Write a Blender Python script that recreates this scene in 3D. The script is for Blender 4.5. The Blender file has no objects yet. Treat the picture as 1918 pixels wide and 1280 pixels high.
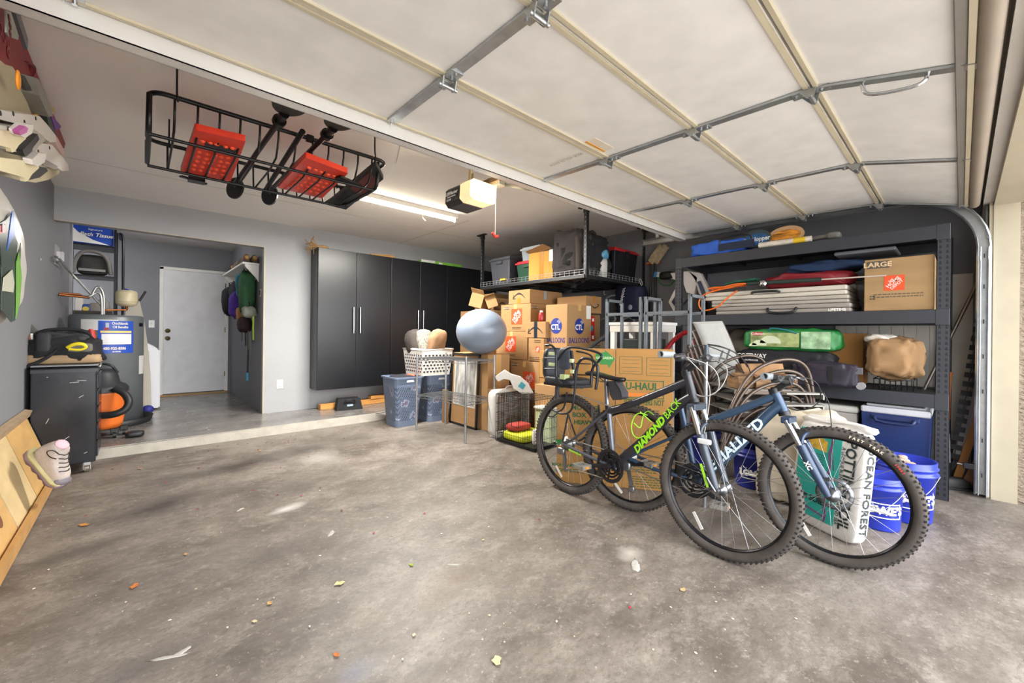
import bpy, math, random
from mathutils import Vector, Matrix, noise
R = math.radians
SC = bpy.context.scene
COL = SC.collection
# ---------------------------------------------------------------- camera
FPX, ROLL, EYE, HX, HY = 767.0, 0.0117, 1.14, 959.0, 625.0
RX, RY = 0.73905, -0.67365
FX, FY = -RY, RX
cam = bpy.data.objects.new('camera', bpy.data.cameras.new('camera'))
COL.objects.link(cam); SC.camera = cam
cam.data.sensor_width = 36; cam.data.lens = FPX / 1918 * 36
cam.data.shift_y = -15 / 1918; cam.data.clip_start = 0.02
_r = Vector((RX, RY, 0)); _u = Vector((0, 0, 1)); _f = Vector((FX, FY, 0))
_ri = _r * math.cos(ROLL) + _u * math.sin(ROLL); _up = _u * math.cos(ROLL) - _r * math.sin(ROLL)
cam.matrix_world = Matrix(((_ri.x, _up.x, -_f.x, 0), (_ri.y, _up.y, -_f.y, 0), (_ri.z, _up.z, -_f.z, EYE), (0, 0, 0, 1)))
# ---------------------------------------------------------------- world, light, exposure
w = bpy.data.worlds.new('daylight'); SC.world = w; w.use_nodes = True
bg = w.node_tree.nodes['Background']
bg.inputs[0].default_value = (0.97, 0.985, 1.0, 1); bg.inputs[1].default_value = 4.6
# sky: brightest where it faces the open garage door, dimmer to the sides and overhead
_nt = w.node_tree; _tc = _nt.nodes.new('ShaderNodeTexCoord'); _dp = _nt.nodes.new('ShaderNodeVectorMath'); _dp.operation = 'DOT_PRODUCT'
_dp.inputs[1].default_value = (0.35, -0.93, 0.1); _nt.links.new(_tc.outputs['Generated'], _dp.inputs[0])
_mr = _nt.nodes.new('ShaderNodeMapRange'); _mr.inputs[1].default_value = -0.2; _mr.inputs[2].default_value = 1.0; _mr.inputs[3].default_value = 1.5; _mr.inputs[4].default_value = 8.0
_nt.links.new(_dp.outputs['Value'], _mr.inputs[0]); _nt.links.new(_mr.outputs[0], bg.inputs[1])
SC.view_settings.view_transform = 'Standard'; SC.view_settings.look = 'None'
SC.view_settings.gamma = 1; SC.view_settings.use_curve_mapping = False
SC.view_settings.exposure = 0.55
SC.cycles.max_bounces = 10; SC.cycles.diffuse_bounces = 6; SC.cycles.use_denoising = True

def lamp(name, kind, loc, energy, color, size=0.1, sy=None, rot=(0, 0, 0)):
    l = bpy.data.lights.new(name, kind); l.energy = energy; l.color = color
    if kind == 'AREA':
        l.shape = 'RECTANGLE'; l.size = size; l.size_y = sy or size
    else:
        l.shadow_soft_size = size
    o = bpy.data.objects.new(name, l); o.location = loc; o.rotation_euler = rot; COL.objects.link(o); return o
lamp('fluorescent_light', 'AREA', (2.16, 4.02, 2.40), 120, (1, 0.96, 0.89), 1.15, 0.08)
lamp('alcove_fill', 'POINT', (0.2, 7.2, 2.3), 9, (1, 0.96, 0.9), 0.15)  # added lamp without a visible fixture, brightens the deep alcove
lamp('alcove_fill', 'POINT', (-0.9, 6.6, 2.3), 4, (1, 0.96, 0.9), 0.15)  # second added lamp, also unseen, lifts the alcove's left side

# ---------------------------------------------------------------- measuring helper: a point of the room seen at a pixel, on a plane
def P(x, y, X=None, Y=None, Z=None, D=None):
    dx, dy = x - HX, y - HY
    r = (dx * math.cos(ROLL) + dy * math.sin(ROLL)) / FPX
    u = -(-dx * math.sin(ROLL) + dy * math.cos(ROLL)) / FPX
    d = (RX * r + FX, RY * r + FY, u)
    if X is not None: t = X / d[0]
    elif Y is not None: t = Y / d[1]
    elif Z is not None: t = (Z - EYE) / d[2]
    else: t = D
    return Vector((d[0] * t, d[1] * t, EYE + d[2] * t))

# ---------------------------------------------------------------- materials
def lin(c):
    c = c.lstrip('#'); v = [int(c[i:i + 2], 16) / 255 for i in (0, 2, 4)]
    return tuple(x / 12.92 if x <= 0.04045 else ((x + 0.055) / 1.055) ** 2.4 for x in v)
MATS = {}
def mat(hexc, rough=0.6, metal=0.0, var=0.06, scale=6.0, bump=0.0, bscale=None, emit=0, alpha=1, trans=0, stretch=(1, 1, 1), spec=0.5, coat=0):
    key = (hexc, rough, metal, var, scale, bump, bscale, emit, alpha, trans, stretch, spec, coat)
    if key in MATS: return MATS[key]
    m = bpy.data.materials.new('m_' + hexc.strip('#')); m.use_nodes = True
    nt = m.node_tree; N = nt.nodes; L = nt.links; b = N['Principled BSDF']
    c = lin(hexc)
    b.inputs['Roughness'].default_value = rough; b.inputs['Metallic'].default_value = metal
    b.inputs['Specular IOR Level'].default_value = spec; b.inputs['Coat Weight'].default_value = coat
    tc = N.new('ShaderNodeTexCoord'); mp = N.new('ShaderNodeMapping'); mp.inputs['Scale'].default_value = stretch
    L.new(tc.outputs['Object'], mp.inputs[0])
    n = N.new('ShaderNodeTexNoise'); n.inputs['Scale'].default_value = scale; n.inputs['Detail'].default_value = 5
    L.new(mp.outputs[0], n.inputs[0])
    mr = N.new('ShaderNodeMapRange'); mr.inputs[1].default_value = 0.3; mr.inputs[2].default_value = 0.7
    mr.inputs[3].default_value = 1 - var; mr.inputs[4].default_value = 1 + var; L.new(n.outputs[0], mr.inputs[0])
    vm = N.new('ShaderNodeVectorMath'); vm.operation = 'SCALE'; vm.inputs[0].default_value = c
    L.new(mr.outputs[0], vm.inputs['Scale']); L.new(vm.outputs[0], b.inputs['Base Color'])
    if bump:
        n2 = N.new('ShaderNodeTexNoise'); n2.inputs['Scale'].default_value = bscale or scale * 5; n2.inputs['Detail'].default_value = 6
        L.new(mp.outputs[0], n2.inputs[0])
        bp = N.new('ShaderNodeBump'); bp.inputs['Strength'].default_value = bump; bp.inputs['Distance'].default_value = 0.01
        L.new(n2.outputs[0], bp.inputs['Height']); L.new(bp.outputs[0], b.inputs['Normal'])
    if emit:
        b.inputs['Emission Color'].default_value = (*c, 1); b.inputs['Emission Strength'].default_value = emit
    if trans: b.inputs['Transmission Weight'].default_value = trans
    if alpha < 1: b.inputs['Alpha'].default_value = alpha
    MATS[key] = m; return m

# ---------------------------------------------------------------- mesh builder
def frame_of(d):
    d = d.normalized(); a = Vector((0, 0, 1)) if abs(d.z) < 0.9 else Vector((1, 0, 0))
    s = d.cross(a).normalized(); return s, s.cross(d).normalized()
class B:
    def __init__(s, T=None): s.v = []; s.f = []; s.T = T or Matrix(); s.sm = []; s.mi = []; s.cur = 0
    def use(s, i): s.cur = i; return s
    def add(s, vs, fs, smooth=False):
        o = len(s.v); s.v += [s.T @ Vector(v) for v in vs]; s.f += [tuple(i + o for i in f) for f in fs]; s.sm += [smooth] * len(fs); s.mi += [s.cur] * len(fs); return s
    def box(s, a, b):
        x0, y0, z0 = (min(a[i], b[i]) for i in range(3)); x1, y1, z1 = (max(a[i], b[i]) for i in range(3))
        return s.add([(x0, y0, z0), (x1, y0, z0), (x1, y1, z0), (x0, y1, z0), (x0, y0, z1), (x1, y0, z1), (x1, y1, z1), (x0, y1, z1)],
                     [(0, 3, 2, 1), (4, 5, 6, 7), (0, 1, 5, 4), (1, 2, 6, 5), (2, 3, 7, 6), (3, 0, 4, 7)])
    def bar(s, p, q, wd, th, up=(0, 0, 1)):     # rectangular bar from p to q; wd across, th along up
        p = Vector(p); q = Vector(q); d = (q - p).normalized(); up = Vector(up)
        a = d.cross(up)
        if a.length < 1e-4: a = d.cross(Vector((1, 0, 0)))
        a.normalize(); c = a.cross(d).normalized(); a *= wd / 2; c *= th / 2
        return s.add([p - a - c, p + a - c, p + a + c, p - a + c, q - a - c, q + a - c, q + a + c, q - a + c],
                     [(0, 3, 2, 1), (4, 5, 6, 7), (0, 1, 5, 4), (1, 2, 6, 5), (2, 3, 7, 6), (3, 0, 4, 7)])
    def tube(s, pts, r, n=8, closed=False, cap=True, sm=True, rs=None):
        pts = [Vector(p) for p in pts]; k = len(pts); vs = []; fs = []; prev = None
        for i, p in enumerate(pts):
            if closed: d = pts[(i + 1) % k] - pts[i - 1]
            else: d = pts[min(i + 1, k - 1)] - pts[max(i - 1, 0)]
            if prev is None: a, b = frame_of(d)
            else:
                d.normalize(); a = (prev - d * prev.dot(d)).normalized(); b = a.cross(d)
            prev = a; rr = rs[i] if rs else r
            for j in range(n):
                t = 2 * math.pi * j / n; vs.append(p + a * math.cos(t) * rr + b * math.sin(t) * rr)
        m = k if closed else k - 1
        for i in range(m):
            i2 = (i + 1) % k
            for j in range(n):
                j2 = (j + 1) % n; fs.append((i * n + j, i * n + j2, i2 * n + j2, i2 * n + j))
        s.add(vs, fs, sm)
        if cap and not closed: s.add([vs[j] for j in range(n)], [tuple(range(n))][::-1]); s.add([vs[(k - 1) * n + j] for j in range(n)], [tuple(range(n))])
        return s
    def cyl(s, p, q, r, n=12, r2=None, sm=True): return s.tube([p, q], r, n, rs=[r, r if r2 is None else r2], sm=sm)
    def lathe(s, prof, c=(0, 0, 0), n=24, axis=None, arc=1.0):   # prof: (r, h)
        c = Vector(c); ax = Vector(axis or (0, 0, 1)).normalized(); a, b = frame_of(ax); vs = []; fs = []
        m = n if arc == 1 else n + 1
        for r, h in prof:
            for j in range(m):
                t = 2 * math.pi * arc * j / n; vs.append(c + ax * h + a * r * math.cos(t) + b * r * math.sin(t))
        for i in range(len(prof) - 1):
            for j in range(n):
                j2 = (j + 1) % m; fs.append((i * m + j, i * m + j2, (i + 1) * m + j2, (i + 1) * m + j))
        return s.add(vs, fs, True)
    def ball(s, c, r, n=16, sq=(1, 1, 1)):
        c = Vector(c); vs = []; fs = []; k = n // 2
        for i in range(k + 1):
            p = math.pi * i / k
            for j in range(n):
                t = 2 * math.pi * j / n
                vs.append(c + Vector((math.sin(p) * math.cos(t) * r * sq[0], math.sin(p) * math.sin(t) * r * sq[1], math.cos(p) * r * sq[2])))
        for i in range(k):
            for j in range(n):
                j2 = (j + 1) % n; fs.append((i * n + j, (i + 1) * n + j, (i + 1) * n + j2, i * n + j2))
        return s.add(vs, fs, True)
    def prism(s, pts, d, sm=False):              # planar outline (3D) swept by vector d
        pts = [Vector(p) for p in pts]; n = len(pts); d = Vector(d)
        s.add(pts + [p + d for p in pts], [tuple(range(n))[::-1], tuple(range(n, 2 * n))])
        return s.add(pts + [p + d for p in pts], [(i, (i + 1) % n, n + (i + 1) % n, n + i) for i in range(n)], sm)
    def grid(s, fn, nu, nv, sm=True, th=0):
        vs = [fn(i / nu, j / nv) for i in range(nu + 1) for j in range(nv + 1)]; m = nv + 1
        return s.add(vs, [(i * m + j, (i + 1) * m + j, (i + 1) * m + j + 1, i * m + j + 1) for i in range(nu) for j in range(nv)], sm)
    def blob(s, c, h, e=0.35, n=20, m=12, wob=0.0, seed=0, cr=0, fq=7):   # rounded box: centre c, half sizes h, exponent e
        rnd = random.Random(seed); ph = [rnd.uniform(0, 6.28) for _ in range(6)]
        sg = lambda v, k: math.copysign(abs(v) ** k, v); vs = []; fs = []
        for i in range(m + 1):
            p = -math.pi / 2 + math.pi * i / m
            for j in range(n):
                t = 2 * math.pi * j / n
                w = 1 + wob * (math.sin(3 * t + ph[0]) * math.cos(2 * p + ph[1]) + 0.6 * math.sin(5 * t + 4 * p + ph[2]) + 0.4 * math.sin(9 * t + ph[3] + 7 * p))
                vs.append((c[0] + h[0] * w * sg(math.cos(p), e) * sg(math.cos(t), e), c[1] + h[1] * w * sg(math.cos(p), e) * sg(math.sin(t), e), c[2] + h[2] * w * sg(math.sin(p), e)))
        if cr:                                   # cloth or paper creases
            cc = Vector(c); sh = Vector((seed * 3.1, 7, 2)); out = []
            for v in vs:
                v = Vector(v); q = v * fq + sh; k = abs(noise.noise(q)) + .5 * abs(noise.noise(q * 2.3)) + .25 * abs(noise.noise(q * 5)) - .35
                out.append(v + (v - cc).normalized() * k * cr)
            vs = out
        for i in range(m):
            for j in range(n):
                j2 = (j + 1) % n; fs.append((i * n + j, i * n + j2, (i + 1) * n + j2, (i + 1) * n + j))
        return s.add(vs, fs, True)
    def text(s, t, M, size, ext=0.0008, bold=0.0, sx=1.0, align='CENTER', shear=0.0, space=1.0):
        cu = bpy.data.curves.new('t', 'FONT'); cu.body = t; cu.size = size; cu.extrude = ext; cu.offset = bold
        cu.align_x = align; cu.align_y = 'CENTER'; cu.shear = shear; cu.resolution_u = 2; cu.space_character = space; cu.space_line = 0.85
        o = bpy.data.objects.new('t', cu); COL.objects.link(o)
        me = bpy.data.meshes.new_from_object(o.evaluated_get(bpy.context.evaluated_depsgraph_get()))
        vs = [M @ Vector((v.co.x * sx, v.co.y, v.co.z + ext)) for v in me.vertices]; fs = [tuple(p.vertices) for p in me.polygons]
        bpy.data.objects.remove(o); bpy.data.curves.remove(cu); bpy.data.meshes.remove(me)
        return s.add(vs, fs)
    def fit(s, t, M, w, h, **k):      # lettering stretched to a width and height, centred
        q = B(); q.text(t, Matrix(), h * 1.4, **k); xs = [v.x for v in q.v]; ys = [v.y for v in q.v]; cx = (max(xs) + min(xs)) / 2; cy = (max(ys) + min(ys)) / 2
        fx = w / (max(xs) - min(xs)); fy = h / (max(ys) - min(ys))
        return s.add([M @ Vector(((v.x - cx) * fx, (v.y - cy) * fy, v.z)) for v in q.v], q.f)
    def build(s, name, m, parent=None, bevel=0, sub=0, loc=None, solid=0):
        me = bpy.data.meshes.new(name); o = bpy.data.objects.new(name, me); COL.objects.link(o)
        if parent is not None: off = Vector(parent['_o']); o.parent = parent
        else:
            off = Vector(loc) if loc is not None else Vector((sum(v.x for v in s.v) / len(s.v), sum(v.y for v in s.v) / len(s.v), min(v.z for v in s.v)))
            o.location = off
        o['_o'] = tuple(off)
        me.from_pydata([v - off for v in s.v], [], s.f); me.polygons.foreach_set('use_smooth', s.sm); me.update()
        ALL.append(o)
        for q in (m if isinstance(m, (list, tuple)) else [m]): me.materials.append(q)
        if s.cur or any(s.mi): me.polygons.foreach_set('material_index', s.mi)
        if solid: md = o.modifiers.new('so', 'SOLIDIFY'); md.thickness = solid; md.offset = 0
        if bevel: md = o.modifiers.new('be', 'BEVEL'); md.width = bevel; md.segments = 2; md.limit_method = 'ANGLE'; md.angle_limit = R(50)
        if sub: md = o.modifiers.new('su', 'SUBSURF'); md.levels = sub; md.render_levels = sub
        return o
ALL = []
def tag(o, label, cat, group=None):
    o['label'] = label; o['category'] = cat
    if group: o['group'] = group
    return o
def thing(name, label, cat, loc, group=None):
    o = bpy.data.objects.new(name, None); COL.objects.link(o); o.location = loc; o.empty_display_size = 0.05
    o['_o'] = tuple(loc); ALL.append(o); return tag(o, label, cat, group)
def struct(o): o['kind'] = 'structure'; return o
def TR(loc, yaw=0, pitch=0, roll=0): return Matrix.Translation(loc) @ Matrix.Rotation(yaw, 4, 'Z') @ Matrix.Rotation(pitch, 4, 'Y') @ Matrix.Rotation(roll, 4, 'X')
def FACE(o, u, v):    # matrix whose x axis is u, y axis is v, origin o
    u = Vector(u).normalized(); v = Vector(v).normalized(); n = u.cross(v).normalized(); v = n.cross(u)
    return Matrix(((u.x, v.x, n.x, o[0]), (u.y, v.y, n.y, o[1]), (u.z, v.z, n.z, o[2]), (0, 0, 0, 1)))
def arc(c, r, a0, a1, n, ax='xz', y=0):
    out = []
    for i in range(n + 1):
        t = a0 + (a1 - a0) * i / n; out.append((c[0] + r * math.cos(t), c[1] + r * math.sin(t)))
    return out
def smooth_path(pts, it=2):
    pts = [Vector(p) for p in pts]
    for _ in range(it):
        q = [pts[0]]
        for a, b in zip(pts, pts[1:]): q += [a.lerp(b, 0.25), a.lerp(b, 0.75)]
        q.append(pts[-1]); pts = q
    return pts
def copy_tree(o, parent=None, off=None):
    c = o.copy(); COL.objects.link(c); ALL.append(c)
    if parent is not None: c.parent = parent
    for ch in [k for k in ALL if k.parent == o and k is not c]: copy_tree(ch, c)
    return c
BLK = mat('#17181b', 0.45); BLKM = mat('#141416', 0.35, 0.3); GALV = mat('#b6babd', 0.3, 0.85, 0.12, 20); CHR = mat('#d8dadd', 0.15, 1, 0.02)
CARD = mat('#9d784e', 0.85, 0, 0.07, 3, 0.05, 60, stretch=(1, 1, 6)); CARD2 = mat('#8f6b44', 0.85, 0, 0.07, 3); CARDL = mat('#ac865a', 0.85, 0, 0.07, 3)
TAPE = mat('#c9a068', 0.35, 0, 0.05, 5); WHT = mat('#e6e4e0', 0.5); RUB = mat('#1b1b1c', 0.8, 0, 0.15, 40)
INK = mat('#1c1a1a', 0.7); ORNG = mat('#d3481f', 0.6); GRNI = mat('#1f5a30', 0.6); BLUI = mat('#1c2f86', 0.6)
def wrap_text(tx, c, r, z, ang, size, m, nm, par, bold=.002, sx=1.0, frame=None):
    b = B(); b.text(tx, Matrix(), size, ext=.0006, bold=bold, sx=sx)
    if frame:
        w_, h_, lw = frame
        for q in ((-w_, -h_, w_, -h_ + lw), (-w_, h_ - lw, w_, h_), (-w_, -h_, -w_ + lw, h_), (w_ - lw, -h_, w_, h_)):
            n = 10
            for i in range(n): b.box((q[0] + (q[2] - q[0]) * i / n, q[1], 0), (q[0] + (q[2] - q[0]) * (i + 1) / n, q[3], .0012))
    b.v = [Vector((c[0] + (r + .001 + v.z) * math.cos(ang + v.x / r), c[1] + (r + .001 + v.z) * math.sin(ang + v.x / r), z + v.y)) for v in b.v]
    return b.build(nm, m, par)
# ================================================================ the room
CEIL, YB, XL, XR = 2.53, 5.957, -0.62, 4.88
S = 0.085
def concrete(name, base, dark, light, rough, spec, spots):
    m = bpy.data.materials.new(name); m.use_nodes = True; nt = m.node_tree; N = nt.nodes; L = nt.links; b = N['Principled BSDF']
    b.inputs['Specular IOR Level'].default_value = spec
    tc = N.new('ShaderNodeTexCoord')
    def noise(sc, st=(1, 1, 1), det=8, ro=0.6, dist=0.0):
        mp = N.new('ShaderNodeMapping'); mp.inputs['Scale'].default_value = st; mp.inputs['Rotation'].default_value = (0, 0, 0.85); L.new(tc.outputs['Object'], mp.inputs[0])
        n = N.new('ShaderNodeTexNoise'); n.inputs['Scale'].default_value = sc; n.inputs['Detail'].default_value = det
        n.inputs['Roughness'].default_value = ro; n.inputs['Distortion'].default_value = dist; L.new(mp.outputs[0], n.inputs[0]); return n.outputs[0]
    def ramp(src, a, b_):
        r = N.new('ShaderNodeMapRange'); r.inputs[1].default_value = a; r.inputs[2].default_value = b_; r.clamp = True; L.new(src, r.inputs[0]); return r.outputs[0]
    def mix(f, a, c, k=1.0):
        x = N.new('ShaderNodeMix'); x.data_type = 'RGBA'
        if k != 1.0:
            mm = N.new('ShaderNodeMath'); mm.operation = 'MULTIPLY'; mm.inputs[1].default_value = k; L.new(f, mm.inputs[0]); f = mm.outputs[0]
        L.new(f, x.inputs[0])
        for inp, val in ((x.inputs[6], a), (x.inputs[7], c)):
            if isinstance(val, tuple): inp.default_value = (*val, 1)
            else: L.new(val, inp)
        return x.outputs[2]
    c = mix(ramp(noise(1.1, (1, 1.5, 1), 12, 0.7, 0.1), 0.38, 0.6), lin(dark), lin(base))
    c = mix(ramp(noise(4.5, (1, 1.5, 1), 12, 0.78, 0.1), 0.5, 0.66), c, lin(light), 0.5)
    c = mix(ramp(noise(15, (1, 2.2, 1), 8, 0.8), 0.5, 0.62), c, lin(dark), 0.5)
    c = mix(ramp(noise(42, (1, 1.3, 1), 6, 0.8), 0.52, 0.6), c, lin(dark), 0.45)
    c = mix(ramp(noise(27, (1, 1, 1), 8, 0.8), 0.56, 0.63), c, lin(light), 0.5)
    c = mix(ramp(noise(60, (1, 1, 1), 3, 0.6), 0.68, 0.74), c, lin('#d8d4cc'), 0.5)
    sepn = N.new('ShaderNodeSeparateXYZ'); L.new(tc.outputs['Object'], sepn.inputs[0])
    wob = noise(2.2, (1, 1, 1), 6, 0.65)
    for (x, y, rx, ry, col, k) in spots:        # oil and paint stains with a shape of their own
        mp = N.new('ShaderNodeMapping'); mp.vector_type = 'TEXTURE'; mp.inputs['Location'].default_value = (x, y, 0); mp.inputs['Scale'].default_value = (rx, ry, 1)
        mp.inputs['Rotation'].default_value = (0, 0, 0.25); L.new(tc.outputs['Object'], mp.inputs[0])
        ln = N.new('ShaderNodeVectorMath'); ln.operation = 'LENGTH'; L.new(mp.outputs[0], ln.inputs[0])
        ad = N.new('ShaderNodeMath'); ad.operation = 'MULTIPLY_ADD'; ad.inputs[1].default_value = 2.2; L.new(wob, ad.inputs[0]); L.new(ln.outputs['Value'], ad.inputs[2])
        r = N.new('ShaderNodeMapRange'); r.inputs[1].default_value = 2.15; r.inputs[2].default_value = 1.1; r.clamp = True; L.new(ad.outputs[0], r.inputs[0])
        c = mix(r.outputs[0], c, lin(col), k)
    L.new(c, b.inputs['Base Color'])
    rr = N.new('ShaderNodeMapRange'); rr.inputs[3].default_value = rough - 0.1; rr.inputs[4].default_value = rough + 0.14; L.new(noise(4, (1, 1, 1), 6), rr.inputs[0]); L.new(rr.outputs[0], b.inputs['Roughness'])
    bp = N.new('ShaderNodeBump'); bp.inputs['Strength'].default_value = 0.12; bp.inputs['Distance'].default_value = 0.01; L.new(noise(35, (1, 1, 1), 8, 0.7), bp.inputs['Height']); L.new(bp.outputs[0], b.inputs['Normal'])
    return m
spots = [(0.05, 3.45, .75, .22, '#2f2a27', .85), (0.62, 4.1, .75, .26, '#2f2a27', .8), (1.6, 4.35, .6, .35, '#55504b', .6), (2.7, 3.9, .7, .4, '#37322e', .7),
         (-0.15, 3.05, .5, .12, '#4c4743', .7), (0.0, 1.85, .25, .1, '#5b5552', .6), (1.05, 1.55, .26, .12, '#6c5947', .5), (0.7, 1.6, .16, .14, '#7a6d5e', .4),
         (0.55, 1.35, .1, .08, '#6f7688', .5), (1.25, 3.9, .22, .25, '#b9b6b1', .45), (0.7, 2.9, .12, .05, '#c9c8c4', .7), (1.9, 1.15, .09, .07, '#c4bfb6', .6),
         (0.45, 2.35, .5, .12, '#5a544f', .5), (0.2, 2.5, .3, .1, '#5c5753', .5), (0.9, 3.3, .6, .2, '#5b5550', .5), (1.5, 2.9, .5, .25, '#65605a', .4)]
conc = concrete('floor_concrete', '#837b73', '#574f48', '#a19a91', 0.46, 0.35, spots)
conc2 = concrete('platform_concrete', '#8b8784', '#6c6865', '#a5a3a0', 0.22, 0.7, [(0.3, 5.6, .6, .2, '#55524f', .5), (1.5, 5.5, .6, .15, '#5c5955', .5)])
concout = concrete('driveway_concrete', '#d5d0c8', '#bdb7ae', '#e4e0da', 0.7, 0.3, [])
struct(B().box((XL - .1, -0.42, -0.1), (XR + .1, 5.3, 0)).build('floor', conc, loc=(0, 0, 0)))
struct(B().box((-14, -14, -0.12), (18, -0.42, -0.004)).build('floor_driveway', concout, loc=(0, 0, 0)))
# raised platform with sloping front edge
pl = B()
pts = [(XL - 3, 5.07), (2.3, 5.07), (2.62, 5.17), (XR, 5.19)]
for a, b in zip(pts, pts[1:]): pass
top = [(XL - 3, 5.1, S), (2.28, 5.09, S), (2.62, 5.19, S), (XR + .1, 5.21, S), (XR + .1, 9.2, S), (XL - 3, 9.2, S)]
struct(B().prism([(x, y, 0.0) for x, y, z in top], (0, 0, S)).build('floor_platform', conc2, loc=(0, 0, 0)))
curb = [(XL, 5.06, -.001), (2.26, 5.05, -.001), (2.6, 5.15, -.001), (XR, 5.17, -.001)]
cb = B()
for i in range(3):
    a = Vector(curb[i]); b = Vector(curb[i + 1]); ta = Vector(top[i]); tb = Vector(top[i + 1]); ta.x = a.x; tb.x = b.x
    up = Vector((0, 0, .003)); cb.add([a, b, tb + up, ta + up, a + Vector((0, .1, 0)), b + Vector((0, .1, 0)), tb + up + Vector((0, .02, 0)), ta + up + Vector((0, .02, 0))],
        [(0, 1, 2, 3), (3, 2, 6, 7), (4, 7, 6, 5), (0, 4, 5, 1), (0, 3, 7, 4), (1, 5, 6, 2)])
struct(cb.build('trim_step_edge', mat('#a09b91', 0.9, 0, 0.12, 9, 0.3, 60), loc=(0, 0, 0)))
GW = mat('#7d7e84', 0.75, 0, 0.03, 2, 0.12, 30); CE = mat('#efece9', 0.8, 0, 0.02, 2, 0.12, 30)
struct(B().box((XL - .14, -.16, CEIL), (XR + .14, YB + .14, CEIL + .1)).build('ceiling', CE, loc=(0, 0, 0)))
struct(B().box((XL - 3, YB + .14, 2.5), (1.3, 9, 2.6)).build('ceiling_alcove', mat('#bdb9b6', .8), loc=(0, 0, 0)))
struct(B().box((XL - .14, -.16, 0), (XL, 7.2, CEIL)).build('wall_left', GW, loc=(0, 0, 0)))
PX = 1.175
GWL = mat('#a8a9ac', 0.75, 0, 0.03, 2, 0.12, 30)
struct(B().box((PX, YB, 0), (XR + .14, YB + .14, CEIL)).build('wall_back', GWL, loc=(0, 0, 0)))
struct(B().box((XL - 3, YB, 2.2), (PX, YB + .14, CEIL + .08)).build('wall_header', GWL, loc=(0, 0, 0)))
struct(B().box((PX, YB + .14, 0), (PX + .1, 8.6, 2.5)).build('wall_alcove_right', GW, loc=(0, 0, 0)))
AY = 8.5
struct(B().box((XL - 3, AY, 0), (.235, AY + .1, 2.5)).box((1.135, AY, 0), (PX, AY + .1, 2.5)).box((.235, AY, 2.13), (1.135, AY + .1, 2.5)).build('wall_alcove_back', GW, loc=(0, 0, 0)))
struct(B().box((XL - 3, YB, 0), (XL - 2.9, AY, 2.5)).build('wall_alcove_left', GW, loc=(0, 0, 0)))
RW = mat('#6d6867', 0.8, 0, 0.03, 2, 0.12, 30)
struct(B().box((XR, -.16, 0), (XR + .14, YB, CEIL)).build('wall_right', GW, loc=(0, 0, 0)))
# beadboard wainscot on the right wall
wb = B(); wb.box((XR - .012, -.06, .0), (XR, .8, 1.66))
y = -.05
while y < .74: wb.box((XR - .018, y, .0), (XR - .011, y + .07, 1.655)); y += .078
struct(wb.build('trim_wainscot', mat('#cfcbc4', .6), loc=(0, 0, 0)))
# front wall beside and above the garage opening, jamb, stucco pier
struct(B().box((4.62, -.16, 0), (XR + .14, -.1, CEIL)).build('wall_front_right', mat('#8b8682', .8), loc=(0, 0, 0)))
struct(B().box((XL - .14, -.16, 2.12), (XR + .14, -.1, CEIL)).build('wall_front_top', mat('#b5afa8', .8), loc=(0, 0, 0)))
STU = mat('#a39585', .95, 0, .12, 9, 1.0, 26, stretch=(1, 1, 2.6))
for _n in STU.node_tree.nodes:
    if _n.type == 'BUMP': _n.inputs['Distance'].default_value = .06
struct(B().box((4.51, -1.6, 0), (5.4, -.26, 2.6)).build('wall_stucco_right', STU, loc=(0, 0, 0)))
struct(B().box((XL - .9, -.55, 2.17), (5.4, -.27, 3.0)).build('wall_stucco_top', STU, loc=(0, 0, 0)))
struct(B().box((-1.6, -.5, 0), (XL, -.1, 2.6)).build('wall_stucco_left', STU, loc=(0, 0, 0)))
TRM = mat('#b3a993', .55)
struct(B().box((4.49, -.27, 0), (4.62, -.15, 2.17)).box((4.50, -.158, 0), (4.52, -.13, 2.17)).build('trim_opening_right', TRM, loc=(0, 0, 0)))
struct(B().box((XL, -.28, 2.09), (4.62, -.15, 2.17)).build('trim_opening_top', TRM, loc=(0, 0, 0)))
# corner trims
struct(B().box((XL, YB - .006, 2.194), (PX, YB + .01, 2.206)).box((PX - .012, YB - .008, S), (PX + .006, YB + .01, 2.2)).build('trim_corner', mat('#b6ae9f', .7), loc=(0, 0, 0)))
struct(B().box((XL - .14, 7.2, S), (XL + .02, 7.3, 2.5)).build('trim_post', mat('#a3a4a8', .7), loc=(0, 0, 0)))
# drywall seams on the ceiling
sm_ = B()
for (a, b) in (((3.0, 4.1), (3.0, 5.95)), ((-.6, 4.9), (4.8, 4.9))): sm_.bar((*a, CEIL - .0005), (*b, CEIL - .0005), .006, .002)
struct(sm_.build('trim_ceiling_seam', mat('#b3aeaa', .8), loc=(0, 0, 0)))
# interior door
DR = mat('#d9d9db', .45); 
o = struct(B().box((.285, AY - .02, S + .03), (1.085, AY + .02, 2.085)).build('door_1', DR, loc=(.68, AY, S)))
for z in (1.0, 1.12):
    k = B(); k.lathe([(.0, .0), (.034, .0), (.034, .008), (.012, .014), (.012, .035), (.028, .045), (.026, .06), (0, .065)], (.34, AY - .02, z - .0), 16, (0, -1, 0)).build('door_knob' if z == 1.0 else 'deadbolt', mat('#8d7a55', .3, .9), o)
for z in (.35, 1.1, 1.85): B().box((1.083, AY - .03, z), (1.097, AY - .018, z + .09)).build('hinge', mat('#7d6d50', .4, .8), o)
B().box((.285, AY - .03, S + .005), (1.085, AY + .02, S + .035)).build('door_sweep', mat('#55504a', .5, .5), o)
dt = B()
dt.box((.235, AY - .03, S), (.285, AY + .06, 2.13)).box((1.085, AY - .03, S), (1.135, AY + .06, 2.13)).box((.235, AY - .03, 2.088), (1.135, AY + .06, 2.135))
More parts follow.
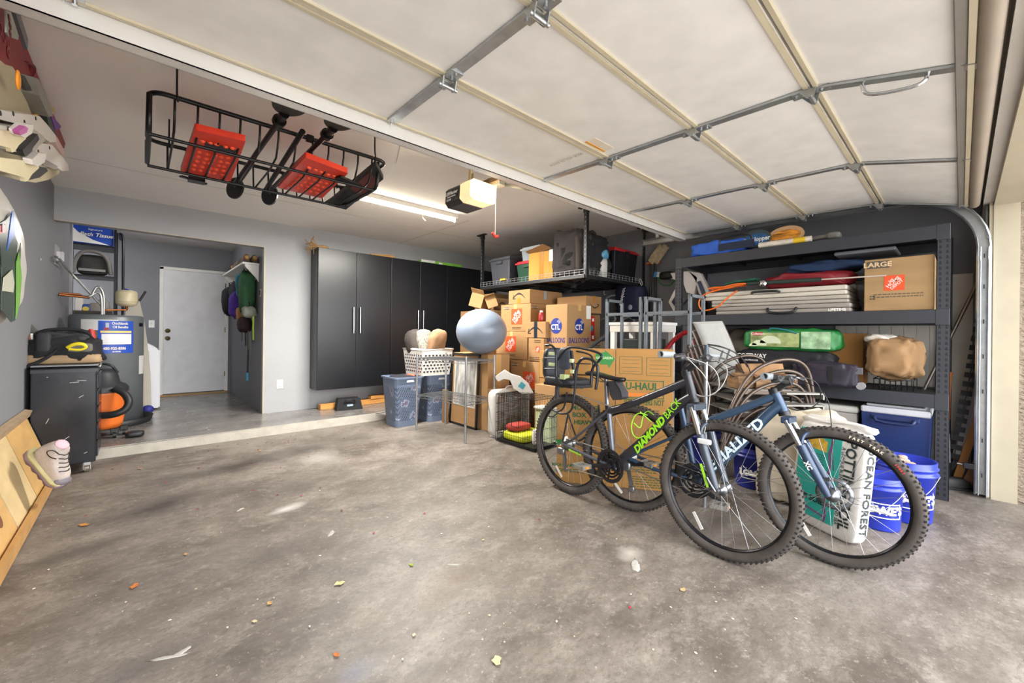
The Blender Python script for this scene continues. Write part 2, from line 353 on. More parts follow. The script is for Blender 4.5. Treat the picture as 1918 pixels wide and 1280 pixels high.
struct(dt.build('trim_door', WHT, bevel=.004, loc=(0, 0, 0)))
struct(B().box((.24, AY - .1, S), (1.13, AY - .02, S + .02)).build('trim_threshold', mat('#a98550', .6, 0, .1, 20, stretch=(1, 8, 8)), loc=(0, 0, 0)))
# wall switch by the door, outlet on back wall, switch on alcove side
sw = thing('light_switch', 'white light switch plate with grey toggle left of the white door', 'switch', P(284, 607, Y=AY))
c = P(284, 607, Y=AY); B().box(c + Vector((-.035, -.008, -.058)), c + Vector((.035, 0, .058))).build('plate', WHT, sw, bevel=.003)
B().box(c + Vector((-.008, -.02, -.012)), c + Vector((.008, 0, .02))).build('toggle', mat('#c9c9cc', .5), sw)
ot = thing('wall_outlet', 'white double outlet low on the grey back wall left of the black cabinets', 'outlet', P(524, 720, Y=YB))
c = P(524, 720, Y=YB); B().box(c + Vector((-.036, -.008, -.058)), c + Vector((.036, 0, .058))).build('plate', WHT, ot, bevel=.003)
for dz in (-.022, .022):
    q = B().lathe([(0, .012), (.015, .012), (.017, .008)], c + Vector((0, 0, dz)), 14, (0, -1, 0)).build('socket', mat('#cfcfcf', .5), ot)
pb = thing('door_control', 'small dark button plate on the alcove side wall beside hanging bags', 'control', P(492, 548, X=PX))
c = Vector((PX, 6.15, P(492, 548, X=PX).z)); B().box(c + Vector((-.012, -.03, -.05)), c + Vector((0, .03, .05))).build('plate', mat('#c8beb0', .5), pb, bevel=.003)
B().box(c + Vector((-.018, -.015, -.03)), c + Vector((-.01, .015, .03))).build('button', mat('#2a2724', .5), pb)

# ================================================================ overhead garage door
gd = bpy.data.objects.new('door_2', None); COL.objects.link(gd); gd.location = (2, 1, 2.24); gd['_o'] = (2, 1, 2.24); gd['kind'] = 'structure'; ALL.append(gd)
DW = mat('#eceae7', .45); DX0, DX1 = -.48, 4.43
rows = [(2.05, 2.252), (1.499, 2.24), (.954, 2.23), (.445, 2.22), (-.035, 2.10)]
CRM = mat('#cdc2a8', .5)
stx = [-.17, .975, 2.16, 3.285]
for (y1, z1), (y0, z0) in zip(rows, rows[1:]):
    d = Vector((0, y0 - y1, z0 - z1)).normalized(); nrm = Vector((0, d.z, -d.y)); nrm = nrm if nrm.z > 0 else -nrm
    a = Vector((0, y1, z1)) + d * .005; b = Vector((0, y0, z0)) - d * .005
    sec = B()
    for p, q, t0, t1 in ((a, b, .004, .045),):
        v = []
        for x in (DX0, DX1):
            v += [Vector((x, p.y, p.z)) + nrm * t0, Vector((x, q.y, q.z)) + nrm * t0, Vector((x, q.y, q.z)) + nrm * t1, Vector((x, p.y, p.z)) + nrm * t1]
        sec.add(v, [(0, 1, 2, 3), (7, 6, 5, 4), (0, 4, 5, 1), (1, 5, 6, 2), (2, 6, 7, 3), (3, 7, 4, 0)])
    so = sec.build('door_section', DW, gd)
    # cream edge rails of the section
    rl = B()
    for e, sgn in ((a, 1), (b, -1)):
        m1 = e + d * sgn * .013
        rl.bar((DX0, m1.y, m1.z), (DX1, m1.y, m1.z), .017, .012, nrm)
    rl.build('edge_rail', CRM, so)
    for x in stx + [DX1 - .03]:
        wd = .05 if x < 4 else .045
        m0 = a + d * .0; m1 = b
        st = B(); st.bar((x, m0.y, m0.z - .003), (x, m1.y, m1.z - .003), wd, .004, nrm); st.bar((x - wd / 2, m0.y, m0.z - .004), (x - wd / 2, m1.y, m1.z - .004), .003, .01, nrm)
        st.build('stile', GALV, so)
def hinge(x, y, z, par):
    h = B(); h.box((x - .03, y - .075, z - .012), (x + .03, y - .01, z - .006)); h.box((x - .03, y + .01, z - .012), (x + .03, y + .075, z - .006))
    h.prism([(x - .034, y - .02, z - .01), (x - .034, y + .045, z - .01), (x - .034, y + .01, z - .05), (x - .034, y - .01, z - .05)], (.005, 0, 0))
    h.prism([(x + .029, y - .02, z - .01), (x + .029, y + .045, z - .01), (x + .029, y + .01, z - .05), (x + .029, y - .01, z - .05)], (.005, 0, 0))
    h.cyl((x - .045, y, z - .042), (x + .045, y, z - .042), .009, 10)
    for dy in (-.06, -.03, .03, .06): h.cyl((x, y + dy, z - .012), (x, y + dy, z - .022), .007, 8)
    return h.build('hinge', GALV, par, bevel=.001)
for (y, z) in rows[1:4]:
    for x in stx + [DX1 - .04]: hinge(x, y, z, gd)
for x in stx + [DX1 - .04]:
    B().cyl((x, 2.03, 2.248), (x, 2.03, 2.235), .008, 8).build('bolt', CHR, gd)
# top strut (white painted), bottom seal, lift handle, label
st = B(); st.box((DX0, 2.05, 2.18), (DX1, 2.054, 2.262)); st.box((DX0, 2.05, 2.18), (DX1, 2.115, 2.184)); st.box((DX0, 2.112, 2.18), (DX1, 2.116, 2.20)); st.build('strut', mat('#e2e0dc', .35, .2, .05, 4), gd)
y0, z0 = rows[-1]
sl = B(); sl.bar((DX0, y0 + .03, z0 + .012), (DX1, y0 + .03, z0 + .012), .055, .012, (0, .25, 1)); sl.build('bottom_retainer', mat('#77716a', .6, .2), gd)
sl = B(); sl.tube([(DX0, y0 - .02, z0 + .01), (DX1, y0 - .02, z0 + .01)], .03, 10); sl.build('bottom_seal', mat('#8e8274', .7), gd)
hd = B(); py, pz = .17, 2.118
a = Vector((2.16, .12, 2.14)); 
hd.tube(smooth_path([(2.16, .09, 2.135), (2.16, .1, 2.09), (2.16, .2, 2.10), (2.16, .27, 2.12), (2.16, .28, 2.17)], 2), .007, 8)
hd.build('lift_handle', CHR, gd)
lb = B(); a = P(1123, 272, Z=2.24); lb.box((a.x - .09, a.y - .035, 2.2405), (a.x + .09, a.y + .035, 2.2435)); lb.build('warning_sticker', mat('#e8dccb', .5), gd)
lb = B(); lb.box((a.x - .09, a.y + .022, 2.2385), (a.x + .09, a.y + .036, 2.241)); lb.build('sticker_band', mat('#e09a2c', .5), gd)
hd = B(); b_ = P(1060, 300, Z=2.24); hd.text('MADE IN USA  8200', FACE((b_.x, b_.y, 2.2405), (0, -1, 0), (-1, 0, 0)), .03, .0004); hd.build('stamped_text', mat('#a8a49c', .6), gd)
# tracks
tk = thing('door_track', 'galvanised steel door track curving down the right side of the opening', 'track', (4.47, 0, 0))
prof = [(0, -.025), (.012, -.025), (.014, -.018), (.004, -.012), (.004, .012), (.014, .018), (.012, .025), (0, .025)]
path = [Vector((4.475, 2.6, 2.245)), Vector((4.475, .42, 2.225))] + [Vector((4.475, -.105 + .42 - .0 - (1 - math.cos(t)) * 0 - .42 * math.sin(t), 1.805 + .42 * math.cos(t))) for t in [math.pi / 2 * i / 10 for i in range(1, 10)]] + [Vector((4.475, -.105, 1.8)), Vector((4.475, -.105, 0.02))]
def sweep(path, prof, side):   # prof (x offset along side, n offset in the plane)
    vs = []; fs = []; n = len(prof)
    for i, p in enumerate(path):
        d = (path[min(i + 1, len(path) - 1)] - path[max(i - 1, 0)]).normalized(); nn = d.cross(side).normalized()
        for (a, b) in prof: vs.append(p + side * a + nn * b)
    for i in range(len(path) - 1):
        for j in range(n - 1): fs.append((i * n + j, i * n + j + 1, (i + 1) * n + j + 1, (i + 1) * n + j))
    return vs, fs
t_ = B(); v, f = sweep(path, [(a - .0, b * 1.25) for a, b in [(-.02, -.022), (-.014, -.028), (.016, -.028), (.02, -.02), (.02, .02), (.016, .028), (-.014, .028), (-.02, .022)]], Vector((1, 0, 0))); t_.add(v, f, False); t_.build('rail', GALV, tk, solid=.003)
t_ = B()
for yy in (.3, 1.0, 1.7, 2.4): t_.box((4.5, yy, 2.21), (4.508, yy + .04, 2.52))
t_.bar((4.51, 2.55, 2.27), (4.51, .5, 2.27), .004, .045).build('angle_iron', GALV, tk)
for z in (.35, .95, 1.45, 1.85):
    B().box((4.5, -.13, z), (4.62, -.095, z + .05)).build('jamb_bracket', GALV, tk)
for z in (.42, 1.02): B().box((4.56, -.13, z), (4.60, -.09, z + .05)).build('jamb_bracket', GALV, tk)
B().box((4.6, -.125, 1.88), (4.66, -.115, 2.5)).build('flag_plate', GALV, tk)
B().box((4.47, -.13, 1.86), (4.66, -.118, 1.90)).build('flag_bracket', GALV, tk)
for _z in (.15, .4, .75, 1.0, 1.25, 1.5, 1.72): B().box((4.4535, -.110, _z), (4.4545, -.103, _z + .03)).build('slot', mat('#26262a', .6), tk)
for _y in (-.128, -.09): B().cyl((4.452, _y, .02), (4.452, _y, 1.8), .004, 8).build('rib', mat('#c9ccd0', .25, .9), tk)
# spring hidden behind the header side, seen at the top right
sp = thing('extension_spring', 'black coiled lift spring hanging by the header above the right track', 'spring', (4.6, .3, 2.3))
a = P(1866, 0, X=4.6); b = P(1856, 158, X=4.6)
pth = [Vector((4.6 + .022 * math.cos(t), .05 + .9 * t / 220, 2.40 + .022 * math.sin(t))) for t in [i * .5 for i in range(440)]]
B().tube(pth, .004, 5, sm=True).build('coil', BLKM, sp)
B().cyl((4.6, -.09, 2.4), (4.6, .05, 2.4), .006, 8).build('hook_rod', GALV, sp)
# ================================================================ black wall cabinets
CAB = mat('#17181c', .32, 0, .04, 4, .03, 80)
def cabinet(i, x0, x1, lab):
    t = thing('wall_cabinet', lab, 'cabinet', ((x0 + x1) / 2, 5.8, .365), 'tall black cabinets hung on the back wall')
    B().box((x0, 5.675, .365), (x1, YB - .002, 2.24)).build('body', CAB, t, bevel=.002)
    m = (x0 + x1) / 2
    for s, (a, b) in ((0, (x0 + .002, m - .002)), (1, (m + .002, x1 - .002))):
        d = B().box((a, 5.652, .367), (b, 5.672, 2.238)).build('door', CAB, t, bevel=.003)
        hx = m - .045 if s == 0 else m + .045
        h = B(); h.cyl((hx, 5.622, 1.12), (hx, 5.622, 1.48), .008, 10)
        for z in (1.16, 1.44): h.cyl((hx, 5.622, z), (hx, 5.655, z), .005, 8)
        h.build('handle', CHR, d)
cabinet(0, 1.72, 2.735, 'tall black two-door wall cabinet nearest the laundry alcove')
cabinet(1, 2.74, 3.70, 'middle tall black two-door wall cabinet, partly behind the pillows')
cabinet(2, 3.705, 4.68, 'tall black wall cabinet farthest right, behind the cardboard box pile')
# on top of the cabinets
def twig_bundle():
    b = B(); rnd = random.Random(3)
    for i in range(14):
        p0 = Vector((1.74, 5.74, 2.26)); 
        p1 = p0 + Vector((-.02 - .1 * rnd.random(), -.02 + .1 * rnd.random(), .02 + .1 * rnd.random() - .05)); p2 = p1 + Vector((rnd.uniform(-.06, .05), rnd.uniform(-.05, .05), rnd.uniform(-.12, .07)))
        b.tube(smooth_path([p0, p1, p2], 2), .006, 5)
    b.blob((1.80, 5.75, 2.262), (.08, .03, .022), .8, wob=.1)
    return b
tag(twig_bundle().build('rope_bundle', mat('#a98455', .9, 0, .2, 30)), 'frayed tan rope bundle hanging over the top left corner of cabinets', 'rope')
b = B(); b.bar((2.45, 5.72, 2.252), (2.82, 5.70, 2.254), .03, .022); b.bar((2.5, 5.75, 2.262), (2.75, 5.66, 2.272), .02, .012)
tag(b.build('wood_offcut', mat('#b48b4f', .8, 0, .12, 12)), 'thin tan wood strips lying on top of the black cabinets', 'wood')
b = B(TR((3.62, 5.74, 2.241), -.02)); b.box((-.36, -.05, 0), (.4, .05, .045))
gt = tag(b.build('green_package', mat('#7cc043', .4, 0, .12, 9), bevel=.004), 'long flat green and white package on top of black cabinets', 'package')
b = B(TR((3.62, 5.74, 2.241), -.02)); b.box((-.361, -.051, .01), (-.12, -.049, .046)); b.box((-.05, -.051, .005), (.02, -.049, .03)); b.build('white_print', WHT, gt)

# ================================================================ heavy steel shelving unit on the right wall
SH = mat('#33353c', .5, .2, .05, 5, .05, 60); SHD = mat('#0d0d10', .6)
rk = thing('storage_rack', 'large dark steel shelving unit with three loaded shelves along the right wall', 'shelving', (4.5, 1.02, 0))
X0, X1, Y0, Y1 = 4.19, 4.80, .05, 2.045
def rack_post(x, y, face, dy):
    b = B(); b.box((x, y, 0), (x + .004, y + .072, 1.95)); s = 1
    yy = y if dy < 0 else y + .068
    b.box((x, y, 0), (x + .04, y + .003, 1.95)).box((x, y + .069, 0), (x + .04, y + .072, 1.95))
    k = b.use(1); z = .03
    while z < 1.93:
        for q in (.012, .046): k.prism([(x - .0006, y + q, z), (x - .0006, y + q + .016, z + .003), (x - .0006, y + q + .011, z + .026), (x - .0006, y + q + .003, z + .022)], (.0005, 0, 0))
        z += .038
    b.build('post', [SH, SHD], rk)
for x in (X0, X1 - .004):
    for y in (Y0, Y1 - .072): rack_post(x, y, 0, -1)
for z0, z1 in ((1.85, 1.947), (1.247, 1.346), (.642, .739)):
    for x in (X0 - .006, X1 - .02):
        b = B().box((x, Y0 + .03, z0), (x + .03, Y1 - .03, z1)); b.box((x - .002, Y0 + .005, z0 - .012), (x + .034, Y0 + .075, z1 + .004)) if x < 4.3 else None
        if x < 4.3: b.box((x - .002, Y1 - .075, z0 - .012), (x + .034, Y1 - .005, z1 + .004))
        b.build('beam', SH, rk, bevel=.003)
    for y in (Y0 + .01, Y1 - .05): B().box((X0 + .03, y, z0 + .02), (X1 - .02, y + .03, z1 - .01)).build('side_beam', SH, rk)
    B().box((X0 + .025, Y0 + .04, z1 - .03), (X1 - .02, Y1 - .04, z1 - .012)).build('deck', mat('#1a1a1e', .6), rk)
    for y in (.55, 1.05, 1.55): B().box((X0 + .02, y, z1 - .06), (X1 - .02, y + .03, z1 - .031)).build('cross_bar', SHD, rk)
for z in (.3, .95, 1.6):
    for y in (Y0 + .02, Y1 - .03): B().bar((X0 + .02, y, z - .2), (X1 - .02, y, z + .15), .004, .025).build('brace', SH, rk)

# ================================================================ ceiling storage rack
cr = thing('ceiling_rack', 'black wire deck storage rack hung from the ceiling on perforated posts', 'rack', (4.15, 3.65, 1.76))
RXa, RXb, RYa, RYb = 3.56, 4.77, 2.745, 4.56
for (x, y) in ((RXa, RYa), (RXb, RYa), (RXa, RYb), (RXb, RYb)):
    b = B().box((x - .002, y - .018, 1.755), (x + .002, y + .02, 2.52)).box((x, y - .018, 1.755), (x + .035 * (1 if x < 4 else -1), y - .014, 2.52))
    b.use(1); z = 1.9
    while z < 2.5: b.box((x - .003, y - .004, z), (x - .0022, y + .006, z + .018)); z += .05
    b.build('post', [BLK, mat('#7e7e80', .5)], cr)
    b = B().box((x - .02, y - .09, 2.515), (x + .025, y + .09, 2.528)).box((x - .004, y - .022, 2.46), (x + .04, y + .03, 2.515))
    for dy in (-.06, .06): b.cyl((x, y + dy, 2.516), (x, y + dy, 2.505), .008, 8)
    b.build('ceiling_bracket', BLK, cr)
for a, c in (((RXa, RYa), (RXa, RYb)), ((RXb, RYa), (RXb, RYb)), ((RXa, RYa), (RXb, RYa)), ((RXa, RYb), (RXb, RYb))):
    B().bar((*a, 1.772), (*c, 1.772), .03, .036).build('frame_beam', BLK, cr)
for y in (3.2, 3.65, 4.1): B().bar((RXa, y, 1.765), (RXb, y, 1.765), .035, .022).build('cross_beam', BLK, cr)
b = B(); y = RYa
n = 26
for i in range(n + 1):
    y = RYa + (RYb - RYa) * i / n; b.cyl((RXa - .012, y, 1.79), (RXa - .012, y, 1.848), .0022, 5)
for z in (1.792, 1.820, 1.847): b.cyl((RXa - .012, RYa, z), (RXa - .012, RYb, z), .0025, 5)
for i in range(18):
    x = RXa + (RXb - RXa) * i / 17; b.cyl((x, RYa - .012, 1.79), (x, RYa - .012, 1.848), .0022, 5)
for z in (1.792, 1.82, 1.847): b.cyl((RXa, RYa - .012, z), (RXb, RYa - .012, z), .0025, 5)
b.build('wire_rail', mat('#9a9b9d', .35, .7), cr)
b = B()
for i in range(1, 46): y = RYa + (RYb - RYa) * i / 46; b.cyl((RXa, y, 1.788), (RXb, y, 1.788), .0022, 4)
for i in range(1, 8): x = RXa + (RXb - RXa) * i / 8; b.cyl((x, RYa, 1.784), (x, RYb, 1.784), .003, 4)
b.build('wire_deck', BLKM, cr)
hk = B(); hk.tube(smooth_path([(RXb - .12, RYa - .02, 1.85), (RXb - .1, RYa - .045, 1.8), (RXb - .12, RYa - .045, 1.75), (RXb - .14, RYa - .03, 1.8), (RXb - .14, RYa - .02, 1.84)], 2), .004, 6)
tag(hk.build('carabiner', mat('#d8d4c8', .3, .6)), 'small pale carabiner clipped to the right end of ceiling rack', 'hook')

# items on the ceiling rack
RZ = 1.792
def tote(name, label, x0, x1, y0, y1, z0, z1, col, lid, taper=.03, ribs=0, alpha=1, yaw=0):
    t = thing(name, label, 'storage tote', ((x0 + x1) / 2, (y0 + y1) / 2, z0))
    bm = B(); k = taper
    v = [(x0 + k, y0 + k, z0), (x1 - k, y0 + k, z0), (x1 - k, y1 - k, z0), (x0 + k, y1 - k, z0), (x0, y0, z1 - .03), (x1, y0, z1 - .03), (x1, y1, z1 - .03), (x0, y1, z1 - .03)]
    bm.add(v, [(0, 3, 2, 1), (4, 5, 6, 7), (0, 1, 5, 4), (1, 2, 6, 5), (2, 3, 7, 6), (3, 0, 4, 7)]); bm.build('bin', col, t, bevel=.012)
    if ribs:
        r = B()
        for i in range(ribs):
            f = (i + .5) / ribs; x = x0 + (x1 - x0) * f; r.bar((x, y0 + k - .002, z0 + .02), (x, y0 - .004, z1 - .05), .012, .01, (0, 1, 0))
            y = y0 + (y1 - y0) * f; r.bar((x0 + k - .002, y, z0 + .02), (x0 - .004, y, z1 - .05), .012, .01, (1, 0, 0))
        r.build('ribs', col, t)
    l = B().box((x0 - .012, y0 - .012, z1 - .045), (x1 + .012, y1 + .012, z1 - .02)).box((x0 + .01, y0 + .01, z1 - .02), (x1 - .01, y1 - .01, z1)); l.build('lid', lid, t, bevel=.006)
    for yy in (y0 - .014, y1 + .006):
        B().box(((x0 + x1) / 2 - .05, yy, z1 - .10), ((x0 + x1) / 2 + .05, yy + .008, z1 - .03)).build('latch', col, t)
    for xx in (x0 - .014, x1 + .006):
        B().box((xx, (y0 + y1) / 2 - .06, z1 - .09), (xx + .008, (y0 + y1) / 2 + .06, z1 - .05)).build('handle', col, t)
    return t
GRT = mat('#3a3b41', .5, 0, .05, 6)
tote('storage_tote', 'dark grey lidded tote at the far left end of the ceiling rack', 3.60, 4.15, 4.02, 4.42, RZ, 2.17, GRT, GRT)
tote('storage_tote', 'dark green tote with a red lid between grey tote and cardboard box', 3.66, 4.2, 3.55, 3.95, RZ, 2.08, mat('#1f4030', .4), mat('#a3242c', .45))
tote('storage_tote', 'clear tote with grey lid standing on the red lidded tote', 3.72, 4.2, 3.58, 3.92, 2.082, 2.27, mat('#8f9aa0', .3), mat('#a9b2b6', .3), .015)
tote('storage_tote', 'black ribbed tote with red lid at right end of ceiling rack', 4.20, 4.72, 2.80, 3.15, RZ, 2.2, mat('#17171d', .4), mat('#b3252b', .45), .03, 4)
b = B().box((3.60, 4.10, 1.852), (3.63, 4.2, 1.875)); tag(b.build('yellow_tag', mat('#e5b020', .5), loc=(3.61, 4.15, 1.852)), 'small yellow tag on the rack rail by the dark grey tote', 'tag')
# ================================================================ fluorescent strip, opener, roof basket under the ceiling
fl = thing('fluorescent_light', 'long fluorescent tube strip light glowing on the ceiling', 'light', (2.16, 4.02, 2.53))
x0, x1, y = 1.55, 2.76, 4.02
B().prism([(x0, y - .035, CEIL - .001), (x0, y + .035, CEIL - .001), (x0, y + .03, CEIL - .045), (x0, y - .03, CEIL - .045)], (x1 - x0, 0, 0)).build('channel', mat('#e2ded6', .4), fl)
B().cyl((x0 + .03, y - .005, CEIL - .07), (x1 - .03, y - .005, CEIL - .07), .016, 12).build('tube', mat('#fff6dc', .4, emit=22), fl)
for x in (x0, x1 - .03): B().box((x, y - .02, CEIL - .095), (x + .03, y + .012, CEIL - .04)).build('socket', mat('#d8cfb8', .4), fl)
b = B().tube(smooth_path([(2.3, 4.0, 2.44), (2.28, 3.98, 2.40), (2.33, 3.99, 2.37)], 2), .0025, 5); tag(b.build('pull_wire', mat('#b0a070', .5)), 'short loose wire hanging below the fluorescent strip light', 'wire')

op = thing('garage_door_opener', 'black garage door opener with glowing light cover hanging from ceiling bracket', 'garage door opener', (2.0, 2.72, 2.2))
# motor housing long axis points along +Y rail toward the door; cover faces the opening side
cO = Vector((2.0, 2.75, 2.255)); T = TR(cO, R(2))
b = B(T); b.prism([(-.13, .14, -.045), (-.125, .14, .055), (-.1, .14, .078), (.1, .14, .078), (.125, .14, .055), (.13, .14, -.045), (.1, .14, -.08), (-.1, .14, -.08)], (0, -.2, 0))
body = b.build('housing', mat('#2b2b2e', .5), op, bevel=.006)
b = B(T); b.prism([(-.135, -.062, -.05), (-.13, -.062, .06), (-.1, -.062, .084), (.1, -.062, .084), (.13, -.062, .06), (.135, -.062, -.05), (.1, -.062, -.075), (-.1, -.062, -.075)], (0, -.13, 0))
b.build('light_cover', mat('#ffe2ae', .35, emit=.45), op, bevel=.03)
b = B(T).use(0)
for i in range(9): b.box((-.1 + i * .022, -.197, -.055), (-.09 + i * .022, -.192, -.03))
b.build('vent_slots', mat('#9a8458', .6), op)
b = B(T); b.text('LiftMaster', FACE(T @ Vector((-.1315, .045, .02)) , (0, -1, 0), (.05, 0, 1)), .036, bold=.001) if False else None
LS = mat('#d9d9dc', .5)
bt = B(); bt.text('LiftMaster', FACE(cO + Vector((-.1345, .045, .02)), (0.02, -1, 0), (.04, 0, 1)), .04, bold=.0012); bt.text('PROFESSIONAL', FACE(cO + Vector((-.1345, .045, -.008)), (0.02, -1, 0), (.04, 0, 1)), .017)
bt.text('1/2 HP', FACE(cO + Vector((-.137, .08, -.032)), (0.02, -1, 0), (.04, 0, 1)), .022); bt.build('lettering', LS, op)
b = B()
b.bar((1.80, 2.76, 2.515), (2.36, 2.715, 2.515), .035, .004).bar((1.80, 2.742, 2.5), (2.36, 2.697, 2.5), .004, .035)
b.build('ceiling_angle', GALV, op)
for (x, y_) in ((1.99, 2.73), (2.1, 2.85)): B().bar((x, y_, 2.33), (x, y_ - .02, 2.51), .003, .03, (0, 1, 0)).build('hanger_strap', mat('#d0c294', .4, .6), op)
B().bar((2.08, 2.68, 2.362), (2.19, .15, 2.40), .035, .04).build('rail', mat('#4a3c2c', .4, .6), op)
B().box((2.09, 2.46, 2.32), (2.16, 2.6, 2.36)).build('trolley', GALV, op)
b = B(); b.bar((2.15, 2.47, 2.33), (2.26, 2.18, 2.235), .025, .004, (1, 0, .2)); 
for i in range(8):
    f = .1 + i * .11; p = Vector((2.15, 2.47, 2.33)).lerp(Vector((2.26, 2.18, 2.235)), f)
b.build('straight_arm', BLKM, op)
B().tube(smooth_path([(2.245, 2.2, 2.24), (2.235, 2.17, 2.24), (2.205, 2.12, 2.29), (2.19, 2.09, 2.32)], 2), .011, 6).build('curved_arm', BLKM, op)
b = B(); b.box((2.13, 2.065, 2.25), (2.22, 2.10, 2.256)).box((2.14, 2.06, 2.25), (2.146, 2.10, 2.33)).box((2.2, 2.06, 2.25), (2.206, 2.10, 2.33)).cyl((2.13, 2.085, 2.29), (2.22, 2.085, 2.29), .008, 8).build('door_bracket', GALV, op)
b = B().tube([(2.11, 2.52, 2.33), (2.11, 2.53, 2.2), (2.11, 2.53, 1.93)], .0022, 5); b.build('release_cord', mat('#d9b9b4', .7), op)
b = B().tube([(2.08, 2.53, 1.945), (2.11, 2.53, 1.915), (2.14, 2.53, 1.925)], .012, 8); b.build('release_handle', mat('#c23a2e', .5), op)
lamp('opener_bulb', 'POINT', (2.0, 2.45, 2.2), 9, (1, .82, .5), .06)
b = B(); a = P(745, 308, Z=2.527); c = P(757, 262, Z=2.527); b.bar(a, c, .03, .003); tag(b.build('tape_strip', mat('#efece6', .5)), 'white tape strip stuck on the ceiling between roof basket and opener', 'tape')

# roof cargo basket
rb = thing('cargo_basket', 'black steel roof cargo basket hung upside under the ceiling', 'cargo basket', (.65, 3.15, 2.15))
zt, zf, xa, xb, ya, yb = 2.36, 2.175, .03, 1.25, 2.79, 3.46
def loop(x0, x1, y0, y1, z, r, n=5):
    pts = []
    for cx, cy, a0 in ((x1 - r, y1 - r, 0), (x0 + r, y1 - r, 90), (x0 + r, y0 + r, 180), (x1 - r, y0 + r, 270)):
        for i in range(n + 1):
            t = R(a0 + 90 * i / n); pts.append((cx + r * math.cos(t), cy + r * math.sin(t), z))
    return pts
B().tube(loop(xa, xb + .06, ya, yb + .08, zt, .07), .0125, 10, closed=True).build('rim_tube', BLKM, rb)
for (x, s_) in ((xa + .0, 1), (xb, -1)):
    B().tube(smooth_path([(x, ya + .02, zt - .01), (x, ya + .03, zf - .0), (x, ya + .12, zf - .005), (x, yb - .05, zf), (x, yb + .05, zf + .03), (x, yb + .07, zt - .01)], 3), .0125, 10).build('end_tube', BLKM, rb)
for y in (2.87, 3.43): B().cyl((xa, y, zf - .012), (xb, y, zf - .012), .0095, 8).build('floor_rail', BLKM, rb)
for i in range(12):
    x = xa + .1 + i * .097
    B().tube(smooth_path([(x, ya, zt), (x, ya + .005, zt - .08), (x + .0, ya + .075, zf + .002), (x, 3.43, zf + .002), (x, 3.5, zf + .002), (x, 3.52, zf + .02), (x, yb + .08, zt)], 1), .006, 7).build('slat', BLKM, rb)
for x, y in ((.137, ya), (1.215, ya), (.137, yb + .08), (1.215, yb + .08)):
    B().tube(smooth_path([(x, y - .002, CEIL), (x, y - .004, zt + .05), (x, y - .016, zt + .01), (x + .004, y - .012, zt - .016), (x + .006, y + .014, zt - .012)], 2), .005, 7).build('ceiling_hook', BLKM, rb)
B().box((.77, ya - .018, zt - .018), (.81, ya + .018, zt + .018)).build('clamp', BLKM, rb)
# the black end panel at the right end
pn = B(); q = [P(614, 387, Z=2.2), P(651, 394, Z=2.2), P(720, 332, Z=2.3), P(706, 303, Z=2.34)]
def board(name, label, quad, th, m, studs, group=None, cat='recovery board', rows=(7, 5)):
    t = thing(name, label, cat, sum(quad, Vector()) / 4, group)
    up = Vector((0, 0, th)); b = B(); n = len(quad); b.prism(quad, up); b.build('panel', m, t, bevel=.012)
    s = B(); rnd = random.Random(4); a, b_, c, d = quad
    for i in range(rows[0]):
        for j in range(rows[1]):
            u = (i + .6) / (rows[0] + .2); v = (j + .7) / (rows[1] + .4); v = .12 + v * .76
            p = a.lerp(b_, v).lerp(d.lerp(c, v), .12 + u * .8)
            s.ball(p + Vector((rnd.uniform(-.006, .006), rnd.uniform(-.006, .006), .002)), .017, 8, (1, 1, .8))
    s.build('studs', studs, t); return t
RD = mat('#d8361c', .4, 0, .08, 12); RD2 = mat('#ec5330', .35, 0, .1, 20)
def tri(q, z): return [Vector((p.x, p.y, z)) for p in q]
q1 = [P(365, 243, Z=2.2), P(460, 265, Z=2.2), P(432, 340, Z=2.2), P(338, 322, Z=2.2)]
t = board('recovery_board', 'red studded recovery board at the left end of the roof basket', q1, .035, RD, RD2)
B().box((.27, 2.87, 2.183), (.41, 2.93, 2.198)).build('mount_bracket', BLKM, t)
b = B(); a = P(338, 330, Z=2.19); c = P(386, 345, Z=2.19); b.bar(a, c, .03, .01); b.box((a.x + .04, a.y - .06, 2.165), (a.x + .13, a.y + .02, 2.19)); b.build('mount_plate', BLKM, t)
q2 = [P(572, 295, Z=2.2), P(652, 325, Z=2.2), P(603, 372, Z=2.2), P(520, 352, Z=2.2)]
t = board('recovery_board', 'red studded recovery board at the right half of the roof basket', q2, .035, RD, RD2, rows=(6, 5))
B().bar((.99, 2.86, 2.19), (1.16, 2.93, 2.19), .06, .014).build('mount_bracket', BLKM, t)
tr = thing('storage_tray', 'black shallow tray with reddish panel strapped at right end of roof basket', 'tray', (1.2, 3.2, 2.2))
qa = [P(612, 384, Z=2.19), P(648, 393, Z=2.19), P(718, 336, Z=2.26), P(704, 308, Z=2.29)]
B().prism(qa, (0, 0, .03)).build('panel', BLK, tr, bevel=.008)
m_ = [qa[0].lerp(qa[3], .45) + Vector((0, 0, -.003)), qa[1].lerp(qa[2], .45) + Vector((0, 0, -.003)), qa[1].lerp(qa[2], .92) + Vector((0, 0, -.003)), qa[0].lerp(qa[3], .92) + Vector((0, 0, -.003))]
cx = sum(m_, Vector()) / 4; B().prism([cx + (p - cx) * .8 for p in m_], (0, 0, .006)).build('inset', mat('#5a1d18', .4), tr)
